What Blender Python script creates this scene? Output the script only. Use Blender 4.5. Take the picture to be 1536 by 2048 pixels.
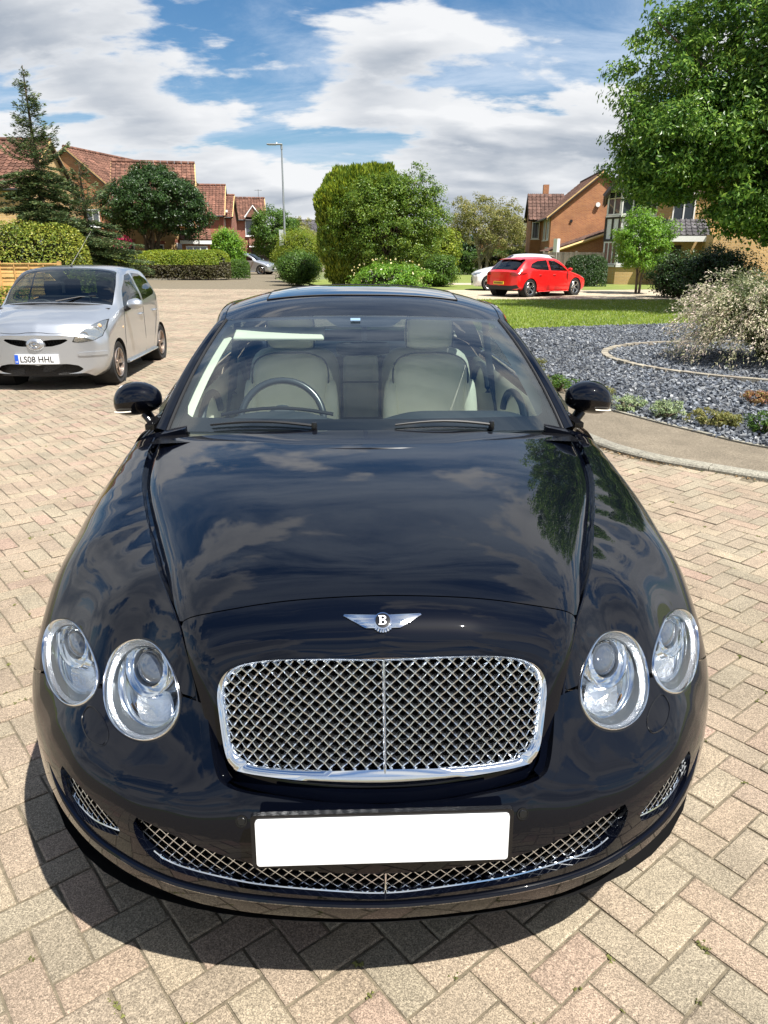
import bpy, math, random, time
import numpy as np
from mathutils import Vector, Matrix
T0=time.time()
R=math.radians; PI=math.pi
scene=bpy.context.scene
for o in list(bpy.data.objects): bpy.data.objects.remove(o)
# ---------------- camera
EYE=1.65
cd=bpy.data.cameras.new("camera"); cam=bpy.data.objects.new("camera",cd); scene.collection.objects.link(cam); scene.camera=cam
cd.sensor_fit='VERTICAL'; cd.sensor_height=24.0; cd.lens=1479/2048*24.0; cd.clip_start=.05; cd.clip_end=3000
PITCH=math.atan((1024-505)/1479)
cam.location=(0,0,EYE)
cam.rotation_mode='QUATERNION'
cam.rotation_quaternion=(Matrix.Rotation(PI/2-PITCH,3,'X')@Matrix.Rotation(R(0.3),3,'Z')).to_quaternion()
# ---------------- light
SUN_TO=Vector((.38,-.40,1.0)).normalized()      # towards the sun: behind the camera, to the right
SUN_EL=math.asin(SUN_TO.z)
ld=bpy.data.lights.new("sun",'SUN'); ld.energy=5.0; ld.angle=R(.53); ld.color=(1,.955,.88)
sun=bpy.data.objects.new("sun",ld); scene.collection.objects.link(sun)
sun.rotation_mode='QUATERNION'; sun.rotation_quaternion=SUN_TO.to_track_quat('Z','Y')
sun.location=(4,-4,12)
scene.view_settings.view_transform='Standard'; scene.view_settings.look='None'
scene.view_settings.gamma=1; scene.view_settings.use_curve_mapping=False
scene.view_settings.exposure=1.0
# ---------------- sky with clouds
wd=bpy.data.worlds.new("World"); scene.world=wd; wd.use_nodes=True
def sky_world():
    nt=wd.node_tree; nt.nodes.clear(); N=nt.nodes.new; L=nt.links.new
    out=N('ShaderNodeOutputWorld'); bg=N('ShaderNodeBackground'); bg.inputs[1].default_value=.071
    sky=N('ShaderNodeTexSky'); sky.sky_type='NISHITA'; sky.sun_disc=False
    sky.sun_elevation=SUN_EL; sky.sun_rotation=math.atan2(SUN_TO.x,SUN_TO.y)
    sky.altitude=50; sky.air_density=1.0; sky.dust_density=.6; sky.ozone_density=2.2
    hs=N('ShaderNodeHueSaturation'); hs.inputs['Saturation'].default_value=1.3; hs.inputs['Value'].default_value=.82; L(sky.outputs[0],hs.inputs['Color'])
    tc=N('ShaderNodeTexCoord'); sp=N('ShaderNodeSeparateXYZ'); L(tc.outputs['Generated'],sp.inputs[0])
    def M(op,a,b=None,c=None,clamp=False):
        n=N('ShaderNodeMath'); n.operation=op; n.use_clamp=clamp
        for i,x in enumerate((a,b,c)):
            if x is None: continue
            if isinstance(x,(int,float)): n.inputs[i].default_value=x
            else: L(x,n.inputs[i])
        return n.outputs[0]
    z=M('MAXIMUM',sp.outputs[2],0.0); zz=M('ADD',z,.32)
    px=M('DIVIDE',sp.outputs[0],zz); py=M('DIVIDE',sp.outputs[1],zz)
    def noise(sx,sy,ox,oy,det,rough,dist=0.0,w=0.0):
        cb=N('ShaderNodeCombineXYZ'); L(M('MULTIPLY_ADD',px,sx,ox),cb.inputs[0]); L(M('MULTIPLY_ADD',py,sy,oy),cb.inputs[1]); cb.inputs[2].default_value=w
        n=N('ShaderNodeTexNoise'); n.inputs['Scale'].default_value=1; n.inputs['Detail'].default_value=det; n.inputs['Roughness'].default_value=rough; n.inputs['Distortion'].default_value=dist
        L(cb.outputs[0],n.inputs['Vector']); return n.outputs['Fac']
    def ramp(x,a,b):
        n=N('ShaderNodeMapRange'); n.interpolation_type='SMOOTHSTEP'; n.inputs[1].default_value=a; n.inputs[2].default_value=b; L(x,n.inputs[0]); return n.outputs[0]
    # cumulus layer: the same field sampled a little further off gives the shaded undersides
    CX,CY=CLOUD_OFF
    d1=noise(1.75,3.1,CX,CY,12,.56,.12)
    d2=noise(1.75,3.1,CX+.05,CY-.16,12,.50,.12)      # the same field a little higher up: gives the light side
    d3=noise(1.75,3.1,CX+.02,CY-.46,4,.45,.12)       # and much higher up: gives the grey undersides
    big=noise(.6,1.0,BIGX,BIGY,3,.5)
    dd=M('MULTIPLY_ADD',big,.60,M('SUBTRACT',d1,.30))
    lowz=ramp(z,.14,.03)
    dd=M('MULTIPLY_ADD',lowz,.11,dd)
    dd=M('MULTIPLY_ADD',ramp(z,.48,.85),-.15,dd)          # the cover thins overhead
    cov=ramp(dd,COV0,COV0+.065)
    under=ramp(M('MULTIPLY_ADD',big,.60,M('SUBTRACT',d3,.30)),COV0-.08,COV0+.24); core=ramp(dd,COV0+.0,COV0+.16)
    relief=M('MULTIPLY_ADD',M('SUBTRACT',d1,d2),-3.4,.16)
    thick=M('MULTIPLY',M('MULTIPLY_ADD',ramp(z,.15,.03),-.35,1.0),M('ADD',M('MULTIPLY',under,M('MULTIPLY_ADD',core,.62,.12)),M('MULTIPLY',relief,core)),clamp=True)
    # high thin cirrus streaks
    ci=noise(.8,2.6,11.3,2.2,10,.66,.9)
    ci2=M('MULTIPLY',ramp(ci,.38,.66),.80)
    lit=N('ShaderNodeMix'); lit.data_type='RGBA'; L(thick,lit.inputs[0])
    lit.inputs[6].default_value=(6.5,6.6,6.75,1); lit.inputs[7].default_value=(2.75,3.15,3.75,1)
    m1=N('ShaderNodeMix'); m1.data_type='RGBA'; L(ci2,m1.inputs[0]); L(hs.outputs[0],m1.inputs[6]); m1.inputs[7].default_value=(4.6,5.4,6.5,1)
    m2=N('ShaderNodeMix'); m2.data_type='RGBA'; L(cov,m2.inputs[0]); L(m1.outputs[2],m2.inputs[6]); L(lit.outputs[2],m2.inputs[7])
    L(m2.outputs[2],bg.inputs[0]); L(bg.outputs[0],out.inputs[0])
CLOUD_OFF=(12.7,8.8); BIGX,BIGY=5.5,2.2; COV0=.437
sky_world()
scene.cycles.use_denoising=True
try: scene.cycles.denoiser='OPENIMAGEDENOISE'
except Exception: pass
scene.cycles.max_bounces=10; scene.cycles.transparent_max_bounces=24; scene.cycles.glossy_bounces=5
scene.cycles.diffuse_bounces=3; scene.cycles.caustics_reflective=False; scene.cycles.caustics_refractive=False

# ---------------- helpers
MAT={}
def mat(name,col=(.5,.5,.5),rough=.5,metal=0,spec=.5,coat=0,coatr=.03,var=0,scale=8,bump=0,bscale=40,col2=None,sss=0,trans=0,detail=4,obj=True,emit=None,vary=0):
    """procedural principled material: two-tone noise colour, optional fine bump, optional per-object tint"""
    if name in MAT: return MAT[name]
    m=bpy.data.materials.new(name); m.use_nodes=True; nt=m.node_tree; N=nt.nodes.new; L=nt.links.new
    b=nt.nodes['Principled BSDF']
    b.inputs['Base Color'].default_value=(*col,1); b.inputs['Roughness'].default_value=rough; b.inputs['Metallic'].default_value=metal
    b.inputs['Specular IOR Level'].default_value=spec; b.inputs['Coat Weight'].default_value=coat; b.inputs['Coat Roughness'].default_value=coatr
    if trans: b.inputs['Transmission Weight'].default_value=trans
    if emit: b.inputs['Emission Color'].default_value=(*emit,1); b.inputs['Emission Strength'].default_value=1
    src=None
    if var or col2 or bump: 
        tc=N('ShaderNodeTexCoord'); 
        vec=tc.outputs['Object'] if obj else tc.outputs['Generated']
    if var or col2:
        n=N('ShaderNodeTexNoise'); n.inputs['Scale'].default_value=scale; n.inputs['Detail'].default_value=detail; L(vec,n.inputs['Vector'])
        mr=N('ShaderNodeMapRange'); mr.inputs[1].default_value=.32; mr.inputs[2].default_value=.68; L(n.outputs['Fac'],mr.inputs[0])
        mx=N('ShaderNodeMix'); mx.data_type='RGBA'
        c2=col2 if col2 else tuple(min(1,c*(1+var)) for c in col); c1=col if col2 else tuple(c*(1-var) for c in col)
        mx.inputs[6].default_value=(*c1,1); mx.inputs[7].default_value=(*c2,1); L(mr.outputs[0],mx.inputs[0]); src=mx.outputs[2]
    if vary:
        oi=N('ShaderNodeObjectInfo'); h=N('ShaderNodeHueSaturation'); mr2=N('ShaderNodeMapRange'); mr2.inputs[3].default_value=1-vary; mr2.inputs[4].default_value=1+vary
        L(oi.outputs['Random'],mr2.inputs[0]); L(mr2.outputs[0],h.inputs['Value'])
        if src: L(src,h.inputs['Color'])
        else: h.inputs['Color'].default_value=(*col,1)
        src=h.outputs[0]
    if src: L(src,b.inputs['Base Color'])
    if bump:
        n=N('ShaderNodeTexNoise'); n.inputs['Scale'].default_value=bscale; n.inputs['Detail'].default_value=5; L(vec,n.inputs['Vector'])
        bp=N('ShaderNodeBump'); bp.inputs['Strength'].default_value=bump; bp.inputs['Distance'].default_value=.01; L(n.outputs['Fac'],bp.inputs['Height']); L(bp.outputs[0],b.inputs['Normal'])
    MAT[name]=m; return m
def glass(name,tint=(.8,.9,.87),refl=1.0,rough=.0):
    """thin pane: tinted see-through mixed with mirror reflection by Fresnel"""
    if name in MAT: return MAT[name]
    m=bpy.data.materials.new(name); m.use_nodes=True; nt=m.node_tree; nt.nodes.clear(); N=nt.nodes.new; L=nt.links.new
    o=N('ShaderNodeOutputMaterial'); mx=N('ShaderNodeMixShader'); t=N('ShaderNodeBsdfTransparent'); t.inputs[0].default_value=(*tint,1)
    gl=N('ShaderNodeBsdfGlossy'); gl.inputs['Roughness'].default_value=rough; fr=N('ShaderNodeFresnel'); fr.inputs[0].default_value=1.55
    ge=N('ShaderNodeNewGeometry'); io=N('ShaderNodeMapRange'); io.inputs[3].default_value=1.55; io.inputs[4].default_value=1/1.55; L(ge.outputs['Backfacing'],io.inputs[0]); L(io.outputs[0],fr.inputs[0])
    k=N('ShaderNodeMath'); k.operation='MULTIPLY'; k.inputs[1].default_value=refl; k.use_clamp=True
    L(fr.outputs[0],k.inputs[0]); L(k.outputs[0],mx.inputs[0]); L(t.outputs[0],mx.inputs[1]); L(gl.outputs[0],mx.inputs[2]); L(mx.outputs[0],o.inputs[0])
    MAT[name]=m; return m
COL=scene.collection
def tag(o,label=None,cat=None,group=None,kind=None):
    if label: o['label']=label
    if cat: o['category']=cat
    if group: o['group']=group
    if kind: o['kind']=kind
    return o
def empty(name,loc=(0,0,0),rz=0,label=None,cat=None,group=None):
    o=bpy.data.objects.new(name,None); COL.objects.link(o); o.location=loc; o.rotation_euler=(0,0,rz); o.empty_display_size=.2
    return tag(o,label,cat,group)
def link(name,me,parent=None,m=None):
    if m is not None and not me.materials: me.materials.append(m)
    o=bpy.data.objects.new(name,me); COL.objects.link(o)
    if parent is not None: o.parent=parent
    return o
def copy_tree(o,parent=None):
    c=o.copy(); COL.objects.link(c)
    if parent is not None: c.parent=parent
    for ch in list(o.children): copy_tree(ch,c)
    return c
def raw_mesh(name,V,Fc,m=None,smooth=False):
    """fast mesh from arrays: V (n,3), Fc (m,k) all faces with k corners"""
    V=np.asarray(V,np.float32); Fc=np.asarray(Fc,np.int32); k=Fc.shape[1]
    me=bpy.data.meshes.new(name); me.vertices.add(len(V)); me.vertices.foreach_set('co',V.ravel())
    me.loops.add(Fc.size); me.loops.foreach_set('vertex_index',Fc.ravel()); me.polygons.add(len(Fc))
    me.polygons.foreach_set('loop_start',np.arange(0,Fc.size,k,dtype=np.int32))
    me.update(calc_edges=True)
    me.polygons.foreach_set('use_smooth',np.full(len(Fc),smooth))
    if m is not None: me.materials.append(m)
    return me
class MB:
    def __init__(s): s.v=[]; s.f=[]
    def add(s,V,Fs):
        n=len(s.v); s.v.extend([tuple(map(float,p)) for p in V]); s.f.extend([tuple(i+n for i in f) for f in Fs]); return s
    def box(s,x0,x1,y0,y1,z0,z1,M=None):
        V=[Vector(p) for p in ((x0,y0,z0),(x1,y0,z0),(x1,y1,z0),(x0,y1,z0),(x0,y0,z1),(x1,y0,z1),(x1,y1,z1),(x0,y1,z1))]
        if M is not None: V=[M@p for p in V]
        return s.add(V,[(0,3,2,1),(4,5,6,7),(0,1,5,4),(1,2,6,5),(2,3,7,6),(3,0,4,7)])
    def prism(s,poly,h,M=None,base=0.0):
        n=len(poly); V=[Vector((x,y,base)) for x,y in poly]+[Vector((x,y,base+h)) for x,y in poly]
        if M is not None: V=[M@p for p in V]
        return s.add(V,[tuple(range(n-1,-1,-1)),tuple(range(n,2*n))]+[(i,(i+1)%n,n+(i+1)%n,n+i) for i in range(n)])
    def tube(s,path,r,n=8,closed=False,cap=True,flat=1.0,up=None):
        P=[Vector(p) for p in path]; m=len(P); rings=[]
        for i,p in enumerate(P):
            a=P[i-1] if (i>0 or closed) else p; b=P[(i+1)%m] if (i<m-1 or closed) else p
            t=(b-a).normalized() if (b-a).length>1e-9 else Vector((0,0,1))
            u=Vector(up) if up else (Vector((0,0,1)) if abs(t.z)<.9 else Vector((0,1,0)))
            sx=t.cross(u).normalized(); sy=sx.cross(t).normalized(); rr=r[i] if hasattr(r,'__len__') else r
            rings.append([p+sx*math.cos(2*PI*k/n)*rr+sy*math.sin(2*PI*k/n)*rr*flat for k in range(n)])
        V=[q for rg in rings for q in rg]; Fs=[]
        for i in range(m if closed else m-1):
            j=(i+1)%m
            for k in range(n): Fs.append((i*n+k,j*n+k,j*n+(k+1)%n,i*n+(k+1)%n))
        if cap and not closed: Fs+= [tuple(range(n))[::-1],tuple((m-1)*n+k for k in range(n))]
        return s.add(V,Fs)
    def lathe(s,prof,n=24,M=None,close=False):
        V=[];Fs=[];m=len(prof)
        for i in range(n):
            a=2*PI*i/n
            for r,z in prof: V.append(Vector((r*math.cos(a),r*math.sin(a),z)))
        if M is not None: V=[M@p for p in V]
        for i in range(n):
            j=(i+1)%n
            for k in range(m-1 if not close else m): 
                k2=(k+1)%m; Fs.append((i*m+k,j*m+k,j*m+k2,i*m+k2))
        return s.add(V,Fs)
    def grid(s,G,close_u=False):
        nu=len(G);nv=len(G[0]);V=[p for row in G for p in row];Fs=[]
        for i in range(nu if close_u else nu-1):
            j=(i+1)%nu
            for k in range(nv-1): Fs.append((i*nv+k,j*nv+k,j*nv+k+1,i*nv+k+1))
        return s.add(V,Fs)
    def mesh(s,name,m,smooth=None):
        me=bpy.data.meshes.new(name); me.from_pydata(s.v,[],s.f); me.validate(); me.materials.append(m) if m else None
        if smooth is not None:
            me.shade_smooth(); me.set_sharp_from_angle(angle=R(smooth))
        return me
    def build(s,name,m,parent=None,smooth=35,loc=None):
        o=link(name,s.mesh(name,m,smooth),parent)
        if loc is not None: o.location=loc
        return o
def fix_normals(o):
    import bmesh
    bm=bmesh.new(); bm.from_mesh(o.data); bmesh.ops.recalc_face_normals(bm,faces=bm.faces); bm.to_mesh(o.data); bm.free(); return o
def bevel(o,w=.003,seg=2,ang=40):
    md=o.modifiers.new('bevel','BEVEL'); md.width=w; md.segments=seg; md.limit_method='ANGLE'; md.angle_limit=R(ang); return o
def spl(P,n,closed=False):
    """natural/periodic-like Catmull-Rom through points"""
    P=np.array(P,float); out=[]; m=len(P); seg=m if closed else m-1
    for i in range(seg):
        if closed: p0,p1,p2,p3=P[(i-1)%m],P[i],P[(i+1)%m],P[(i+2)%m]
        else: p1,p2=P[i],P[i+1]; p0=P[i-1] if i>0 else 2*p1-p2; p3=P[i+2] if i<m-2 else 2*p2-p1
        for k in range(n):
            t=k/n; out.append(.5*((2*p1)+(-p0+p2)*t+(2*p0-5*p1+4*p2-p3)*t*t+(-p0+3*p1-3*p2+p3)*t**3))
    if not closed: out.append(P[-1])
    return np.array(out)
def cubic(x,Y,xn):
    """natural cubic spline, Y (n,...) at knots x, evaluated at xn"""
    x=np.array(x,float); Y=np.array(Y,float); n=len(x); h=np.diff(x); A=np.eye(n); sh=Y.shape; Y2=Y.reshape(n,-1); B=np.zeros_like(Y2)
    for i in range(1,n-1):
        A[i,i-1]=h[i-1];A[i,i]=2*(h[i-1]+h[i]);A[i,i+1]=h[i];B[i]=6*((Y2[i+1]-Y2[i])/h[i]-(Y2[i]-Y2[i-1])/h[i-1])
    m=np.linalg.solve(A,B); xn=np.array(xn,float); i=np.clip(np.searchsorted(x,xn)-1,0,n-2); H=h[i][:,None]; a=((x[i+1]-xn))[:,None]; b=((xn-x[i]))[:,None]
    o=m[i]*a**3/(6*H)+m[i+1]*b**3/(6*H)+(Y2[i]/H-m[i]*H/6)*a+(Y2[i+1]/H-m[i+1]*H/6)*b
    return o.reshape((len(xn),)+sh[1:])
def lattice(G,ku,kv,nu,nv):
    """tensor cubic spline through a grid of points"""
    G=np.array(G,float); U=cubic(ku,G,np.linspace(ku[0],ku[-1],nu) if isinstance(nu,int) else nu)
    V=cubic(kv,U.transpose(1,0,2),np.linspace(kv[0],kv[-1],nv) if isinstance(nv,int) else nv)
    return V.transpose(1,0,2)
def polysd(q,poly):
    """signed distance to polygon, positive inside"""
    poly=np.asarray(poly,float); n=len(poly); best=np.full(len(q),1e9); ins=np.zeros(len(q),bool)
    for i in range(n):
        a=poly[i];b=poly[(i+1)%n];e=b-a;w=q-a
        L2=max((e**2).sum(),1e-18)
        t=np.clip((w@e)/L2,0,1); d=np.sqrt(((w-t[:,None]*e)**2).sum(1)); best=np.minimum(best,d)
        c=((a[1]<=q[:,1])&(b[1]>q[:,1]))|((b[1]<=q[:,1])&(a[1]>q[:,1]))
        with np.errstate(divide='ignore',invalid='ignore'):
            xx=a[0]+(q[:,1]-a[1])*e[0]/(e[1] if abs(e[1])>1e-15 else 1e-15)
        ins^=c&(q[:,0]<xx)
    return np.where(ins,best,-best)
# ================= ground, paving, kerbs, slate, lawn =================
rng=np.random.default_rng(7)
def sheet(name,pts,z,m,kind='structure'):
    me=bpy.data.meshes.new(name); me.from_pydata([(x,y,z) for x,y in pts],[],[tuple(range(len(pts)))]); me.materials.append(m)
    return tag(link(name,me),kind=kind)
def inside(P,poly): return polysd(np.asarray(P,float),np.asarray(poly,float))>0
KERB=spl([(9,3.2),(6.2,4.15),(4.5,4.82),(3.6,5.15),(2.96,5.47),(2.56,5.77),(2.24,6.04),(1.95,6.5),(1.74,7.3),(1.62,8.5),(1.5,12),(1.35,18),(1.0,25),(.6,28.6)],5)
BORD=spl([(9.6,4.4),(6.6,5.2),(5.0,5.72),(4.1,5.95),(3.39,6.34),(2.98,6.98),(2.70,7.5),(2.36,8.32),(2.22,9.6),(2.15,12),(2.05,16.6)],5)
def stone(name,cols,speck,scale,rough=.9,bump=.5):
    """weathered stone: per-piece tone, mottling and fine aggregate"""
    m=bpy.data.materials.new(name); m.use_nodes=True; nt=m.node_tree; N=nt.nodes.new; L=nt.links.new; b=nt.nodes['Principled BSDF']
    b.inputs['Roughness'].default_value=rough; b.inputs['Specular IOR Level'].default_value=.25
    ge=N('ShaderNodeNewGeometry'); oi=N('ShaderNodeObjectInfo'); a=N('ShaderNodeMath'); a.operation='ADD'; L(ge.outputs['Random Per Island'],a.inputs[0]); L(oi.outputs['Random'],a.inputs[1]); fr=N('ShaderNodeMath'); fr.operation='FRACT'; L(a.outputs[0],fr.inputs[0])
    cr=N('ShaderNodeValToRGB'); cr.color_ramp.interpolation='LINEAR'; e=cr.color_ramp.elements
    for i,c in enumerate(cols):
        if i<2: e[i].position=i/(len(cols)-1); e[i].color=(*c,1)
        else: k=e.new(i/(len(cols)-1)); k.color=(*c,1)
    for i,c in enumerate(cols): e[i].position=i/(len(cols)-1); e[i].color=(*c,1)
    L(fr.outputs[0],cr.inputs[0])
    pos=ge.outputs['Position']
    n1=N('ShaderNodeTexNoise'); n1.inputs['Scale'].default_value=scale; n1.inputs['Detail'].default_value=3; n1.inputs['Roughness'].default_value=.7; L(pos,n1.inputs['Vector'])
    n2=N('ShaderNodeTexNoise'); n2.inputs['Scale'].default_value=3.2; n2.inputs['Detail'].default_value=5; L(pos,n2.inputs['Vector'])
    mr=N('ShaderNodeMapRange'); mr.inputs[1].default_value=.36; mr.inputs[2].default_value=.64; mr.inputs[3].default_value=speck[0]; mr.inputs[4].default_value=speck[1]; L(n1.outputs['Fac'],mr.inputs[0])
    mr2=N('ShaderNodeMapRange'); mr2.inputs[1].default_value=.3; mr2.inputs[2].default_value=.7; mr2.inputs[3].default_value=.84; mr2.inputs[4].default_value=1.12; L(n2.outputs['Fac'],mr2.inputs[0])
    # sparse pale and dark stones
    v=N('ShaderNodeTexVoronoi'); v.inputs['Scale'].default_value=scale*.75; L(pos,v.inputs['Vector']); sx=N('ShaderNodeSeparateColor'); L(v.outputs['Color'],sx.inputs[0])
    mv=N('ShaderNodeMapRange'); mv.inputs[1].default_value=.0; mv.inputs[2].default_value=1; mv.inputs[3].default_value=.72; mv.inputs[4].default_value=1.30; L(sx.outputs[0],mv.inputs[0])
    q1=N('ShaderNodeMath'); q1.operation='MULTIPLY'; L(mr.outputs[0],q1.inputs[0]); L(mr2.outputs[0],q1.inputs[1]); n3=N('ShaderNodeTexNoise'); n3.inputs['Scale'].default_value=.55; n3.inputs['Detail'].default_value=4; n3.inputs['Roughness'].default_value=.65; L(pos,n3.inputs['Vector']); mr3=N('ShaderNodeMapRange'); mr3.inputs[1].default_value=.35; mr3.inputs[2].default_value=.6; mr3.inputs[3].default_value=.80; mr3.inputs[4].default_value=1.06; L(n3.outputs['Fac'],mr3.inputs[0]); q0=N('ShaderNodeMath'); q0.operation='MULTIPLY'; L(q1.outputs[0],q0.inputs[0]); L(mr3.outputs[0],q0.inputs[1])
    q2=N('ShaderNodeMath'); q2.operation='MULTIPLY'; L(q0.outputs[0],q2.inputs[0]); L(mv.outputs[0],q2.inputs[1])
    vm=N('ShaderNodeVectorMath'); vm.operation='SCALE'; L(cr.outputs[0],vm.inputs[0]); L(q2.outputs[0],vm.inputs['Scale'])
    L(vm.outputs[0],b.inputs['Base Color'])
    bp=N('ShaderNodeBump'); bp.inputs['Strength'].default_value=bump; bp.inputs['Distance'].default_value=.004; L(n1.outputs['Fac'],bp.inputs['Height']); L(bp.outputs[0],b.inputs['Normal'])
    return m
PAVE=stone('paver_stone',[(.272,.222,.160),(.285,.216,.162),(.252,.217,.160),(.295,.245,.176),(.276,.218,.162),(.243,.211,.155),(.288,.206,.160)],(.50,1.5),300)
TARMAC=stone('tarmac',[(.160,.135,.100),(.170,.142,.105)],(.55,1.5),150)
CONC=stone('kerb_concrete',[(.21,.20,.165),(.25,.235,.19),(.19,.18,.155)],(.8,1.2),120)
SAND=mat('joint_sand',(.15,.125,.085),.95,var=.35,scale=30,bump=.6,bscale=200)
SOIL=mat('soil',(.10,.075,.05),.95,var=.4,scale=12,bump=.8,bscale=60)
GRASSB=mat('turf',(.11,.16,.025),.95,col2=(.20,.23,.05),scale=1.2,bump=.5,bscale=80)
def build_ground():
    sheet('ground',[(-400,-60),(400,-60),(400,700),(-400,700)],-.05,mat('far_ground',(.10,.13,.045),.95,col2=(.16,.17,.07),scale=.2))
    road=[tuple(p) for p in KERB[::-1]]+[(14,1.5),(14,-8),(-26,-8),(-26,22),(-17,36),(-19,47),(-24,58),(-12,70),(-6,70),(-7.5,52),(-5.5,44),(-3.2,38),(-.5,32)]
    ob=sheet('road',road,-.006,SAND)
    # herringbone blocks
    w=.1; ang=R(39.5); ca,sa=math.cos(ang),math.sin(ang); g=.0032; hp=.0
    ii=np.arange(-330,420); X,Y=np.meshgrid(ii,ii,indexing='ij'); s=(X-Y)%4
    hor=(s==0); ver=(s==3)
    cx=np.concatenate([X[hor]+1.0,X[ver]+.5])*w; cy=np.concatenate([Y[hor]+.5,Y[ver]+1.0])*w; isv=np.concatenate([np.zeros(hor.sum(),bool),np.ones(ver.sum(),bool)])
    wx=cx*ca-cy*sa+.014; wy=cx*sa+cy*ca+.006
    k=(wy>.2)&(wy<36)&(np.abs(wx+.0)<.60*wy+2.2)&(wx>-17)&(wx<9)
    k&=(wx**2+(wy)**2>.3)
    wx,wy,isv=wx[k],wy[k],isv[k]
    pk=np.stack([wx,wy],1); ok=polysd(pk,np.array(road))>.02
    wx,wy,isv=wx[ok],wy[ok],isv[ok]; n=len(wx)
    def meshv(c,isv,r1,r2,h):
        n=len(c); L2=np.where(isv,.05,.1)-g; W2=np.where(isv,.1,.05)-g; bv=.0045
        base=np.array([[-1,-1],[1,-1],[1,1],[-1,1]],float)
        low=base[None]*np.stack([L2,W2],1)[:,None]; top=base[None]*np.stack([L2-bv,W2-bv],1)[:,None]
        V=np.zeros((n,12,3)); V[:,0:4,:2]=low; V[:,0:4,2]=-.012; V[:,4:8,:2]=low; V[:,4:8,2]=-.003; V[:,8:12,:2]=top; V[:,8:12,2]=.0
        # slight chipping of corners
        V[:,4:12,:2]+=rng.normal(0,.0009,(n,8,2))
        t=rng.normal(0,.006,(n,2)); V[:,:,2]+=V[:,:,0]*t[:,None,0]+V[:,:,1]*t[:,None,1]+h[:,None]
        a=rng.normal(0,.006,n)
        ca_,sa_=np.cos(ang+a)[:,None],np.sin(ang+a)[:,None]; x=V[:,:,0]*ca_-V[:,:,1]*sa_; y=V[:,:,0]*sa_+V[:,:,1]*ca_
        V[:,:,0]=x+c[:,None,0]; V[:,:,1]=y+c[:,None,1]
        F0=np.array([[8,9,10,11]]+[[4+i,4+(i+1)%4,8+(i+1)%4,8+i] for i in range(4)]+[[i,(i+1)%4,4+(i+1)%4,4+i] for i in range(4)])
        return V,F0
    h=rng.normal(0,.0011,n); c=np.stack([wx,wy],1); V,F0=meshv(c,isv,0,0,h)
    # single blocks: those that show largest, outside the saloon's footprint
    vis=(np.abs(wx)<.54*wy+.35)&(wy>1.05)&~((np.abs(wx)<.9)&(wy>1.75)&(wy<6.2))
    score=np.where(vis,wy**2*1.0+wx**2,1e9); order=np.argsort(score); single=set(order[:300].tolist())
    rest=np.array([i for i in range(n) if i not in single])
    Vr=V[rest].reshape(-1,3); Fr=(F0[None,:5]+12*np.arange(len(rest))[:,None,None]).reshape(-1,4)
    me=raw_mesh('paving_blocks',Vr,Fr,PAVE); o=link('paving_blocks',me,ob); o['kind']='stuff'
    shared={}
    for i in sorted(single):
        key=(bool(isv[i]),i%9)
        if key not in shared:
            v=V[i].copy(); v[:,0]-=wx[i]; v[:,1]-=wy[i]; v[:,2]-=h[i]; shared[key]=raw_mesh('paver',v,F0,PAVE)
        p=link('paver',shared[key],ob); p.location=(wx[i],wy[i],h[i])
    # moss and grit in the joints
    mm=[];
    m=MB()
    for i in range(420):
        y=.9+8*rng.random()**1.6; x=(rng.random()*2-1)*(.56*y+.2); r=.004+.006*rng.random()
        if abs(x)<1.0 and 1.3<y<6: continue
        j=np.argmin((wx-x)**2+(wy-y)**2); dx,dy=(.1 if not isv[j] else .05),(.05 if not isv[j] else .1)
        lx,ly=(rng.choice([-dx,dx]),(rng.random()*2-1)*dy) if rng.random()<.5 else ((rng.random()*2-1)*dx,rng.choice([-dy,dy]))
        px=wx[j]+lx*ca-ly*sa; py=wy[j]+lx*sa+ly*ca
        for q in range(4):
            a=rng.random()*6.28; r_=r*(.5+rng.random()*.6); ox,oy=rng.normal(0,r,2)
            m.add([(px+ox+r_*math.cos(a+t),py+oy+r_*math.sin(a+t),-.001) for t in (0,2.1,4.2)]+[(px+ox,py+oy,.0015+r_*.4)],[(0,1,3),(1,2,3),(2,0,3)])
    tag(m.build('joint_moss',mat('moss',(.11,.115,.03),.9,var=.5,scale=3),None,smooth=None),kind='stuff')
    # kerb stones along the path: laid one by one
    kp=KERB; seg=np.linalg.norm(np.diff(kp,axis=0),axis=1); cs=np.concatenate([[0],np.cumsum(seg)]); tot=cs[-1]
    def at(s): return np.array([np.interp(s,cs,kp[:,0]),np.interp(s,cs,kp[:,1])])
    kr=tag(link('kerb',MB().box(0,.001,0,.001,-.2,-.19).mesh('kerb',CONC)),kind='structure')
    s=0
    while s<tot-.2:
        L_=.60 if s>2 else .9; m=MB(); G=[]
        for t in np.linspace(s+.004,min(s+L_,tot)-.004,7):
            p=at(t); d=at(min(t+.01,tot))-at(max(t-.01,0)); d/=np.linalg.norm(d); nrm=np.array([d[1],-d[0]])
            if (nrm@np.array([1,1]))<0: nrm=-nrm
            G.append([(*(p+nrm*a),z) for a,z in ((.0,-.02),(.0,.018),(.012,.032),(.03,.038),(.125,.040),(.125,-.02))])
        m.grid(G); m.add([G[0][i] for i in range(6)],[tuple(range(6))]); m.add([G[-1][i] for i in range(6)],[tuple(range(6))])
        m.build('kerb_stone',CONC,kr,smooth=30); s+=L_
    # gutter debris: dry leaves and soil against the kerb face
    m=MB()
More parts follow.
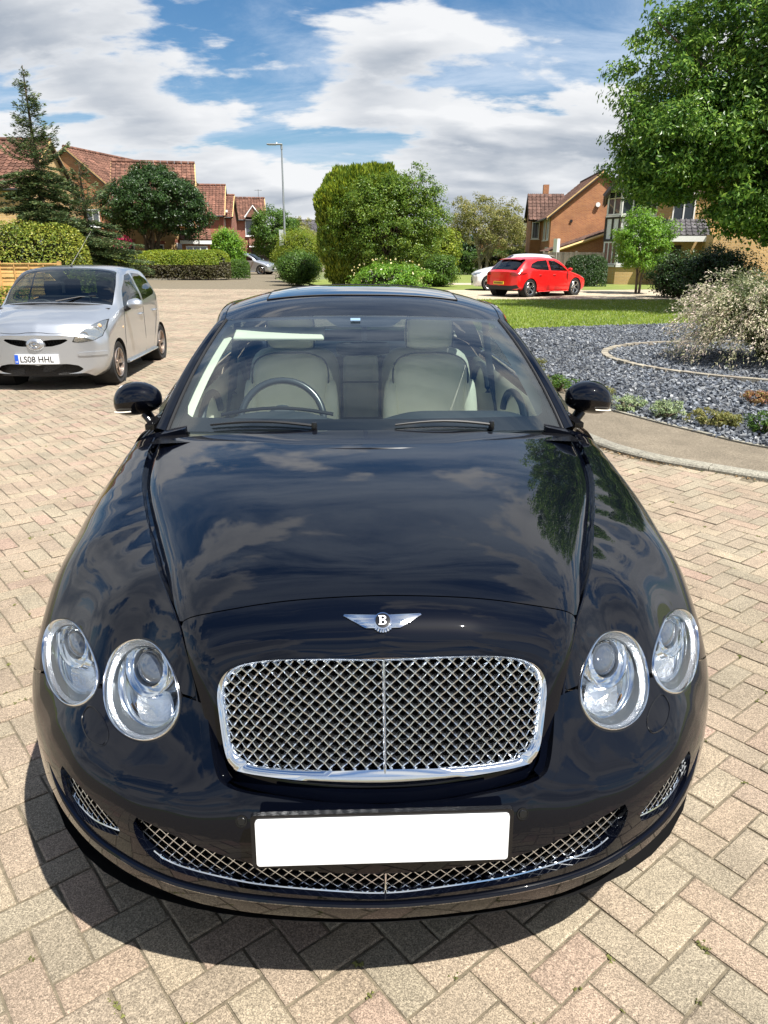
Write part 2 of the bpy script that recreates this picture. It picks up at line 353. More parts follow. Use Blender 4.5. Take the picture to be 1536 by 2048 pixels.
    for i in range(1500):
        s_=rng.random()**1.2*9+1.0; p=at(s_); d=at(s_+.01)-at(s_-.01); d/=np.linalg.norm(d); nrm=np.array([d[1],-d[0]])
        if nrm@np.array([1,1])<0: nrm=-nrm
        dens=.5+.5*math.sin(s_*3.1)*math.sin(s_*1.3+1)
        if rng.random()>dens: continue
        q=p-nrm*abs(rng.normal(0,.035)); a=rng.random()*6.28; r=.006+.012*rng.random()
        m.add([(q[0]+r*math.cos(a),q[1]+r*math.sin(a),.004),(q[0]+r*.5*math.cos(a+1.6),q[1]+r*.5*math.sin(a+1.6),.006+.01*rng.random()),(q[0]-r*math.cos(a),q[1]-r*math.sin(a),.003)],[(0,1,2)])
    tag(m.build('gutter_litter',mat('dry_litter',(.20,.13,.06),.9,var=.5,scale=5),None,smooth=None),kind='stuff')
    # footpath
    ks=np.array([at(t)+0 for t in np.linspace(0,tot,60)])
    inner=[]
    for t in np.linspace(0,tot,60):
        d=at(min(t+.01,tot))-at(max(t-.01,0)); d/=np.linalg.norm(d); nrm=np.array([d[1],-d[0]]); nrm=nrm if nrm@np.array([1,1])>0 else -nrm
        inner.append(tuple(at(t)+nrm*.124))
    path=inner+[(1.2,28.6),(1.9,22)]+[tuple(p) for p in BORD[::-1]]
    sheet('footpath',path,.034,TARMAC)
    # timber/concrete edging strip between path and bed
    m=MB(); G=[]
    for i,p in enumerate(BORD):
        d=BORD[min(i+1,len(BORD)-1)]-BORD[max(i-1,0)]; d/=np.linalg.norm(d); nrm=np.array([d[1],-d[0]]); nrm=nrm if nrm@np.array([1,1])>0 else -nrm
        G.append([(*(p+nrm*a),z) for a,z in ((-.004,.02),(-.004,.05),(.045,.05),(.045,.02))])
    tag(m.grid(G).build('path_edging',CONC,None,smooth=None),kind='structure')
    # slate bed
    BED=[tuple(p) for p in BORD]+[(2.92,17.03),(5.09,17.97),(7.78,18.76),(12.5,19.6),(14,19.6),(14,4.0)]
    sheet('slate_bed',BED,.02,mat('slate_dust',(.055,.062,.075),.9,var=.4,scale=20,bump=.8,bscale=60))
    bedp=np.array(BED)
    def chips(npts,ymax,smin,smax,name):
        P=np.stack([rng.uniform(2.1,13.5,npts),rng.uniform(4.6,19.6,npts)],1)
        keep=(P[:,0]<.56*P[:,1]+.8)&(P[:,1]<ymax); P=P[keep]; P=P[inside(P,bedp)]
        n=len(P); K=4; a=np.sort(rng.random((n,K)),1)*.16+np.arange(K)/K; a=(a)*2*PI
        r=rng.uniform(smin,smax,n)[:,None]*rng.uniform(.55,1.0,(n,K)); asp=rng.uniform(.45,.9,n)[:,None]
        x=r*np.cos(a); y=r*np.sin(a)*asp; th=rng.uniform(.004,.012,n)[:,None]
        T=np.stack([x,y,np.zeros_like(x)+th],-1); B=np.stack([x*1.06,y*1.06,np.zeros_like(x)-th],-1); V=np.concatenate([T,B],1)
        tilt=rng.normal(0,.33,(n,2)); V[:,:,2]+=V[:,:,0]*tilt[:,:1]+V[:,:,1]*tilt[:,1:]
        rot=rng.uniform(0,2*PI,n)[:,None]; cx_=V[:,:,0]*np.cos(rot)-V[:,:,1]*np.sin(rot); cy_=V[:,:,0]*np.sin(rot)+V[:,:,1]*np.cos(rot)
        V[:,:,0]=cx_+P[:,:1]; V[:,:,1]=cy_+P[:,1:]; V[:,:,2]+=.035+rng.uniform(0,.022,n)[:,None]
        # irregular four-sided flakes
        F0=np.array([[0,1,2,3]]+[[i+4,(i+1)%4+4,(i+1)%4,i] for i in range(4)])
        F=(F0[None]+8*np.arange(n)[:,None,None]).reshape(-1,4)
        return tag(link(name,raw_mesh(name,V.reshape(-1,3),F,SLATE)),kind='stuff')
    SLATE=stone('slate',[(.115,.130,.155),(.16,.175,.20),(.07,.08,.10),(.20,.215,.23),(.10,.11,.13),(.15,.155,.16),(.34,.35,.36)],(.8,1.25),60,rough=.55,bump=.3)
    chips(74000,20,.02,.046,'slate_chippings')
    # edging ring of setts around the willow
    rg=tag(link('edging_ring',MB().box(6.3,6.301,12,12.001,-.2,-.19).mesh('edging_ring',CONC)),kind='structure')
    c0=np.array([6.32,12.05]); r=2.56
    blk=MB(); blk.box(-.098,.098,-.055,.055,-.03,.035); bme=blk.mesh('edging_block',stone('edging_stone',[(.27,.24,.19),(.31,.28,.22),(.24,.21,.17)],(.8,1.2),90))
    nb=int(2*PI*r/.205)
    for i in range(nb):
        a=2*PI*i/nb; ri=r+.12*math.cos(2*a+.6)
        o=link('edging_block',bme,rg); o.location=(c0[0]+ri*math.cos(a),c0[1]+ri*math.sin(a),.045+rng.normal(0,.003)); o.rotation_euler=(0,0,a+PI/2+rng.normal(0,.02))
    # lawns and drives behind
    lawn=[(1.3,28.3),(2.05,16.6),(2.92,17.03),(5.09,17.97),(7.78,18.76),(12.5,19.6),(24,20),(24,29.5),(11,29.4),(6,28.7)]
    sheet('lawn',lawn,.015,GRASSB)
    drive=[(.2,28.6),(1.3,28.3),(6,28.7),(11,29.4),(24,29.5),(24,40.5),(9,36.4),(3,36.0),(-1.2,34.5)]
    sheet('driveway',drive,.019,stone('drive_gravel',[(.40,.34,.25),(.42,.36,.27)],(.7,1.3),60))
    sheet('far_lawn',[(-1.2,34.5),(3,36),(9,36.4),(24,40.5),(24,47),(6,62),(-1,58),(-5,46),(-3,38)],.023,GRASSB)
    sheet('far_pavement',[(1.5,41),(8,42.5),(13,46),(13,48),(7,45),(1.5,43.5)],.027,stone('far_slab',[(.42,.36,.28),(.43,.37,.29)],(.9,1.1),40))
    sheet('left_verge',[(-26,24.2),(-17.2,37),(-19.2,47.4),(-24,60),(-60,60),(-60,10),(-26,10)],.01,GRASSB)
    sheet('far_road',[(-24,58),(-12,70),(-6,70),(-7,60),(-3,90),(-40,90)],-.004,TARMAC)
    # low kerb in front of the left hedge
    m=MB(); K2=[(-17.3,37.2),(-18.6,43),(-17.2,46.5),(-13,47.2),(-11.2,49.5),(-11.5,56)]
    K2=spl(K2,6); G=[]
    for i,p in enumerate(K2):
        G.append([(p[0],p[1],-.02),(p[0],p[1],.08),(p[0]-.15,p[1]+.1,.085),(p[0]-.15,p[1]+.1,-.02)])
    tag(m.grid(G).build('far_kerb',CONC,None,smooth=None),kind='structure')
    sheet('hedge_bed',[tuple(p) for p in K2]+[(-24,58),(-24,40)],.03,SOIL)
    grass_blades(lawn,150000,(.035,.075),'lawn_grass',28.6)
    grass_blades([(-26,24.2),(-17.4,37),(-20,37),(-28,20)],6000,(.05,.1),'verge_grass',40)
LEAFM={}
def leafmat(name,c1,c2,c3,trans=.35,rough=.45):
    if name in LEAFM: return LEAFM[name]
    m=bpy.data.materials.new(name); m.use_nodes=True; nt=m.node_tree; N=nt.nodes.new; L=nt.links.new; b=nt.nodes['Principled BSDF']; out=nt.nodes['Material Output']
    ge=N('ShaderNodeNewGeometry'); cr=N('ShaderNodeValToRGB'); e=cr.color_ramp.elements; e[0].color=(*c1,1); e[1].color=(*c3,1); k=e.new(.5); k.color=(*c2,1)
    n=N('ShaderNodeTexNoise'); n.inputs['Scale'].default_value=1.3; n.inputs['Detail'].default_value=2; L(ge.outputs['Position'],n.inputs['Vector'])
    mm=N('ShaderNodeMath'); mm.operation='MULTIPLY_ADD'; L(n.outputs['Fac'],mm.inputs[0]); mm.inputs[1].default_value=1.1; mm.inputs[2].default_value=-.55
    ad=N('ShaderNodeMath'); ad.operation='ADD'; ad.use_clamp=True; L(ge.outputs['Random Per Island'],ad.inputs[0]); L(mm.outputs[0],ad.inputs[1]); L(ad.outputs[0],cr.inputs[0])
    b.inputs['Roughness'].default_value=rough; b.inputs['Specular IOR Level'].default_value=.35; L(cr.outputs[0],b.inputs['Base Color'])
    t=N('ShaderNodeBsdfTranslucent'); hs=N('ShaderNodeHueSaturation'); hs.inputs['Hue'].default_value=.485; hs.inputs['Value'].default_value=1.5; L(cr.outputs[0],hs.inputs['Color']); L(hs.outputs[0],t.inputs[0])
    mx=N('ShaderNodeMixShader'); mx.inputs[0].default_value=trans; L(b.outputs[0],mx.inputs[1]); L(t.outputs[0],mx.inputs[2]); L(mx.outputs[0],out.inputs[0])
    LEAFM[name]=m; return m
def grass_blades(poly,n,hr,name,ymax):
    pl=np.array(poly); lo=pl.min(0);hi=pl.max(0); P=np.stack([rng.uniform(lo[0],hi[0],n),lo[1]+(hi[1]-lo[1])*rng.random(n)**1.3],1)
    P=P[(np.abs(P[:,0])<.56*P[:,1]+.6)&(P[:,1]<ymax)]; P=P[inside(P,pl)]; n=len(P)
    h=rng.uniform(*hr,n); a=rng.uniform(0,2*PI,n); w=rng.uniform(.006,.013,n); l=rng.normal(0,.4,(n,2))*h[:,None]
    V=np.zeros((n,3,3)); V[:,0,0]=P[:,0]-w*np.cos(a); V[:,0,1]=P[:,1]-w*np.sin(a); V[:,1,0]=P[:,0]+w*np.cos(a); V[:,1,1]=P[:,1]+w*np.sin(a)
    V[:,2,0]=P[:,0]+l[:,0]; V[:,2,1]=P[:,1]+l[:,1]; V[:,2,2]=h; V[:,:,2]+=.015
    tag(link(name,raw_mesh(name,V.reshape(-1,3),np.arange(3*n).reshape(-1,3),leafmat('grass_blade',(.13,.21,.02),(.21,.30,.04),(.32,.37,.08),.3))),kind='stuff')
    # daisies/clover heads
    k=rng.integers(0,n,n//40); Q=P[k]; m_=len(Q); r=.014
    V=np.zeros((m_,4,3)); 
    for i in range(4): V[:,i,0]=Q[:,0]+r*math.cos(i*PI/2); V[:,i,1]=Q[:,1]+r*math.sin(i*PI/2); V[:,i,2]=.06+.02*(i%2)
    tag(link('clover_flowers',raw_mesh('clover_flowers',V.reshape(-1,3),np.arange(4*m_).reshape(-1,4),mat('clover_white',(.6,.6,.5),.8))),kind='stuff')
build_ground()
# ================= vegetation =================
def leaves(C,N_,size,asp=.5,fold=.25,jit=.6,droop=0.0):
    """one folded four-corner leaf per centre; C (n,3), N_ (n,3) preferred facing"""
    n=len(C); Nn=N_+rng.normal(0,jit,(n,3)); Nn/=np.linalg.norm(Nn,axis=1,keepdims=True)
    t=rng.normal(0,1,(n,3)); t[:,2]-=droop; t-= (t*Nn).sum(1,keepdims=True)*Nn; t/=np.linalg.norm(t,axis=1,keepdims=True); b=np.cross(Nn,t)
    s=(size*rng.uniform(.6,1.25,n))[:,None]
    V=np.stack([C-t*s*.5,C+b*s*asp*.5+Nn*s*fold*.3,C+t*s*.5,C-b*s*asp*.5+Nn*s*fold*.3],1)
    return V
def leaf_obj(name,V,m,parent=None):
    V=np.asarray(V); n=len(V); o=link(name,raw_mesh(name,V.reshape(-1,3),np.arange(4*n).reshape(-1,4),m),parent); return o
def noise3(P,sc,seed=0):
    r=np.random.default_rng(seed); out=np.zeros(len(P))
    for k in range(6):
        d=r.normal(0,1,3); d/=np.linalg.norm(d); out+=np.sin(P@d*sc*(1+.5*k)+r.uniform(0,6.28))/(1+.4*k)
    return out/2.2
def sphere_pts(n):
    v=rng.normal(0,1,(n,3)); return v/np.linalg.norm(v,axis=1,keepdims=True)
def crown(cen,rad,nclump,per,csize,lsize,asp=.5,seed=1,rough=.25,low=-1.0,inner=.55,jit=.6,droop=.3,flat=.7,bias=.45):
    """foliage in clumps spread through a crown volume; returns leaf corners and clump centres"""
    rad=np.array(rad); cen=np.array(cen); d=sphere_pts(nclump*2); d=d[d[:,2]>low][:nclump]; k=rng.random(len(d))**bias; k=inner+(1-inner)*k
    sh=1+rough*noise3(d,2.2,seed)+rough*.5*noise3(d,6,seed+1)
    CC=cen+d*rad*(k*sh)[:,None]
    n=len(CC); per_=rng.poisson(per,n); idx=np.repeat(np.arange(n),per_); m=len(idx)
    u=sphere_pts(m)*np.array([1,1,flat]); cs=(csize*rng.uniform(.6,1.3,n))[idx][:,None]
    P=CC[idx]+u*cs*(rng.random(m)**.4)[:,None]
    Nn=u*.8+d[idx]*.5+np.array([0,0,.55])
    return leaves(P,Nn,lsize,asp,jit=jit,droop=droop),CC
def limbs(base,tops,r0,name,m,parent,seed=0,sub=None):
    mb=MB()
    return mb
def wood(path,r,mb,n=7): mb.tube(path,r,n)
BARK=mat('bark',(.10,.075,.05),.9,var=.35,scale=9,bump=.9,bscale=30)
BARKG=mat('pale_bark',(.24,.21,.16),.9,var=.3,scale=9,bump=.6,bscale=30)
def tree(name,x,y,label,cat,cen,rad,nclump,per,csize,lsize,lm,trunk_r=.15,trunks=1,group=None,bark=None,nl=26,low=-1,**kw):
    root=empty(name,(x,y,0),0,label,cat,group)
    V,CC=crown((cen[0]-x,cen[1]-y,cen[2]),rad,nclump,per,csize,lsize,low=low,**kw)
    leaf_obj('crown',V,lm,root)
    mb=MB(); zc=cen[2]; cb=np.array([cen[0]-x,cen[1]-y,cen[2]])
    for k in range(trunks):
        a=2*PI*k/max(1,trunks)+.4; ox=trunk_r*1.5*math.cos(a)*(trunks>1); oy=trunk_r*1.5*math.sin(a)*(trunks>1)
        top=cb+np.array([math.cos(a)*rad[0]*.3*(trunks>1),math.sin(a)*rad[1]*.3*(trunks>1),rad[2]*.25])
        p=spl([(ox,oy,-.1),(ox*1.3,oy*1.3,zc*.25),tuple(np.array([ox,oy,0])*.5+top*np.array([.4,.4,0])+np.array([0,0,zc*.65])),tuple(top)],5)
        mb.tube(p,list(np.linspace(trunk_r,trunk_r*.3,len(p))),8)
        sel=rng.choice(len(CC),min(nl//trunks,len(CC)),replace=False)
        for i in sel:
            j=int(rng.integers(len(p)//3,len(p)-1)); a_=p[j]; b_=CC[i]; md=(a_+b_)/2+np.array([0,0,.08*np.linalg.norm(b_-a_)])
            q=spl([tuple(a_),tuple(md),tuple(b_)],4); mb.tube(q,list(np.linspace(trunk_r*.38,trunk_r*.06,len(q))),5)
    mb.build('trunk',bark or BARK,root,smooth=60)
    return root
def hedge(name,pts,w,h,z0,n,lsize,lm,label,group=None,round_=.35,rough=.08,under=None,seed=3,cat='hedge',wob=1.0,asp=.55,jit=.55):
    """clipped hedge along a line: leaves on the skin of a rounded box section, plus a twiggy core"""
    P=np.array(pts,float); seg=np.linalg.norm(np.diff(P,axis=0),axis=1); cs=np.concatenate([[0],np.cumsum(seg)]); tot=cs[-1]
    c0=P.mean(0); root=empty(name,(c0[0],c0[1],0),0,label,cat,group)
    s=rng.uniform(-w*.5,tot+w*.5,n); ph=rng.uniform(-.25,PI+.25,n)
    sc=np.clip(s,0,tot); bx=np.interp(sc,cs,P[:,0]); by=np.interp(sc,cs,P[:,1]); j=np.clip(np.searchsorted(cs,sc)-1,0,len(seg)-1); d=(P[j+1]-P[j])/seg[j][:,None]; nrm=np.stack([d[:,1],-d[:,0]],1)
    e=(s-sc)/(w*.5); ew=np.sqrt(np.clip(1-e**2,.0,1))**.6
    cx_=np.cos(ph); sx_=np.sin(ph); ex=2/4.2
    X=np.sign(cx_)*np.abs(cx_)**(.5+round_*.5)*w*.5; Z=np.sign(sx_)*np.abs(sx_)**(.5+round_*.5)*h
    ls=np.clip(Z,-.3,h); hz=rng.random(n); Z=np.where(sx_<.15,hz*h*.55,Z)
    depth=1-.22*rng.random(n)**1.5
    X=X*ew*depth; Z=z0+Z*(.55+.45*ew)*depth
    Q=np.stack([bx+nrm[:,0]*X+d[:,0]*(s-sc),by+nrm[:,1]*X+d[:,1]*(s-sc),Z],1)
    nz=noise3(Q,1.6,seed)*rough*wob+noise3(Q,5,seed+2)*rough*.5
    Nv=np.stack([nrm[:,0]*cx_,nrm[:,1]*cx_,np.abs(sx_)+.1],1); Q+=Nv*nz[:,None]*w*.6
    Q[:,:2]-=c0
    if under is not None:
        top=Q[:,2]>z0+h*under[1]
        leaf_obj('foliage',leaves(Q[top],Nv[top],lsize,asp,jit=jit),lm,root); b_=~top; k=rng.random(n)<.6; b_&=k
        leaf_obj('inner_foliage',leaves(Q[b_],Nv[b_],lsize,asp,jit=jit),under[0],root)
    else: leaf_obj('foliage',leaves(Q,Nv,lsize,asp,jit=jit),lm,root)
    mb=MB()
    for i in range(int(tot/.45)+4):
        s_=tot*rng.random(); x=np.interp(s_,cs,P[:,0])-c0[0]+rng.normal(0,w*.12); y=np.interp(s_,cs,P[:,1])-c0[1]+rng.normal(0,w*.12)
        mb.tube([(x,y,0),(x+rng.normal(0,.1),y+rng.normal(0,.1),z0+h*.4),(x+rng.normal(0,w*.25),y+rng.normal(0,w*.25),z0+h*.85)],[.03,.022,.008],5)
    mb.build('stem',BARK,root,smooth=None)['kind']='stuff'
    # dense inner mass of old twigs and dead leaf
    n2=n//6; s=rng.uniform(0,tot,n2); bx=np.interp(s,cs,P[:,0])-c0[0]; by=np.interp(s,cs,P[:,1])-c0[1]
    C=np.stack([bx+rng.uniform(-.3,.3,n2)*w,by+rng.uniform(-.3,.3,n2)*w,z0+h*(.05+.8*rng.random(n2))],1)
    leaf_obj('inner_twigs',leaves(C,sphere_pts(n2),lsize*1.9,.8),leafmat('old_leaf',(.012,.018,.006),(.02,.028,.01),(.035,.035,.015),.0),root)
    return root
def shrub(name,x,y,label,cat,w,h,n,lsize,lm,z0=.0,group=None,asp=.5,seed=5,rough=.22,up=.2,core=True,ys=1.0,sparse=0):
    root=empty(name,(x,y,0),0,label,cat,group)
    nc=max(20,int(n/34)); V,CC=crown((0,0,z0+h*.5),(w/2*.93,w/2*.93*ys,h*.5*.95),nc,n/nc,min(w,h)*.11+lsize,lsize,asp,seed,rough,inner=.62 if not sparse else .25,bias=.6,jit=.6,droop=-up)
    leaf_obj('foliage',V,lm,root)
    mb=MB()
    for i in rng.choice(len(CC),min(14,len(CC)),replace=False):
        b=CC[i]; mb.tube(spl([(rng.normal(0,.05),rng.normal(0,.05),-.02),(b[0]*.35,b[1]*.35,b[2]*.55),tuple(b*np.array([.9,.9,.95]))],3),[.02+.012*h,.015+.008*h,.01+.006*h,.012,.01,.006,.004][:7],5)
    mb.build('stem',BARK,root,smooth=None)['kind']='stuff'
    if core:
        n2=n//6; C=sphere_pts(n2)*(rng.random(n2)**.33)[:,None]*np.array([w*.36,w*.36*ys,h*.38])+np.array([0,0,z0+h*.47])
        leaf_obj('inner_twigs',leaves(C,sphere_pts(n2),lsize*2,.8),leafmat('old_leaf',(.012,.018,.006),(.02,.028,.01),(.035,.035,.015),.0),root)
    return root
G_YEL=leafmat('leaf_yellow_green',(.10,.17,.015),(.19,.26,.02),(.30,.33,.035),.35)
G_PRIV=leafmat('leaf_privet',(.09,.15,.02),(.20,.25,.03),(.36,.36,.06),.3,.4)
G_DARK=leafmat('leaf_dark',(.012,.035,.008),(.025,.06,.012),(.05,.10,.02),.2,.38)
G_MID=leafmat('leaf_mid',(.035,.085,.012),(.065,.14,.02),(.13,.22,.03),.35,.4)
G_ASH=leafmat('leaf_ash',(.030,.085,.014),(.08,.18,.022),(.26,.40,.07),.38,.34)  # last tone raised: sunlit leaf highlights are put into the colour
G_HAW=leafmat('leaf_hawthorn',(.05,.11,.014),(.10,.18,.02),(.20,.28,.04),.38,.38)
G_BRIGHT=leafmat('leaf_bright',(.07,.17,.015),(.12,.26,.02),(.22,.38,.04),.35,.4)
G_SPRUCE=leafmat('spruce_needle',(.035,.07,.028),(.07,.115,.042),(.17,.20,.07),.15,.55)
G_OLIVE=leafmat('leaf_olive',(.10,.12,.03),(.18,.19,.05),(.30,.27,.09),.35)
G_BROWN=leafmat('leaf_hedge_brown',(.035,.028,.012),(.06,.05,.02),(.09,.09,.03),.1)
G_PINK=leafmat('leaf_dappled',(.18,.22,.08),(.52,.49,.33),(.80,.66,.58),.35,.6)
G_RED=leafmat('leaf_purple',(.05,.008,.01),(.09,.015,.015),(.16,.03,.02),.3)
def XY(u,Y): 
    """sideways position of picture column u at distance Y (eye-height)"""
    return (u-768)/1479*(Y*.943+.0)
def ZZ(v,Y): return EYE+Y*math.tan(math.atan((1024-v)/1479)-PITCH)
def conifer_spire(x,y,label,H,rb,n,seed):
    """spruce: tiers of drooping boughs set with short needle tufts"""
    root=empty('spruce_tree',(x,y,0),0,label,'tree')
    mb=MB(); mb.tube([(0,0,-.1),(.05,0,H*.4),(0,.03,H*.8),(0,0,H)],[.16,.11,.045,.012],8); mb.build('trunk',BARK,root,smooth=60)
    C=[];D=[];bm=MB(); z=.7; 
    while z<H*.99:
        f=1-z/H; nb=int((6 if z<H*.62 else 3.6)+12*f); 
        for k in range(nb):
            a=rng.random()*2*PI; prof=rb*(f**.62)*(.72+.5*rng.random())*(1+.20*math.sin(3*a+z)); 
            if z>H*.62: prof=rb*(f**.8)*1.0*(.55+.75*rng.random())
            zz=z+rng.normal(0,.08); L_=max(prof,.10); up=.10 if z>H*.6 else -.12
            path=[np.array([math.cos(a)*L_*t,math.sin(a)*L_*t,zz+L_*(up*t-.25*t*t*(1 if z<H*.6 else -.9)+.18*t**3)]) for t in np.linspace(0,1,7)]
            bm.tube(path,list(np.linspace(.022*(f+.2),.005,7)),4)
            m_=int((42 if z<H*.62 else 30)*L_*4.2*(1+.5*(z<H*.6)))+8
            t=rng.random(m_)**.7; i=np.clip((t*6).astype(int),0,5); fr=t*6-i; Pp=np.array(path); p=Pp[i]*(1-fr)[:,None]+Pp[i+1]*fr[:,None]
            side=np.array([-math.sin(a),math.cos(a),0]); wd=.34*L_*(1-t)*(.45+t)*1.7+.05
            p=p+side*(rng.uniform(-1,1,m_)*wd)[:,None]+np.array([0,0,1])*(-abs(rng.normal(0,.05,m_)))[:,None]
            dirv=np.array([math.cos(a),math.sin(a),.1])[None]*.9+side[None]*rng.normal(0,.8,m_)[:,None]+rng.normal(0,.25,(m_,3)); C.append(p); D.append(dirv)
        z+=.16+.10*f
    C=np.concatenate(C);D=np.concatenate(D); D/=np.linalg.norm(D,axis=1,keepdims=True); n=len(C); s=rng.uniform(.07,.15,n)[:,None]
    sd=np.cross(D,np.array([0,0,1.])+rng.normal(0,.5,(n,3))); sd/=np.linalg.norm(sd,axis=1,keepdims=True)
    V=np.stack([C,C+D*s*.5+sd*s*.16,C+D*s,C+D*s*.5-sd*s*.16],1)
    bm.build('bough',BARK,root,smooth=None)['kind']='stuff'; leaf_obj('needles',V,G_SPRUCE,root); return root
def lowbranch(x,y):
    root=[o for o in bpy.data.objects if o.name=='ash_tree'][0]
    for c,r,n in (((8.45,23.1,4.75),(1.8,1.7,1.6),340),((11.1,22.5,2.9),(1.9,1.4,.95),280),((7.8,23.2,3.95),(1.25,1.2,.95),170)):
        V,CC=crown((c[0]-x,c[1]-y,c[2]),r,n,80,.42,.135,.42,77,.25,inner=.2,jit=.6,droop=.5,flat=.6); leaf_obj('low_bough',V,G_ASH,root)
def build_plants():
    # big ash tree, right
    tree('ash_tree',11.7,23.2,'large leafy ash tree reaching above the frame at the right','tree',(12.15,23.2,6.05),(4.75,3.8,4.55),1750,90,.46,.16,G_ASH,.26,1,seed=11,rough=.32,inner=.35,droop=.5,flat=.6,asp=.42,nl=60,low=-.95,bias=.5)
    lowbranch(11.7,23.2)
    # copper-leaved branches behind it
    tree('copper_tree',17.9,33,'purple-leaved tree just behind the big ash at the right edge','tree',(17.9,33,5.2),(2.0,2.0,2.6),200,60,.4,.13,G_RED,.12,1,seed=4)
    # spruce and maple, left
    conifer_spire(XY(92,28),28,'tall thin spruce with a bare spiky top at the left',7.45,1.75,60000,2)
    conifer_spire(XY(175,29.5),29.5,'lower bushy spruce just right of the tall spiky one',4.7,2.2,60000,3)
    tree('maple_tree',XY(300,50),50,'dark round-headed maple behind the clipped hedge','tree',(XY(313,50),50,4.45),(3.05,2.6,2.35),700,80,.40,.15,G_DARK,.16,4,seed=21,rough=.16,low=-.75,inner=.5)
    # privet at the left edge above the fence
    hedge('privet_hedge',[(-16.5,26.4),(XY(60,26),26.2),(XY(112,26),26.2)],1.9,2.55,.0,26000,.085,G_PRIV,'broad yellow-green privet bush above the panel fence','',round_=.9,rough=.10,seed=8)
    hedge('low_hedge',[(-16.5,22.6),(XY(18,22.6),22.6)],.8,.66,0,5000,.06,G_YEL,'low yellow-green hedge at the left edge in front of the fence',round_=.5)
    # clipped hedge row with bare brown sides
    Yh=47.6
    hedge('clipped_hedge',[(XY(222,Yh),Yh),(XY(320,Yh),Yh+.1),(XY(408,Yh),Yh+.3)],1.5,1.62,.08,30000,.10,G_YEL,'long clipped hedge with bright top and brown twiggy side',under=(G_BROWN,.50),round_=.25,seed=9)
    hedge('clipped_hedge',[(XY(418,Yh+.4),Yh+.5),(XY(432,Yh+.4),Yh+.6)],1.4,1.62,.08,9000,.10,G_YEL,'rounded end of the clipped hedge, browner than the rest',under=(G_BROWN,.60),round_=.7,seed=10)
    hedge('box_hedge',[(XY(455,49),49.3),(XY(478,49),49.3)],.95,1.15,.06,9000,.07,G_MID,'small neat square-cut green hedge at the end of the row',round_=.2,rough=.04)
    shrub('laurel_bush',XY(447,56),56,'bright glossy laurel bush in front of the far brick houses','bush',2.7,3.3,11000,.15,G_BRIGHT,rough=.1)
    shrub('rose_bush',XY(243,48.8),49.0,'bush with pink flowers behind the long clipped hedge','bush',1.4,2.2,2600,.10,G_MID,rough=.2)
    n=420; C=sphere_pts(n)*np.array([.7,.6,.45])+np.array([XY(243,48.8),48.5,2.15]); 
    o=leaf_obj('rose_flowers',leaves(C,sphere_pts(n),.11,.8),leafmat('petal_pink',(.55,.03,.12),(.7,.06,.2),(.8,.2,.35),.2)); tag(o,'cluster of pink blossoms behind the long clipped hedge','flowers'); o['kind']='stuff'
    # far trees by the lamp post
    tree('garden_tree',XY(548,72),72,'airy pale green tree behind the lamp post','tree',(XY(548,72),72,3.3),(2.4,2.3,2.2),260,70,.5,.19,G_MID,.12,1,seed=31,rough=.2)
    tree('garden_tree',XY(592,74),75,'small far tree between the lamp post and the cypress','tree',(XY(590,74),75,2.7),(2.0,2.0,1.8),160,60,.5,.19,G_OLIVE,.1,1,seed=32)
    # shrubs left of the centre bush
    shrub('feathery_shrub',XY(596,45),45,'feathery light green conifer shrub behind the round clipped bush','bush',3.1,2.95,16000,.12,G_YEL,rough=.12,asp=.25,up=1.0,ys=.8)
    shrub('clipped_bush',XY(592,40.5),40.5,'round clipped bush at the road edge left of the cypress','bush',2.5,1.75,16000,.085,G_MID,rough=.06)
    # centre: cypress with a climbing shrub on its right
    Yc=37
    cx=XY(722,Yc); root=empty('cypress_tree',(cx,Yc,0),0,'large golden-green cypress in the middle with upright sprays','tree')
    n=62000; d=sphere_pts(n); d[:,2]=np.abs(d[:,2])*np.where(rng.random(n)<.75,1,-1)
    sh=1+.07*noise3(d,4,3)+.05*noise3(d,11,4); k=(1-.20*rng.random(n)**1.3)*sh
    el=np.sign(d)*np.abs(d)**.72; el/= (np.abs(el)**3).sum(1,keepdims=True)**(1/3)
    P=el*np.array([2.05,2.0,2.62])*k[:,None]+np.array([0,0,2.70]); dirv=np.stack([d[:,0]*.35,d[:,1]*.35,np.ones(n)],1)+rng.normal(0,.22,(n,3)); dirv/=np.linalg.norm(dirv,axis=1,keepdims=True)
    sd=np.cross(dirv,sphere_pts(n)); sd/=np.linalg.norm(sd,axis=1,keepdims=True); s=rng.uniform(.12,.26,n)[:,None]
    leaf_obj('crown',np.stack([P,P+dirv*s*.5+sd*s*.16,P+dirv*s,P+dirv*s*.5-sd*s*.16],1),leafmat('cypress_spray',(.06,.12,.012),(.15,.22,.02),(.31,.36,.03),.3,.5),root)
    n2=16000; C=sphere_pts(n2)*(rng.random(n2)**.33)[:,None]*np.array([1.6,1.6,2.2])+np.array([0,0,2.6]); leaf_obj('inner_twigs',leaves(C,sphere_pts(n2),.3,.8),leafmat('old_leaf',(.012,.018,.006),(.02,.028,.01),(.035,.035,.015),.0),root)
    mb=MB(); mb.tube([(0,0,-.1),(0,0,2),(0,0,4.5)],[.2,.15,.05],8); mb.build('trunk',BARK,root)
    x2=XY(778,35.2); r2=tree('hawthorn_tree',x2,35.0,'loose broad-leaved tree growing against the right side of the cypress','tree',(x2+.05,35.0,2.7),(2.25,1.3,2.55),760,84,.34,.10,G_HAW,.12,2,seed=41,rough=.26,inner=.4,nl=40,asp=.55)
    # long loose shoots on its right shoulder
    mb=MB(); LV=[]
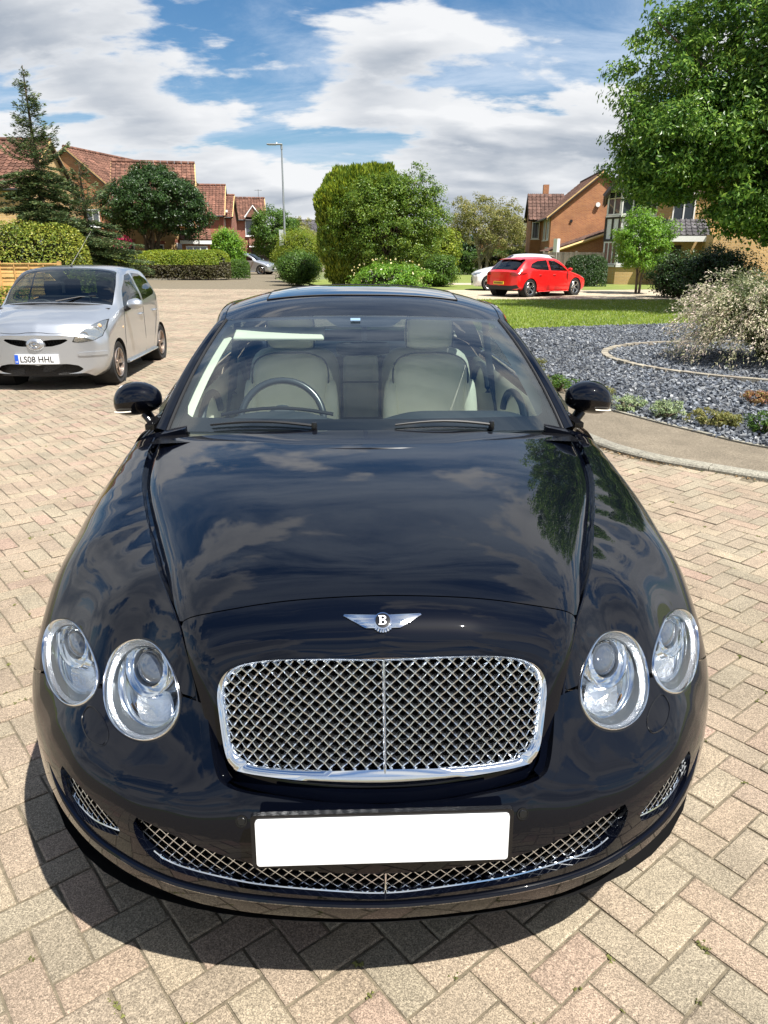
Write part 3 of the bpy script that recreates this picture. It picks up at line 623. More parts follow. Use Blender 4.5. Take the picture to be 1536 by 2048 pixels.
    for k in range(26):
        a=rng.uniform(-.5,2.2); b0=np.array([rng.uniform(-.9,1.7),rng.normal(0,.4),rng.uniform(3.2,4.6)]); L_=rng.uniform(.5,1.1); 
        p=[b0+np.array([math.cos(a)*L_*t,0.1*t,L_*(.8*t-.45*t*t*(1+.6*rng.random()))]) for t in np.linspace(0,1,7)]
        mb.tube(p,list(np.linspace(.016,.004,7)),4); Pp=np.array(p); t=rng.random(60)*5.99; i=t.astype(int); LV.append(Pp[i]*(1-(t-i))[:,None]+Pp[i+1]*(t-i)[:,None]+rng.normal(0,.045,(60,3)))
    mb.build('shoot',BARKG,r2,smooth=None)['kind']='stuff'; LV=np.concatenate(LV); leaf_obj('shoot_leaves',leaves(LV,sphere_pts(len(LV)),.095,.5),G_ASH,r2)
    shrub('mock_orange_bush',XY(775,29.5),29.5,'low pale green flowering shrub at the foot of the cypress','bush',2.9,1.25,9000,.10,G_BRIGHT,rough=.3)
    n=120; C=sphere_pts(n)*np.array([1.4,.7,.5])+np.array([XY(775,29.5),29.2,.95]); tag(kind='stuff',o=leaf_obj('yellow_roses',leaves(C,sphere_pts(n),.075,.9),leafmat('petal_yellow',(.7,.55,.2),(.8,.7,.35),(.85,.8,.55),.2)),label='few small yellow blossoms on the low pale shrub',cat='flowers')
    shrub('round_shrub',XY(868,42),42,'yellowish rounded shrub right of the centre tree','bush',2.3,3.1,13000,.13,G_YEL,rough=.2)
    shrub('round_shrub',XY(880,39),39.5,'darker low shrub at the lawn edge right of the centre tree','bush',1.9,1.6,8000,.10,G_MID,rough=.15)
    # sparse olive tree and hedges to its right
    tree('olive_green_tree',XY(965,62),62,'sparse olive-green tree with a leaning bare trunk beyond the lawn','tree',(XY(962,62),62,3.5),(3.3,2.6,2.1),360,42,.42,.16,G_OLIVE,.16,2,seed=51,rough=.28,inner=.3,bark=BARKG,nl=44,low=-.5)
    hedge('field_hedge',[(XY(880,66),66),(XY(965,67),67),(XY(1050,66),66)],2.2,1.75,0,14000,.15,G_MID,'dark rough hedge running behind the sparse olive tree',rough=.25,round_=.6)
    shrub('grey_shrub',XY(985,64),63.5,'dull greyish shrub beneath the sparse olive tree','bush',3.4,1.7,5000,.13,G_OLIVE,rough=.2)
    tree('far_tree',XY(1022,80),80,'pale far tree peeping between the olive tree and brick house','tree',(XY(1020,80),80,3.0),(2.6,2,1.9),160,50,.5,.2,G_OLIVE,.12,1,seed=52)
    # right-hand shrubs in front of the tudor house
    hedge('yew_hedge',[(XY(1158,40.5),40.8),(XY(1192,40.5),40.8)],1.3,1.5,0,12000,.08,G_DARK,'dark dense yew bush by the grey fence',round_=.5)
    tree('acer_tree',XY(1281,33.5),33.5,'small bright green tree with several stems in front of the bay window','tree',(XY(1282,33.5),33.5,2.0),(1.15,1.1,1.35),300,60,.24,.10,G_BRIGHT,.06,4,seed=61,rough=.22,low=-.8,inner=.35)
    shrub('dark_shrub',XY(1372,30),30.5,'dark evergreen shrub between the small bright tree and the willow','bush',2.3,1.75,9000,.10,G_DARK,rough=.2)
    shrub('dark_shrub',XY(1450,27),27.5,'dark evergreen shrub behind the dappled willow','bush',2.6,1.95,9000,.10,G_DARK,rough=.2)
    # dappled willow in the slate bed
    wx,wy=6.0,11.85; root=empty('dappled_willow',(wx,wy,.03),0,'pink and cream dappled willow shrub arching over the slate bed','shrub')
    mb=MB(); C=[];D=[]
    for k in range(620):
        a=rng.random()*2*PI; L_=rng.uniform(1.0,1.85); out=rng.uniform(.25,1.0)**.8*1.55; h_=rng.uniform(.8,1.75)*(1-.25*out/1.5); dr=rng.uniform(.15,.9)*(out/1.55)
        ts=np.linspace(0,1,9); p=np.stack([math.cos(a)*out*ts**1.15,math.sin(a)*out*ts**1.15,.05+h_*(1.9*ts-ts**2*(.95+.0))*1.0-dr*ts**4*1.1],1); p[:,2]=np.maximum(p[:,2],.06)
        if k<160: mb.tube(p,list(np.linspace(.009,.0025,9)),4)
        m_=165; t=(rng.random(m_)**.55)*7.99; i=t.astype(int); fr=(t-i)[:,None]; q=p[i]*(1-fr)+p[i+1]*fr+rng.normal(0,.038,(m_,3)); C.append(q); dd=(p[i+1]-p[i])/np.linalg.norm(p[i+1]-p[i],axis=1,keepdims=True); D.append(dd+rng.normal(0,.6,(m_,3)))
    C=np.concatenate(C);D=np.concatenate(D);D/=np.linalg.norm(D,axis=1,keepdims=True);n=len(C); sd=np.cross(D,sphere_pts(n)); sd/=np.linalg.norm(sd,axis=1,keepdims=True); s=rng.uniform(.03,.062,n)[:,None]
    V=np.stack([C,C+D*s*.5+sd*s*.17,C+D*s,C+D*s*.5-sd*s*.17],1); rr=np.linalg.norm(C*np.array([1,1,.8])-np.array([0,0,.6]),axis=1); inn=(rr+rng.normal(0,.2,n))<.95
    mb.build('stem',mat('willow_stem',(.16,.11,.06),.8),root,smooth=None)['kind']='stuff'; leaf_obj('pale_leaves',V[~inn],G_PINK,root); leaf_obj('green_leaves',V[inn],leafmat('willow_green',(.05,.08,.025),(.10,.13,.05),(.2,.22,.1),.3),root)
    # little plants along the path edge
    edge=[(1.98,9.9,.34,.30,G_OLIVE,'brownish heather clump','heather clump by the saloon, farthest up the path edge'),(2.40,8.35,.30,.2,G_OLIVE,'h','low brownish clump just past the right door mirror'),
          (2.62,7.98,.30,.16,None,'','small grey-green sedum nearest the right door mirror'),(2.92,7.62,.30,.17,None,'','larger grey-green sedum, second along the path edge'),
          (3.25,7.28,.36,.15,G_OLIVE,'','flat olive and brown clump along the path edge'),(3.42,7.22,.2,.13,G_OLIVE,'','small olive clump touching the flat brown one'),(3.62,6.93,.27,.2,G_MID,'','little round bright green shrub at the path edge'),
          (4.25,8.42,.26,.14,None,'red','small reddish-yellow clump alone on the slate'),(2.2,9.2,.28,.2,G_MID,'','green clump beside the path seen past the mirror'),(4.35,6.0,.3,.14,G_OLIVE,'','olive clump beyond the right edge of the path bend')]
    G_SED=leafmat('leaf_sedum',(.13,.20,.09),(.24,.31,.15),(.36,.42,.22),.2); G_RG=leafmat('leaf_red_yellow',(.22,.22,.05),(.28,.18,.06),(.30,.11,.07),.2)
    for i,(x,y,w,h,m_,tg,lb) in enumerate(edge):
        mm=G_RG if tg=='red' else (m_ or G_SED)
        shrub('edging_plant',x,y,lb,'plant',w*1.25,h,1500,.026,mm,z0=.04,group='small plants along the edge of the slate bed',rough=.2,up=.6,core=False)
    # dark wood mass at the very back
    hedge('far_treeline',[(-40,120),(-10,125),(20,122),(60,118)],6,4.6,0,26000,.55,G_DARK,'',rough=.3,round_=.8)
build_plants()
for o in list(bpy.data.objects):
    if o.name.startswith('far_treeline'):
        o['kind']='stuff'
        for k in ('label','category','group'):
            if k in o: del o[k]
    if o.get('group')=='' : del o['group']
# ================= houses, fences, street lamp =================
def brick_mat(name,c1,c2,mortar,sc=1.0):
    if name in MAT: return MAT[name]
    m=bpy.data.materials.new(name); m.use_nodes=True; nt=m.node_tree; N=nt.nodes.new; L=nt.links.new; b=nt.nodes['Principled BSDF']
    tc=N('ShaderNodeTexCoord'); sp=N('ShaderNodeSeparateXYZ'); L(tc.outputs['Object'],sp.inputs[0]); a=N('ShaderNodeMath'); a.operation='ADD'; L(sp.outputs[0],a.inputs[0]); L(sp.outputs[1],a.inputs[1])
    cb=N('ShaderNodeCombineXYZ'); L(a.outputs[0],cb.inputs[0]); L(sp.outputs[2],cb.inputs[1])
    br=N('ShaderNodeTexBrick'); br.inputs['Scale'].default_value=1; br.inputs['Brick Width'].default_value=.225; br.inputs['Row Height'].default_value=.075; br.inputs['Mortar Size'].default_value=.009; br.inputs['Mortar Smooth'].default_value=.3
    br.inputs['Color1'].default_value=(*c1,1); br.inputs['Color2'].default_value=(*c2,1); br.inputs['Mortar'].default_value=(*mortar,1); L(cb.outputs[0],br.inputs['Vector'])
    n=N('ShaderNodeTexNoise'); n.inputs['Scale'].default_value=.9; n.inputs['Detail'].default_value=6; L(tc.outputs['Object'],n.inputs['Vector']); mr=N('ShaderNodeMapRange'); mr.inputs[1].default_value=.3; mr.inputs[2].default_value=.7; mr.inputs[3].default_value=.82; mr.inputs[4].default_value=1.15; L(n.outputs['Fac'],mr.inputs[0])
    vm=N('ShaderNodeVectorMath'); vm.operation='SCALE'; L(br.outputs['Color'],vm.inputs[0]); L(mr.outputs[0],vm.inputs['Scale']); L(vm.outputs[0],b.inputs['Base Color']); b.inputs['Roughness'].default_value=.9
    bp=N('ShaderNodeBump'); bp.inputs['Strength'].default_value=.5; bp.inputs['Distance'].default_value=.01; bp.invert=True; L(br.outputs['Fac'],bp.inputs['Height']); L(bp.outputs[0],b.inputs['Normal'])
    MAT[name]=m; return m
ORANGE=brick_mat('orange_brick',(.43,.175,.065),(.33,.12,.05),(.36,.27,.18))
YELLOWB=brick_mat('yellow_brick',(.55,.36,.14),(.46,.29,.11),(.45,.38,.27))
REDB=brick_mat('red_brick',(.33,.085,.045),(.26,.07,.04),(.3,.24,.18))
UPVC=mat('white_upvc',(.78,.78,.76),.35)
DARKTIM=mat('dark_timber',(.03,.022,.018),.6)
PANE=mat('window_pane',(.05,.06,.075),.04,0,.9,1,.02)
CURT=mat('net_curtain',(.45,.46,.46),.9)
GUTT=mat('gutter_black',(.02,.02,.022),.4)
BARGE=mat('bargeboard',(.62,.42,.18),.7,var=.15,scale=3)
GREYB=mat('pebbled_white',(.72,.73,.72),.8,var=.06,scale=9)
def tilem(name,c): 
    m=stone(name,[tuple(x*f for x in c) for f in (.75,1.0,1.2,.9)],(.75,1.2),3,rough=.85,bump=.2); return m
TILE=tilem('roof_tile_brown',(.155,.078,.055)); TILED=tilem('roof_tile_dark',(.12,.07,.055)); TILEO=tilem('roof_tile_red',(.175,.085,.06)); TILEG=tilem('roof_tile_grey',(.10,.095,.10))
def roof_plane(parent,a,b,c,d,m,tw=.30,th=.32,lift=.05,name='roof_tiles'):
    """interlocking tiles over the slope a-b (eaves, left to right), d-c (ridge)"""
    a,b,c,d=[np.array(p,float) for p in (a,b,c,d)]; nu=max(2,int(np.linalg.norm(b-a)/tw)); nv=max(2,int(np.linalg.norm(d-a)/th))
    nrm=np.cross(b-a,d-a); nrm/=np.linalg.norm(nrm); 
    if nrm[2]<0: nrm=-nrm
    prof=[(0,.0),(.12,.035),(.30,.045),(.42,.0),(.95,.0)]
    V=[];F=[];n=0
    for j in range(nv):
        for i in range(nu):
            base=len(V)
            for vv,dz in ((j/nv,lift+.03),((j+1.06)/nv,lift)):
                vv=min(vv,1)
                for u,z in prof:
                    uu=(i+u)/nu; p=(a*(1-uu)+b*uu)*(1-vv)+(d*(1-uu)+c*uu)*vv+nrm*(dz+z); V.append(p)
            for k in range(4): F.append((base+k,base+k+1,base+6+k,base+5+k))
            # front lip
            bb=len(V)
            for u,z in prof: 
                uu=(i+u)/nu; vv=j/nv; V.append((a*(1-uu)+b*uu)*(1-vv)+(d*(1-uu)+c*uu)*vv+nrm*(lift-.02))
            for k in range(4): F.append((bb+k,bb+k+1,base+k+1,base+k))
    o=link(name,raw_mesh(name,np.array(V),np.array(F),m),parent); o['kind']='stuff'
    mb=MB(); t=nrm*.0; mb.add([a+t,b+t,c+t,d+t,a-nrm*.09,b-nrm*.09,c-nrm*.09,d-nrm*.09],[(0,1,2,3),(7,6,5,4),(0,4,5,1),(1,5,6,2),(2,6,7,3),(3,7,4,0)]); mb.build('roof_deck',DARKTIM,parent,smooth=None)
    return o
def window(parent,c,w,h,ax,out,panes=2,m=None,depth=.09,lintel=None,sill=True,bars=0):
    """window on a wall: c centre of the opening, ax along the wall, out outward"""
    c=Vector(c); ax=Vector(ax).normalized(); out=Vector(out).normalized(); up=Vector((0,0,1))
    M=Matrix((ax.to_4d()*0+Vector((ax.x,ax.y,ax.z,0)),Vector((up.x,up.y,up.z,0)),Vector((out.x,out.y,out.z,0)),Vector((0,0,0,1)))).transposed(); M=Matrix.Translation(c)@M
    fr=MB(); t=.07
    for x0,x1,y0,y1 in [(-w/2,-w/2+t,-h/2,h/2),(w/2-t,w/2,-h/2,h/2),(-w/2+t,w/2-t,-h/2,-h/2+t),(-w/2+t,w/2-t,h/2-t,h/2)]: fr.box(x0,x1,y0,y1,-.03,.035,M)
    for k in range(1,panes): x=-w/2+w*k/panes; fr.box(x-t/2,x+t/2,-h/2+t,h/2-t,-.03,.03,M)
    if bars: fr.box(-w/2+t,w/2-t,h*.18,h*.18+.04,-.03,.028,M)
    f=fr.build('window',UPVC,parent,smooth=None)
    for k in range(panes):
        x0=-w/2+w*k/panes+t/2; x1=-w/2+w*(k+1)/panes-t/2; p=MB(); p.box(x0,x1,-h/2+t*.5,h/2-t*.5,-.02,.0,M); p.build('pane',PANE,f,smooth=None)
    if sill: s_=MB(); s_.box(-w/2-.06,w/2+.06,-h/2-.07,-h/2-.003,-.02,.11,M); s_.build('sill',UPVC,f,smooth=None)
    if lintel: s_=MB(); s_.box(-w/2-.1,w/2+.1,h/2+.003,h/2+.22,-.02,.02,M); s_.build('lintel',lintel,f,smooth=None)
    return f
def gable_house(loc,rz,label,W,D,eave,ridge,wallm,tile,axis='x',chim=None,cat='house',over=.35,barge=True,gable_m=None):
    """W along local x, D along local y; ridge runs along `axis`"""
    h=empty('brick_house',loc,rz,label,cat)
    mb=MB(); x0,x1,y0,y1=-W/2,W/2,-D/2,D/2
    mb.add([(x0,y0,-.3),(x1,y0,-.3),(x1,y1,-.3),(x0,y1,-.3),(x0,y0,eave),(x1,y0,eave),(x1,y1,eave),(x0,y1,eave)],[(0,1,5,4),(1,2,6,5),(2,3,7,6),(3,0,4,7)])
    if axis=='x': mb.add([(x0,y0,eave),(x0,y1,eave),(x0,0,ridge-.05),(x1,y0,eave),(x1,y1,eave),(x1,0,ridge-.05)],[(0,2,1),(3,4,5)])
    else: mb.add([(x0,y0,eave),(x1,y0,eave),(0,y0,ridge-.05),(x0,y1,eave),(x1,y1,eave),(0,y1,ridge-.05)],[(0,1,2),(3,5,4)])
    mb.build('wall',wallm,h,smooth=None)
    o=over; sl=(ridge-eave)/(D/2 if axis=='x' else W/2); ze=eave-o*sl
    if axis=='x':
        roof_plane(h,(x0-o*.6,y0-o,ze),(x1+o*.6,y0-o,ze),(x1+o*.6,0,ridge),(x0-o*.6,0,ridge),tile); roof_plane(h,(x1+o*.6,y1+o,ze),(x0-o*.6,y1+o,ze),(x0-o*.6,0,ridge),(x1+o*.6,0,ridge),tile)
        ends=[((s*(W/2+o*.5),y0-o,ze-.1),(s*(W/2+o*.5),0,ridge-.1),(s*(W/2+o*.5),y1+o,ze-.1)) for s in (-1,1)]; rd=[(x0-o*.6,0,ridge+.09),(x1+o*.6,0,ridge+.09)]; gt=[[(x0,y0-o-.06,ze),(x1,y0-o-.06,ze)],[(x0,y1+o+.06,ze),(x1,y1+o+.06,ze)]]
    else:
        roof_plane(h,(x0-o,y1+o*.6,ze),(x0-o,y0-o*.6,ze),(0,y0-o*.6,ridge),(0,y1+o*.6,ridge),tile); roof_plane(h,(x1+o,y0-o*.6,ze),(x1+o,y1+o*.6,ze),(0,y1+o*.6,ridge),(0,y0-o*.6,ridge),tile)
        ends=[((x0-o,s*(D/2+o*.5),ze-.1),(0,s*(D/2+o*.5),ridge-.1),(x1+o,s*(D/2+o*.5),ze-.1)) for s in (-1,1)]; rd=[(0,y0-o*.6,ridge+.09),(0,y1+o*.6,ridge+.09)]; gt=[[(x0-o-.06,y0,ze),(x0-o-.06,y1,ze)],[(x1+o+.06,y0,ze),(x1+o+.06,y1,ze)]]
    # ridge tiles one by one
    A=np.array(rd[0]);B=np.array(rd[1]); n=int(np.linalg.norm(B-A)/.45); m2=MB()
    for k in range(n): m2.tube([A+(B-A)*(k+.03)/n,A+(B-A)*(k+.97)/n],.13,8)
    rt=m2.build('ridge_tiles',tile,h); rt['kind']='stuff'
    if barge:
        for e in ends:
            b_=MB(); nn=np.array([1,0,0]) if axis=='x' else np.array([0,1,0])
            G=[[np.array(p)+nn*.03,np.array(p)+nn*.03+np.array([0,0,.20]),np.array(p)-nn*.03+np.array([0,0,.20]),np.array(p)-nn*.03,np.array(p)+nn*.03] for p in e]; b_.grid(G); b_.build('bargeboard',BARGE,h,smooth=None)
    for g_ in gt: b_=MB(); b_.tube(g_,.06,6); b_.build('gutter',GUTT,h)
    if chim: cx_,cy_,ch=chim; b_=MB(); b_.box(cx_-.3,cx_+.3,cy_-.3,cy_+.3,ridge-1.0,ridge+ch); b_.box(cx_-.36,cx_+.36,cy_-.36,cy_+.36,ridge+ch-.12,ridge+ch+.003); c_=b_.build('chimney',wallm,h,smooth=None); b_=MB(); b_.tube([(cx_,cy_,ridge+ch),(cx_,cy_,ridge+ch+.35)],[.11,.09],10); b_.build('chimney_pot',TILEO,c_)
    return h
def build_houses():
    F=(0,-1,0); X1=(1,0,0)
    # A far left, yellow brick, roof slope towards us
    xa=XY(-60,42)
    A=gable_house((XY(60,41)-4.6,44.5,0),R(4),'yellow brick house with brown tiled roof, cut by the left edge of the photo',9.2,8.2,4.75,7.25,YELLOWB,TILE,'x')
    window(A,(2.35,-4.14,3.85),1.0,1.25,X1,F,1,lintel=REDB); window(A,(-1.2,-4.14,3.85),1.2,1.25,X1,F,2,lintel=REDB)
    # B behind the spruce
    B=gable_house((XY(182,58),62,0),R(-14),'red brick house with brown hipped gable showing between the two spruces',8.2,8.5,5.3,8.5,ORANGE,TILE,'y')
    window(B,(-1.8,-4.27,3.9),1.1,1.2,X1,F,2,lintel=YELLOWB); window(B,(1.6,-4.27,3.9),1.1,1.2,X1,F,2,lintel=YELLOWB)
    B2=gable_house((XY(255,62),64.5,0),R(2),'lower brown-roofed wing between the spruces and the dark maple',6.5,7,5.0,7.75,ORANGE,TILED,'x')
    # C gable end on its right
    W=XY(383,54)-XY(232,54)
    Cx=(XY(383,54)+XY(232,54))/2
    C=gable_house((Cx-.3,56.5,0),R(13),'house with long brown roof and tall orange brick gable end behind the dark maple',W,6.6,4.75,7.4,ORANGE,TILE,'x')
    # yellow brick front skin and lean-to porch
    b_=MB(); b_.box(-W/2+.05,W/2-.55,-3.36,-3.303,-.2,4.9); b_.build('front_wall',YELLOWB,C,smooth=None)
    for x in (-2.0,-.1,1.7): window(C,(x,-3.38,1.6 if x!=-.1 else 1.5),.95,1.2,X1,F,2,lintel=REDB)
    window(C,(1.9,-3.38,3.9),1.1,1.1,X1,F,2,lintel=REDB)
    window(C,(W/2+.02,1.5,4.0),.6,1.1,(0,1,0),(1,0,0),1)
    P=empty('porch',(0,0,0)); 
    roof_plane(C,(W/2-1.1,-4.9,2.35),(W/2+.95,-4.9,2.35),(W/2+.95,-3.2,3.05),(W/2-1.1,-3.2,3.05),TILEO,name='porch_tiles')
    bpy.data.objects.remove(P)
    b_=MB(); b_.box(W/2-1.0,W/2+.85,-4.75,-3.37,-.1,2.3); b_.build('porch_wall',ORANGE,C,smooth=None)
    b_=MB(); b_.box(W/2-1.1,W/2+.95,-4.93,-4.86,2.12,2.34); b_.build('porch_fascia',UPVC,C,smooth=None)
    window(C,(W/2-.05,-4.77,1.35),1.4,1.3,X1,F,3)
    # D roof with white bay
    D=gable_house((XY(402,71),75,0),R(8),'brick house with steep brown roof and white bay window above the laurel bush',XY(436,71)-XY(372,71),7,4.9,7.4,REDB,TILEO,'x')
    D2=gable_house((XY(440,74),76,0),R(6),'narrow red brick wing with a white bay beside the steep roof',1.9,6,4.8,6.6,REDB,TILEO,'x')
    window(D2,(-.15,-3.07,4.1),1.15,1.9,X1,F,2)
    b_=MB(); b_.box(-.9,.7,-3.35,-3.0,5.05,5.25); b_.build('bay_cornice',UPVC,D2,smooth=None)
    # E brick house with dormer gable
    wE=XY(516,85)-XY(443,85)
    E=gable_house(((XY(516,85)+XY(443,85))/2,89,0),R(10),'orange brick house with small white dormer gable beside the street lamp',wE,7.5,5.05,7.2,REDB,TILE,'x')
    window(E,(.75,-3.8,4.1),1.75,1.7,X1,F,2); window(E,(-1.55,-3.8,4.1),.9,1.5,X1,F,2)
    b_=MB(); b_.add([(-.05,-4.3,5.15),(1.55,-4.3,5.15),(.75,-4.3,6.2),(-.05,-3.2,5.15),(1.55,-3.2,5.15),(.75,-3.0,6.2)],[(0,1,2),(0,2,5,3),(1,4,5,2)]); b_.build('dormer',TILE,E,smooth=None)
    b_=MB(); b_.tube([(-.12,-4.33,5.1),(.75,-4.33,6.25),(1.62,-4.33,5.1)],.09,4); b_.build('dormer_bargeboard',UPVC,E,smooth=None)
    roof_plane(E,(.2,-5.6,2.2),(2.6,-5.6,2.2),(2.6,-3.7,3.0),(.2,-3.7,3.0),TILEO,name='garage_tiles')
    b_=MB(); b_.box(.4,2.3,-5.2,-3.76,-.1,2.1); b_.build('garage_door',DARKTIM,E,smooth=None)
    b_=MB(); b_.tube([(.2,-5.7,2.15),(2.6,-5.7,2.15)],.09,6); b_.build('gutter',UPVC,E)
    b_=MB(); b_.tube([(1.5,0,7.2),(1.5,0,8.2)],.02,5); b_.tube([(1.1,0,8.1),(1.9,0,8.1)],.02,5); b_.build('aerial',GUTT,E)
    # F grey roofs
    gable_house((XY(612,108),110,0),R(24),'distant house with dark grey roof just left of the cypress',4.8,6,4.0,5.7,brick_mat('dull_brick',(.2,.12,.08),(.17,.1,.07),(.2,.18,.15)),TILEG,'x')
    # G right orange gable house
    Gx=XY(1203,57.5)
    G_=gable_house((Gx,62.6,0),R(-4.3),'orange brick house with a big plain gable wall and brown roof behind the grey fence',6.9,9,4.35,7.15,ORANGE,TILED,'y',chim=None)
    b_=MB(); b_.tube([(-.2,-4.52,5.0),(-.2,-4.68,5.0)],.16,12); b_.build('alarm_box',UPVC,G_)
    b_=MB(); b_.tube([(-2.0,-4.5,3.9),(-2.0,-4.58,3.9)],.10,10); b_.build('flue',GUTT,G_)
    # left side windows and projecting wing
    for yy in (-3.2,-1.2): window(G_,(-3.47,yy,3.35),1.0,1.5,(0,1,0),(-1,0,0),1)
    for yy in (-3.0,): window(G_,(-3.47,yy,1.4),1.3,1.4,(0,1,0),(-1,0,0),2)
    b_=MB(); b_.box(-4.3,-3.453,1.2,4.45,-.3,4.4); b_.add([(-4.3,1.2,4.4),(-4.3,4.45,4.4),(-4.3,2.85,6.1)],[(0,2,1)]); b_.build('wing_wall',ORANGE,G_,smooth=None)
    roof_plane(G_,(-4.55,.9,4.15),(-1.6,.9,4.15),(-1.6,2.85,6.2),(-4.55,2.85,6.2),TILED,name='wing_tiles'); roof_plane(G_,(-1.6,4.8,4.15),(-4.55,4.8,4.15),(-4.55,2.85,6.2),(-1.6,2.85,6.2),TILED,name='wing_tiles')
    window(G_,(-3.9,1.18,3.4),.6,1.3,X1,F,1)
    b_=MB(); b_.box(-3.2,-2.75,3.6,4.1,5.5,7.0); b_.build('chimney',ORANGE,G_,smooth=None)
    # lean-to extension in front
    b_=MB(); b_.add([(-3.3,-8.6,-.3),(3.7,-8.6,-.3),(3.7,-4.52,-.3),(-3.3,-4.52,-.3),(-3.3,-8.6,2.0),(3.7,-8.6,4.3),(3.7,-4.52,4.3),(-3.3,-4.52,2.0)],[(0,1,5,4),(3,0,4,7),(1,2,6,5)]); b_.build('extension_wall',ORANGE,G_,smooth=None)
    roof_plane(G_,(-4.1,-4.4,1.72),(-4.1,-8.8,1.72),(3.7,-8.8,4.35),(3.7,-4.4,4.35),TILED,name='extension_tiles')
    b_=MB(); b_.tube([(-4.1,-8.83,1.62),(3.7,-8.83,4.25)],.10,4); b_.build('bargeboard',BARGE,G_)
    b_=MB(); b_.tube([(-3.55,-9.0,0),(-3.55,-9.0,2.6)],.22,4); b_.build('boundary_post',UPVC,G_)
    gable_house((XY(1030,88),90,0),R(30),'low dark-roofed garage roof seen beyond the sparse olive tree',6.0,5,2.6,5.2,ORANGE,TILEG,'x')
    # H Tudor style house with bay window
    X0=XY(1300,43); Yh=44.0
    H_=empty('tudor_house',(X0,Yh,0),R(-15),'yellow brick house with dark timbered bay window, half hidden by the ash tree','house')
    def bx(name,m,*a): b_=MB(); b_.box(*a); return b_.build(name,m,H_,smooth=None)
    bx('wall',YELLOWB,.0,9.5,0,9,-.3,4.75)
    bx('side_wall',YELLOWB,-1.9,-.003,1.2,9,-.3,5.0)
    # gabled roof (mostly behind the tree)
    roof_plane(H_,(-.7,-.1,4.6),(9.8,-.1,4.6),(9.8,4.4,7.3),(-.7,4.4,7.3),TILED)
    roof_plane(H_,(-2.45,9,4.6),(-2.45,-1.4,4.6),(-.7,-1.4,7.0),(-.7,9,7.0),TILED,name='gable_tiles'); roof_plane(H_,(1.5,-1.4,4.6),(1.5,9,4.6),(-.7,9,7.0),(-.7,-1.4,7.0),TILED,name='gable_tiles')
    b_=MB(); b_.add([(-2.1,-.9,4.9),(.9,-.9,4.9),(-.7,-.9,6.7)],[(0,1,2)]); b_.build('gable_panel',GREYB,H_,smooth=None)
    for p,q in (((-2.5,-1.42,4.55),(-.7,-1.42,7.05)),((1.55,-1.42,4.55),(-.7,-1.42,7.05))): b_=MB(); b_.tube([p,q],.14,4); b_.build('bargeboard',DARKTIM,H_,smooth=None)
    for x in (-1.9,-1.3,-.7,-.1,.5): b_=MB(); b_.box(x-.06,x+.06,-.96,-.903,4.9,4.9+1.75*(1-abs(x+.7)/1.6)); b_.build('gable_timber',DARKTIM,H_,smooth=None)
    # two-storey bay: plan polygon
    bay=[(-2.25,1.1),(-2.25,.1),(-1.55,-.85),(-.35,-.85),(.35,.0)]
    def band(name,m,z0,z1,off=0.0):
        for i in range(len(bay)-1):
            p=np.array(bay[i]);q=np.array(bay[i+1]); d=(q-p)/np.linalg.norm(q-p); n_=np.array([d[1],-d[0]]); 
            b_=MB(); b_.add([(*(p+n_*off),z0),(*(q+n_*off),z0),(*(q+n_*off),z1),(*(p+n_*off),z1),(*p,z1),(*q,z1)],[(0,1,2,3),(3,2,5,4)]); b_.build(name,m,H_,smooth=None)
    band('bay_base',YELLOWB,-.2,.95,.004); band('bay_sill',UPVC,.95,1.05,.08); band('bay_panel',GREYB,2.3,3.6,.0); band('bay_sill',UPVC,3.57,3.64,.07); band('bay_head',UPVC,4.93,5.02,.02)
    for i in range(len(bay)-1):
        p=np.array(bay[i]);q=np.array(bay[i+1]); L_=np.linalg.norm(q-p); d=(q-p)/L_; n_=np.array([d[1],-d[0]]); c=(p+q)/2
        window(H_,(c[0]-n_[0]*.0,c[1],1.68),L_-.04,1.22,(d[0],d[1],0),(n_[0],n_[1],0),max(2,round(L_/.45)),sill=False)
        window(H_,(c[0],c[1],4.28),L_-.04,1.24,(d[0],d[1],0),(n_[0],n_[1],0),max(1,round(L_/.6)),sill=False,bars=1)
        for t in (0,.5,1): 
            r=p+(q-p)*t+n_*.01; b_=MB(); b_.tube([(r[0],r[1],2.3),(r[0],r[1],3.6)],.075,4); b_.build('bay_timber',DARKTIM,H_,smooth=None)
        for z in (2.35,3.54): b_=MB(); b_.tube([(*(p+n_*.02),z),(*(q+n_*.02),z)],.07,4); b_.build('bay_timber',DARKTIM,H_,smooth=None)
    window(H_,(1.75,-.02,3.9),1.15,1.45,X1,F,2,lintel=UPVC); window(H_,(5,-.02,4.3),1.3,1.3,X1,F,2,lintel=UPVC); window(H_,(5.6,-.02,1.5),1.8,1.3,X1,F,3,lintel=UPVC)
    # porch lean-to
    roof_plane(H_,(.35,-1.5,2.55),(3.1,-1.5,2.55),(2.9,-.02,3.4),(.55,-.02,3.4),TILEG,name='porch_tiles')
    b_=MB(); b_.box(.35,3.1,-1.56,-1.48,2.28,2.56); b_.build('porch_fascia',UPVC,H_,smooth=None)
    b_=MB(); b_.add([(3.12,-1.5,2.3),(3.12,0,2.3),(3.12,0,3.4),(3.12,-1.5,2.6)],[(0,1,2,3)]); b_.build('porch_cheek',UPVC,H_,smooth=None)
    b_=MB(); b_.box(.9,1.85,-.05,-.003,0,2.1); b_.build('front_door',DARKTIM,H_,smooth=None)
    bx('garage_wall',YELLOWB,2.9,9.5,-4.2,-.003,-.3,2.6)
    # fences
    fence((XY(1096,43),44.5),(XY(1212,43),43.4),1.72,'weathered grey close-board fence between the driveway and the orange brick house')
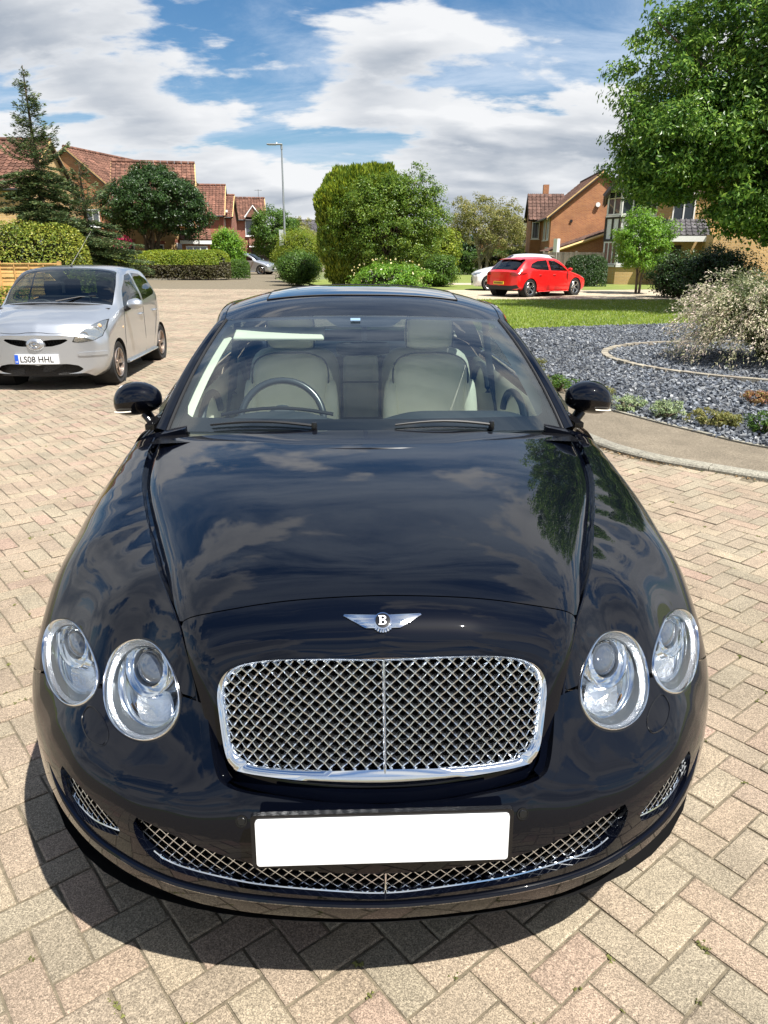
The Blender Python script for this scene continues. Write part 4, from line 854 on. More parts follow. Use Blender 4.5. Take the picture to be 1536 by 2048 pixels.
def fence(a,b,h,label):
    a=np.array(a);b=np.array(b); L_=np.linalg.norm(b-a); d=(b-a)/L_; ang=math.atan2(d[1],d[0]); f=empty('board_fence',(a[0],a[1],0),ang,label,'fence')
    m=mat('weathered_board',(.17,.145,.115),.9,var=.25,scale=4,vary=.25); w=.145; n=int(L_/w); mb=MB(); mb.box(0,w-.012,-.012,.012,.05,h); me=mb.mesh('fence_board',m)
    for i in range(n): o=link('fence_board',me,f); o.location=(i*w,(.006 if i%2 else -.006),rng.normal(0,.008))
    for i in range(int(L_/1.8)+1): mb=MB(); mb.box(i*1.8-.05,i*1.8+.05,.02,.12,0,h+.06); mb.build('fence_post',m,f,smooth=None)
def panel_fence():
    m=mat('orange_panel_wood',(.52,.31,.11),.8,var=.2,scale=5,vary=.12)
    Y=24.2; x1=XY(112,Y); f=empty('panel_fence',(x1,Y,0),R(2),'low golden overlap panel fence at the left behind the small silver car','fence')
    mb=MB(); G=[]
    mb.box(0,1.78,-.012,.012,-.055,.055); me=mb.mesh('slat',m)
    for k in range(4):
        for r in range(8):
            o=link('slat',me,f); o.location=(-(k+1)*1.85+.035,-.012*(r%2),.28+r*.128); o.rotation_euler=(R(-9),0,rng.normal(0,.003))
        for q in (.0,.45,.9,1.35,1.78):
            mb=MB(); mb.box(-(k+1)*1.85+q,-(k+1)*1.85+q+.035,-.055,-.03,.2,1.27); mb.build('batten',m,f,smooth=None)
        mb=MB(); mb.box(-(k+1)*1.85,-k*1.85-.05,-.06,.03,1.25,1.29); mb.build('capping_rail',m,f,smooth=None)
    for k in range(5): mb=MB(); mb.box(-k*1.85-.05,-k*1.85+.045,-.065,.05,0,1.34); mb.build('fence_post',m,f,smooth=None)
def street_lamp():
    Y=51; x=XY(568,Y); st=mat('galvanised_steel',(.33,.36,.38),.5,.6,var=.08,scale=3)
    l=empty('street_lamp',(x,Y,0),0,'tall galvanised street lamp with one flat head pointing left','street lamp')
    H=ZZ(291,Y); mb=MB(); mb.tube([(0,0,-.1),(0,0,1.6),(0,0,1.62),(0,0,H)],[.11,.11,.075,.045],12); mb.build('pole',st,l)
    mb=MB(); mb.tube([(0,0,H-.25),(0,0,H+.02)],.07,10); mb.build('bracket',st,l)
    mb=MB(); mb.box(-.92,.06,-.13,.13,H-.0,H+.075); o=mb.build('lamp_head',mat('lamp_grey',(.25,.26,.27),.5),l); bevel(o,.03,2)
    mb=MB(); mb.box(-.82,-.35,-.10,.10,H-.02,H-.001); mb.build('lamp_glass_plate',mat('frosted_led',(.6,.6,.58),.3),l,smooth=None)
    mb=MB(); mb.tube([(-.3,0,H+.07),(-.3,0,H+.15)],[.05,.04],8); mb.build('photocell',UPVC,l)
    mb=MB(); mb.box(-.36,-.08,-.03,.03,2.05,3.0); mb.build('sign_plate',mat('sign_back',(.45,.47,.48),.5),l,smooth=None)
build_houses(); panel_fence(); street_lamp()
# ================= the black saloon: smooth body shells =================
class Shell:
    """smooth car-panel surface: thin plate spline of radius over directions seen from a point inside the car"""
    def __init__(s, cen, elev, pts, lam=3e-3, mirror=True):
        s.c=np.array(cen,float); e=np.radians(elev)
        s.n=np.array([0,-np.cos(e),np.sin(e)]); s.a=np.array([1.,0,0]); s.b=np.array([0,np.sin(e),np.cos(e)])
        P=np.array(pts,float)
        if mirror:
            M=P[P[:,0]>1e-4]*np.array([-1,1,1]); P=np.vstack([P,M])
        q=s.dom(P); r=np.linalg.norm(P-s.c,axis=1)
        n=len(P); K=s.k(q,q)+lam*np.eye(n)*1.0
        A=np.zeros((n+3,n+3)); A[:n,:n]=K; A[:n,n]=1; A[:n,n+1:]=q; A[n,:n]=1; A[n+1:,:n]=q.T
        s.w=np.linalg.solve(A,np.concatenate([r,[0,0,0]])); s.q=q
    @staticmethod
    def k(a,b):
        d=((a[:,None,:]-b[None,:,:])**2).sum(2)
        return 0.5*d*np.log(d+1e-12)
    def dom(s,P):
        d=np.asarray(P,float)-s.c; d=d/np.linalg.norm(d,axis=-1,keepdims=True)
        z=d@s.n; f=1/(1+z)
        return np.stack([(d@s.a)*f,(d@s.b)*f],-1)
    def dirs(s,q):
        r2=(q**2).sum(-1); z=(1-r2)/(1+r2)
        return z[...,None]*s.n+(2*q[...,:1]/(1+r2[...,None]))*s.a+(2*q[...,1:]/(1+r2[...,None]))*s.b
    def rad(s,q):
        out=np.empty(len(q))
        for i in range(0,len(q),20000):
            t=q[i:i+20000]; out[i:i+20000]=s.k(t,s.q)@s.w[:-3]+s.w[-3]+t@s.w[-2:]
        return out
    def at(s,q):
        q=np.atleast_2d(q); return s.c+s.dirs(q)*s.rad(q)[:,None]
    def proj(s,P):
        return s.at(s.dom(np.atleast_2d(P)))
    def normal(s,q,h=1e-3):
        q=np.atleast_2d(q); a=s.at(q+[h,0])-s.at(q-[h,0]); b=s.at(q+[0,h])-s.at(q-[0,h])
        n=np.cross(a,b); n/=np.linalg.norm(n,axis=1,keepdims=True)
        o=np.sign((n*(s.at(q)-s.c)).sum(1)); return n*o[:,None]

# half-body control points (X,Y,Z)
def plan_curve(X):
    return max(0.0,float(cubic([0,.2,.4,.55,.7,.8,.88,.93,.955,.968],[0,.012,.048,.103,.205,.322,.455,.565,.67,.80],[X])[0]))
FP=[]
# level curves of the bumper, following plan curve g
for z,k in ((.15,.085),(.27,.028),(.33,.004),(.43,.0),(.52,.0),(.575,.010)):
    for x in (0,.15,.3,.45,.58,.70,.80,.88,.93,.955):
        FP.append((x,plan_curve(x)+k,z))
FP+=[(0,.06,.605),(.2,.07,.605),(.38,.11,.605)]
# front face around the lamps
FP+=[(.46,.17,.63),(.555,.20,.62),(.555,.295,.70),(.55,.375,.787),(.47,.25,.74),(.50,.36,.83),
    (.66,.265,.625),(.67,.365,.695),(.66,.42,.775),
    (.77,.385,.61),(.80,.51,.665),(.82,.60,.735),(.87,.50,.605),(.92,.60,.61)]
# fender sections
sec={.5:[(.56,.884),(.62,.862),(.70,.80)],
 .65:[(.608,.898),(.67,.885),(.75,.838),(.84,.755),(.905,.69),(.948,.60),(.957,.5)]}
for y,l in sec.items():
    for x,z in l: FP.append((x,y,z))
FP+=[(.449,.278,.836),(.489,.38,.866),(.533,.5,.884),(.585,.65,.896)]
# wings from the wheel arch back: aligned sections, splined so that the crest runs fair
_ys=[.8,1.1,1.4,1.7,2.0]
_ws=np.array([[(.636,.903),(.71,.908),(.78,.882),(.86,.830),(.925,.755),(.958,.665),(.966,.5),(.962,.36),(.945,.25)],
 [(.728,.927),(.768,.934),(.835,.913),(.902,.866),(.946,.785),(.966,.68),(.972,.5),(.965,.36),(.947,.24)],
 [(.787,.954),(.822,.959),(.876,.936),(.926,.882),(.956,.79),(.970,.68),(.974,.5),(.966,.36),(.95,.24)],
 [(.818,.981),(.856,.984),(.898,.958),(.938,.896),(.962,.79),(.973,.68),(.975,.5),(.967,.36),(.95,.24)],
 [(.838,1.004),(.878,1.006),(.912,.974),(.944,.905),(.964,.79),(.974,.68),(.975,.5),(.967,.36),(.95,.24)]])
for y,row in zip(np.arange(.8,2.01,.12),cubic(_ys,_ws,np.arange(.8,2.01,.12))):
    for x,z in row: FP.append((float(x),float(y),float(z)))
CP=[]
# bonnet and grille surround
CP+=[(0,.045,.56),(.15,.05,.56),(.3,.075,.565),(.4,.12,.59)]
CP+=[(0,.05,.61),(.15,.055,.612),(.297,.09,.622),(.34,.14,.755),(.31,.175,.82),(.15,.163,.842),(0,.158,.85),
    (0,.105,.73),(.2,.115,.73)]
CP+=[(.36,.12,.63),(.385,.165,.72),(.40,.2,.80),(.44,.27,.855),
    (.2,.185,.88),(0,.178,.885),(0,.21,.912),(.2,.225,.905),(.33,.25,.885),
    (0,.275,.941),(.2,.285,.932),(.33,.30,.91),(.43,.33,.885)]
_xe=lambda Y: float(np.interp(Y,[.38,.5,.79,1.0,1.19,1.42,1.6,1.8],[.489,.533,.632,.70,.752,.79,.803,.815]))
_cy=[.38,.6,.8,1.1,1.4,1.7]
_cz=cubic(_cy,[[.963,.083],[.992,.096],[1.010,.101],[1.027,.094],[1.038,.080],[1.045,.062]],np.arange(.44,1.71,.14))
for y,(zc_,dr_) in zip(np.arange(.44,1.71,.14),_cz):
    for f_ in (0,.25,.5,.7,.85,1.0,1.08): CP.append((f_*_xe(y),float(y),float(zc_-dr_*f_**3.4)))
def clip_panel(S,lo,hi,res,field,disp=None,skirt=.012):
    """mesh the part of shell S where field(q,P)>0, with clean cut edges turned inward by a skirt"""
    nx=int((hi[0]-lo[0])/res)+2; ny=int((hi[1]-lo[1])/res)+2
    gx=np.linspace(lo[0],hi[0],nx); gy=np.linspace(lo[1],hi[1],ny)
    q=np.stack(np.meshgrid(gx,gy,indexing='ij'),-1).reshape(-1,2)
    P=S.at(q); f=field(q,P)
    verts=[];vid={};faces=[];ek={}
    def gv(i):
        if i not in vid: vid[i]=len(verts); verts.append(q[i])
        return vid[i]
    def ev(i,j):
        k=(i,j) if i<j else (j,i)
        if k not in ek:
            t=f[k[0]]/(f[k[0]]-f[k[1]]); t=min(max(t,.02),.98); ek[k]=len(verts); verts.append(q[k[0]]*(1-t)+q[k[1]]*t)
        return ek[k]
    F2=f.reshape(nx,ny)>0; c=F2[:-1,:-1]*1+F2[1:,:-1]*1+F2[1:,1:]*1+F2[:-1,1:]*1
    for i,j in zip(*np.nonzero(c)):
        idx=(i*ny+j,(i+1)*ny+j,(i+1)*ny+j+1,i*ny+j+1)
        if c[i,j]==4: faces.append(tuple(gv(k) for k in idx)); continue
        out=[]
        for a in range(4):
            A=idx[a];B=idx[(a+1)%4]
            if f[A]>0: out.append(gv(A))
            if (f[A]>0)!=(f[B]>0): out.append(ev(A,B))
        if len(out)>=3: faces.append(tuple(out))
    Q=np.array(verts); V=S.at(Q); Nn=S.normal(Q)
    if disp is not None: V=V-Nn*disp(Q,V)[:,None]
    # orientation outward
    fa=faces[len(faces)//2]; nn=np.cross(V[fa[1]]-V[fa[0]],V[fa[2]]-V[fa[0]])
    if nn@(V[fa[0]]-S.c)<0: faces=[t[::-1] for t in faces]
    if skirt:
        cnt={}
        for t in faces:
            for a in range(len(t)):
                e=(t[a],t[(a+1)%len(t)]); cnt[e]=1
        bd=[e for e in cnt if (e[1],e[0]) not in cnt]
        n0=len(V); bv=sorted({a for e in bd for a in e}); r={a:n0+k for k,a in enumerate(bv)}
        V=np.vstack([V,V[bv],V[bv]-Nn[bv]*skirt]); m=len(bv)
        faces=faces+[(r[b],r[a],r[a]+m,r[b]+m) for a,b in bd]
    return V,faces
def panel_obj(name,S,lo,hi,res,field,m,parent,disp=None,skirt=.012):
    V,Fs=clip_panel(S,lo,hi,res,field,disp,skirt)
    me=bpy.data.meshes.new(name); me.from_pydata(V.tolist(),[],Fs); me.materials.append(m); me.shade_smooth()
    return link(name,me,parent)
def mir(P): return [(-x,y,z) for x,y,z in P]
def closed_pair(half):
    """right-half open polyline from the centre line round to the centre line -> closed both sides"""
    return half+[(-x,y,z) for x,y,z in reversed(half) if abs(x)>1e-6]

def build_saloon():
    car=empty('saloon_car',(.008,1.20,0),R(2.6),'glossy black luxury saloon with chrome mesh grille and four round headlamps, filling the foreground','car')
    paint=mat('black_paint',(.0012,.0018,.0045),.36,0,.01,1,.012)
    paint.node_tree.nodes['Principled BSDF'].inputs['Coat IOR'].default_value=1.43
    chrome=mat('chrome',(.78,.80,.82),.09,1)
    satin=mat('satin_silver',(.55,.57,.6),.22,1)
    rubber=mat('black_rubber',(.012,.012,.013),.55)
    gloss=mat('black_trim',(.006,.006,.007),.2,0,.5)
    dark=mat('dark_void',(.003,.003,.003),.9,0,.1)
    FS=Shell((0,1.25,.3),35,FP,lam=3e-3); CS=Shell((0,1.1,.25),50,CP,lam=3e-3)
    # --- feature curves in car space (the groove between bonnet and wings follows E)
    E=[(0,.045,.567),(.12,.05,.570),(.285,.076,.583),(.338,.097,.593),(.358,.113,.614),(.376,.137,.66),(.406,.186,.76),(.449,.278,.850),(.489,.38,.878),(.533,.5,.894),(.632,.79,.914),(.70,1.0,.929),(.752,1.19,.943),(.79,1.42,.962),(.803,1.60,.98),(.6,1.60,1.01),(.3,1.60,1.03),(0,1.6,1.04)]
    Eo=closed_pair(E)
    hoodrear=[(0,1.44),(.5,1.47),(.78,1.60)]
    def poly(S,P,n=6,closed=True): return S.dom(spl(P,n,closed))
    Ec=poly(CS,Eo,6); Ef=poly(FS,Eo,6)
    cutc=CS.dom(spl([(-.9,.95,.8),(-.55,.36,.84),(-.435,.311,.876),(-.22,.279,.926),(0,.270,.94),(.22,.279,.926),(.435,.311,.876),(.55,.36,.84),(.9,.95,.8)],8))
    Gh=[(0,.158,.851),(.12,.160,.850),(.235,.167,.845),(.297,.176,.830),(.331,.177,.812),(.348,.168,.79),(.353,.154,.765),(.349,.139,.73),(.342,.124,.685),(.334,.111,.645),(.322,.102,.628),(.30,.093,.620),(.16,.06,.617),(0,.05,.611)]
    Gf=closed_pair(Gh)
    Gd=poly(CS,Gf,5)
    lo=(-1.25,-1.1); hi=(1.25,1.25)
    def roll(q,P):
        d=polysd(q,Ec); t=np.clip(1-d/.030,0,1); return .010*t**2+.015*np.minimum(np.sqrt(P[:,0]**2+.0001)-.01,.3)
    # hood skin stops behind the cut line; nose carries badge and grille
    cutline=cutc
    def above_cut(q):   # positive on windscreen side of the hood cut
        d=polysd(q,np.vstack([cutline,[[3,2.5],[-3,2.5]]])); return d
    hl=lambda q,P: np.minimum(polysd(q,Ec),above_cut(q)-.0010)
    hrear=lambda q,P: np.minimum(hl(q,P),(np.interp(np.abs(P[:,0]),[0,.5,.78,.85],[1.44,1.47,1.565,1.60])-P[:,1])*.4)
    panel_obj('bonnet',CS,(-.85,-.45),(.85,.75),.0062,hrear,paint,car,roll)
    gout=lambda q,P: np.minimum(np.minimum(polysd(q,Ec),-above_cut(q)-.0004),-polysd(q,Gd))
    def noseroll(q,P):
        d=-polysd(q,Gd); return roll(q,P)+.012*np.clip(1-d/.04,0,1)**1.6
    panel_obj('grille_surround',CS,(-.6,-.75),(.6,.35),.0045,gout,paint,car,noseroll,skirt=.03)
    # --- fender and bumper shell
    line=[(.30,.1,.735),(.44,.24,.722),(.55,.30,.69),(.67,.37,.668),(.80,.50,.62),(.93,.64,.565),(.97,.8,.53),(1.0,1.2,.5)]
    splt=FS.dom(spl(line,6)); spltL=splt*[-1,1]
    poly_low=np.vstack([splt,[[2.5,splt[-1,1]],[2.5,-2.5],[-2.5,-2.5],[-2.5,splt[-1,1]]],spltL[::-1]])
    def lower(q): return polysd(q,poly_low)
    LI=[(.643,.32,.673),(.585,.389,.782),(.449,.247,.746),(.51,.196,.638)]
    LO=[(.879,.542,.624),(.852,.622,.721),(.696,.413,.72),(.72,.34,.637)]
    lampq=[]
    for L_ in (LI,LO):
        d=FS.dom(np.array(L_)); c=d.mean(0); u=(d[0]-d[2])/2; w=(d[1]-d[3])/2
        for sg in (1,-1): lampq.append((c*[sg,1],u*[sg,1],w*[sg,1]))
    tt=np.linspace(0,2*PI,64,endpoint=False); tt0=tt
    lamppoly=[c+np.cos(tt)[:,None]*u+np.sin(tt)[:,None]*w for c,u,w in lampq]
    lampq=[(c,u*.975,w*.975) for c,u,w in lampq]
    WC=[(.625,.215,.607),(.613,.225,.622),(.625,.252,.637),(.652,.285,.648),(.680,.310,.647),(.692,.290,.625),(.662,.250,.606)]
    washers=[poly(FS,WC,5),poly(FS,mir(WC),5)]
    CI=[(0,.0,.437),(.14,.01,.440),(.27,.026,.450),(.37,.044,.474),(.46,.071,.498),(.522,.095,.511),(.534,.1,.503),(.530,.098,.470),(.513,.091,.437),(.485,.08,.412),(.445,.066,.398),(.35,.04,.387),(.27,.023,.378),(.137,.005,.371),(0,-.002,.362)]
    CIq=poly(FS,closed_pair(CI),4)
    SI=[(.745,.243,.530),(.735,.24,.485),(.715,.224,.450),(.665,.181,.436),(.615,.147,.440),(.568,.119,.450),(.576,.124,.478),(.606,.141,.496),(.66,.176,.515),(.705,.212,.527)]
    SIq=[poly(FS,SI,4),poly(FS,mir(SI),4)]
    arch=lambda P: np.hypot(P[:,1]-.95,P[:,2]-.34)-.375
    def common(q,P):
        f=np.minimum(P[:,2]-np.interp(np.abs(P[:,0]),[0,.14,.28,.4,.54,.66,.72,.80,.87,.92,.955],[.284,.290,.293,.299,.330,.362,.380,.400,.400,.37,.30]), 1.66-P[:,1])
        for lp in lamppoly: f=np.minimum(f,-polysd(q,lp))
        return np.minimum(f,np.where(np.abs(P[:,0])>.6,arch(P),1))
    def wing(sg):
        def fld(q,P):
            f=np.minimum(common(q,P),np.minimum(-lower(q)-.0016,-polysd(q,Ef)-.0045))
            return np.minimum(np.minimum(f,P[:,0]*sg),np.where(P[:,1]>1.5,np.abs(P[:,0])-.70,1))
        return fld
    panel_obj('front_wing',FS,(0.0,-.6),(1.75,1.3),.0062,wing(1),paint,car,skirt=.035)
    panel_obj('front_wing',FS,(-1.75,-.6),(0.0,1.3),.0062,wing(-1),paint,car,skirt=.035)
    for sg in (1,-1):
        gc=np.array([p for p in spl(E[3:15],6)])*[sg,1,1]; q=FS.dom(gc); B0=FS.at(q); n_=FS.normal(q); tg=np.gradient(gc,axis=0); tg/=np.linalg.norm(tg,axis=1,keepdims=True); sd=np.cross(tg,n_); sd/=np.linalg.norm(sd,axis=1,keepdims=True); sd*=np.sign(sd[:,:1])*sg
        mb=MB(); mb.grid([[B0[i]-n_[i]*.012-sd[i]*.03,B0[i]-n_[i]*.022,B0[i]-n_[i]*.018+sd[i]*.035] for i in range(len(gc))]); mb.build('wing_gutter',paint,car)
        mb=MB(); mb.tube([B0[i]+sd[i]*.0125-n_[i]*.004 for i in range(len(gc))],.0042,7); mb.build('wing_edge_bead',paint,car)
    def bump(q,P):
        f=np.minimum(common(q,P),np.minimum(lower(q)-.0008,-polysd(q,Ef)+.004))
        for h in washers+[CIq]+SIq: f=np.minimum(f,-polysd(q,h))
        return f
    def lipdisp(q,P):  # splitter step: a soft crease under the intakes stands a little proud
        z=P[:,2]; zl=np.interp(np.abs(P[:,0]),[0,.45,.58,.70,.78,.85],[.352,.366,.392,.418,.47,.56])
        t=np.clip((zl-z)/.018,0,1); return -.014*t*t*(3-2*t)
    panel_obj('front_bumper',FS,(-1.5,-.9),(1.5,.45),.0056,bump,paint,car,None,skirt=.03)
    q=FS.dom(spl([(-.80,.33,.50),(-.74,.25,.452),(-.66,.178,.412),(-.56,.115,.385),(-.45,.066,.362),(-.28,.025,.352),(0,0,.345),(.28,.025,.352),(.45,.066,.362),(.56,.115,.385),(.66,.178,.412),(.74,.25,.452),(.80,.33,.50)],6))
    mb=MB(); mb.tube(FS.at(q)-FS.normal(q)*.002,[.001+.010*math.sin(PI*min(1,i/12,(len(q)-1-i)/12)/2) for i in range(len(q))],9,flat=.75); mb.build('bumper_lip',paint,car)
    for h in washers:
        k=h.mean(0)+(h-h.mean(0))*.955
        lo_=k.min(0)-.02;hi_=k.max(0)+.02
        panel_obj('washer_cover',FS,lo_,hi_,.004,lambda q,P:polysd(q,k),paint,car,skirt=.01)
        mb=MB(); mb.tube(FS.at(h)+FS.normal(h)*.0005,.0016,5,closed=True); mb.build('washer_cover_rim',gloss,car)
    # underside
    G=[]
    for x in np.linspace(-.86,.86,25):
        q=FS.dom(np.array([[x,float(np.interp(abs(x),[0,.2,.4,.55,.7,.8,.88,.93],[0,.012,.05,.105,.21,.33,.49,.68]))+.03,.280]])); p=FS.at(q)[0]
        G.append([(p[0],p[1]-.004,.278),(p[0]*.98,p[1]+.05,.235),(p[0]*.95,max(p[1]+.3,.6),.22),(p[0]*.8,1.6,.22),(p[0]*.8,4.9,.24)])
    mb=MB(); mb.grid(G); mb.build('underbody',rubber,car)
    # --- meshes of the intakes
    def mesh_fill(S,hole,inset,px,pz,bw,depth,m,name,ang=None,wave=0,xr=None,zr=None,cut=0):
        """two families of diagonal strips standing in an opening, clipped to it"""
        mb=MB(); hp=np.asarray(hole); q0=hp.mean(0)
        sc=np.linalg.norm(S.at(q0+[1e-3,0])-S.at(q0-[1e-3,0]))/2e-3; sz=np.linalg.norm(S.at(q0+[0,1e-3])-S.at(q0-[0,1e-3]))/2e-3
        px_=px/sc; pz_=pz/sz; xc=0.0
        x0,x1=hp[:,0].min(),hp[:,0].max(); z0,z1=hp[:,1].min(),hp[:,1].max()
        n=int(max(abs(x0),abs(x1))/px_)+int((z1-z0)/pz_)+8
        for fam in (1,-1):
            for k in range(-n,n):
                zz=np.linspace(z0-.01,z1+.01,int((z1-z0)/pz_*8)+10); xx=px_*(k-fam*(zz-z0)/pz_)
                ok=(xx>x0-.02)&(xx<x1+.02)
                if ok.sum()<3: continue
                zz=zz[ok];xx=xx[ok]
                q=np.stack([xx,zz],1); Q=S.at(q); ins=polysd(q,hp)>-.0005
                ph=(zz-z0)/pz_*2*PI
                off=inset+wave*(.5+.5*np.cos(ph+(0 if fam>0 else PI)))*1.0
                Nq=S.normal(q); A=Q-Nq*off[:,None] if hasattr(off,'__len__') else Q-Nq*off
                i=0
                while i<len(q):
                    if not ins[i]: i+=1; continue
                    j=i
                    while j+1<len(q) and ins[j+1]: j+=1
                    i0=i; j0=j
                    if j0-i0>=2:
                        seg=A[i0:j0+1]; t=np.gradient(seg,axis=0); t/=np.linalg.norm(t,axis=1,keepdims=True)
                        D=np.array([0,.93,.36]) ; D=D/np.linalg.norm(D)
                        nn=np.tile(np.array([0,1.,0]),(len(seg),1)); sd=np.cross(t,nn); sd/=np.linalg.norm(sd,axis=1,keepdims=True)
                        g4=[[seg[a]-sd[a]*bw/2,seg[a]+sd[a]*bw/2,seg[a]+sd[a]*bw/2+nn[a]*depth,seg[a]-sd[a]*bw/2+nn[a]*depth,seg[a]-sd[a]*bw/2] for a in range(len(seg))]
                        mb.grid(g4)
                    i=j+1
        return mb.build(name,m,car,smooth=40)
    gm=mat('grille_steel',(.76,.80,.85),.25,1)
    g_=mesh_fill(CS,Gd,.012,.0262,.0245,.0025,.014,gm,'grille_mesh',wave=.006)
    mesh_fill(FS,CIq,.022,.030,.0285,.0019,.008,gm,'lower_grille_mesh')
    for h in SIq: mesh_fill(FS,h,.018,.026,.025,.0017,.008,gm,'side_grille_mesh')
    # dark backings
    def backing(S,hole,inset,name='grille_backing'):
        lo_=hole.min(0)-.05; hi_=hole.max(0)+.05
        panel_obj(name,S,lo_,hi_,.03,lambda q,P:polysd(q,hole)+.03,dark,car,lambda q,P:np.full(len(q),inset),skirt=0)
    backing(CS,Gd,.075); backing(FS,CIq,.07)
    for h in SIq: backing(FS,h,.06)
    # chrome frame of the main grille, broad along the bottom
    Q=CS.at(Gd); Nq=CS.normal(Gd); cen=Gd.mean(0)
    G=[]
    for i in range(len(Gd)):
        p=Q[i]; zt=np.clip((.68-p[2])/.05,0,1); zt2=np.clip((.80-p[2])/.05,0,1)
        wdt=.0028+.0022*zt2+.010*zt*zt
        inn=CS.at((Gd[i]+(cen-Gd[i])/np.linalg.norm(cen-Gd[i])*wdt*1.05))[0]
        n_=Nq[i]
        G.append([p-n_*.012,p-n_*.003,p*.8+inn*.2+n_*.0015,p*.4+inn*.6-n_*.001,inn-n_*.006,inn-n_*.022])
    mb=MB(); mb.grid(G,close_u=True); mb.build('grille_frame',chrome,car,smooth=60)
    # centre bar
    zc=np.linspace(.612,.849,14); P=[]
    for z in zc:
        p=np.array([[0,.1,z]])
        for _ in range(6): qq=CS.proj(p); p=p+np.array([[0,qq[0,1]-p[0,1],(z-qq[0,2])*.9]])
        P.append(CS.proj(p)[0]-np.array([0,-.004,0]))
    mb=MB(); mb.grid([[(x-.0035,p[1]+.012,p[2]),(x-.003,p[1]+.002,p[2]),(x,p[1]-.001,p[2]),(x+.003,p[1]+.002,p[2]),(x+.0035,p[1]+.012,p[2])] for p in P for x in (0,)]); mb.build('grille_centre_bar',chrome,car,smooth=60)
    P=[FS.proj(np.array([[0,.0,z]]))[0] for z in np.linspace(.362,.437,6)]
    mb=MB(); mb.tube([p+np.array([0,.014,0]) for p in P],.003,6); mb.build('lower_grille_centre_bar',chrome,car)
    # bright edge under the intake meshes
    for h,half in ((CIq,.41),(SIq[0],.48),(SIq[1],.48)):
        A=FS.at(h)-FS.normal(h)*.016; idx=[i for i in range(len(h)) if (h[i,1]<h[:,1].mean()+(.0 if half==.41 else -.002))]
        # longest contiguous run
        runs=[];cur=[]
        for i in list(range(len(h)))+list(range(len(h))):
            if i in idx_set(idx): cur.append(i)
            else:
                if cur: runs.append(cur); cur=[]
        run=max(runs,key=len)
        mb=MB(); mb.tube([A[i] for i in run],.0028,6); mb.build('intake_trim',chrome,car)
    # --- lamps
    lampsilver=mat('lamp_reflector',(.86,.88,.9),.10,1)
    lampwhite=mat('lamp_bowl',(.80,.83,.86),.10,1)
    lens=mat('projector_lens',(.05,.06,.08),.03,0,.9,1,.01)
    lampglass=glass('lamp_glass',(.97,.985,.99),.85)
    amber=mat('amber_lens',(.8,.36,.08),.25)
    for li,(c,u,w) in enumerate(lampq):
        inner=li<2; sg=1 if li%2==0 else -1; tt=tt0*sg
        name='inner_headlamp' if inner else 'outer_headlamp'
        def ring(s,dep,off=(0,0)):
            qq=c+u*off[0]+w*off[1]+s*(np.cos(tt)[:,None]*u+np.sin(tt)[:,None]*w); 
            return FS.at(qq)-FS.normal(qq)*dep
        # flat mean plane frame for interior
        C0=FS.at(c)[0]; N0=FS.normal(c)[0]; N0=(N0+np.array([sg*.0,-.35,0])); N0/=np.linalg.norm(N0)
        def fring(s,dep,off=(0,0),dirn=None):
            D=N0 if dirn is None else dirn
            R1=FS.at(c+u)[0]-FS.at(c-u)[0]; R2=FS.at(c+w)[0]-FS.at(c-w)[0]; R1=R1/2;R2=R2/2
            return C0+off[0]*R1+off[1]*R2+s*(np.cos(tt)[:,None]*R1+np.sin(tt)[:,None]*R2)-D*dep
        def ringmesh(rs): 
            mb=MB(); mb.grid([[r[i] for r in rs] for i in range(len(tt))],close_u=True); return mb
        # bezel (root part) with sub-parts
        bz=ringmesh([ring(1.02,.008),ring(1.022,-.002),ring(1.0,-.0045),ring(.975,-.002),ring(.965,.012)]).build(name,chrome,car,smooth=70)
        ringmesh([ring(1.055,.010),ring(1.05,-.0005),ring(1.022,.0)]).build('lamp_seal',gloss,bz,smooth=70)
        # fluted outer band and bowl
        fl=[ring(.965,.004),ring(.90,.012)]
        mb=ringmesh([ring(.97,.006),ring(.88,.016)]); mb.build('fluted_ring',mat('lamp_flute',(.60,.62,.66),.25,.9,bump=.5,bscale=260),bz)
        bowl=[ring(.88,.016),fring(.80,.035),fring(.72,.060),fring(.5,.085),fring(.25,.095),fring(.01,.097)]
        ringmesh([ring(.885,.0145),ring(.86,.0155),fring(.83,.030)]).build('inner_shroud',mat('shroud_grey',(.10,.11,.12),.3,.6),bz,smooth=60)
        ringmesh(bowl).build('reflector_bowl',lampwhite,bz,smooth=70)
        oy=.36; ox=.12*(1 if not inner else 1)*( -0.6 if inner else -.6)
        ox=-.10 
        k=.60 if inner else .62
        pod=[fring(k*1.06,.075,(ox,oy*.9)),fring(k*1.03,.03,(ox,oy*.92)),fring(k*.98,.016,(ox,oy)),fring(k*.90,.018,(ox,oy)),fring(k*.86,.030,(ox,oy)),
             fring(k*.74,.034,(ox,oy+.02)),fring(k*.72,.024,(ox,oy+.02)),fring(k*.68,.022,(ox,oy+.02)),fring(k*.62,.036,(ox,oy+.03))]
        ringmesh(pod).build('projector_housing',lampsilver,bz,smooth=28)
        # swooping ring below the pod
        rr=[fring(.80,.040,(0,-.02)),fring(.78,.030,(0,-.02)),fring(.745,.034,(0,-.02)),fring(.74,.05,(0,-.02))]
        ringmesh(rr).build('inner_ring',lampsilver,bz,smooth=50)
        mb=ringmesh([fring(k*.985,.0145,(ox,oy)),fring(k*1.0,.0125,(ox,oy)),fring(k*1.02,.0145,(ox,oy))]); mb.build('projector_ring',chrome,bz,smooth=60)
        mb=ringmesh([fring(k*.735,.0335,(ox,oy+.02)),fring(k*.70,.030,(ox,oy+.02)),fring(k*.66,.036,(ox,oy+.02))]); mb.build('lens_shroud',mat('shroud_grey',(.10,.11,.12),.3,.6),bz,smooth=60)
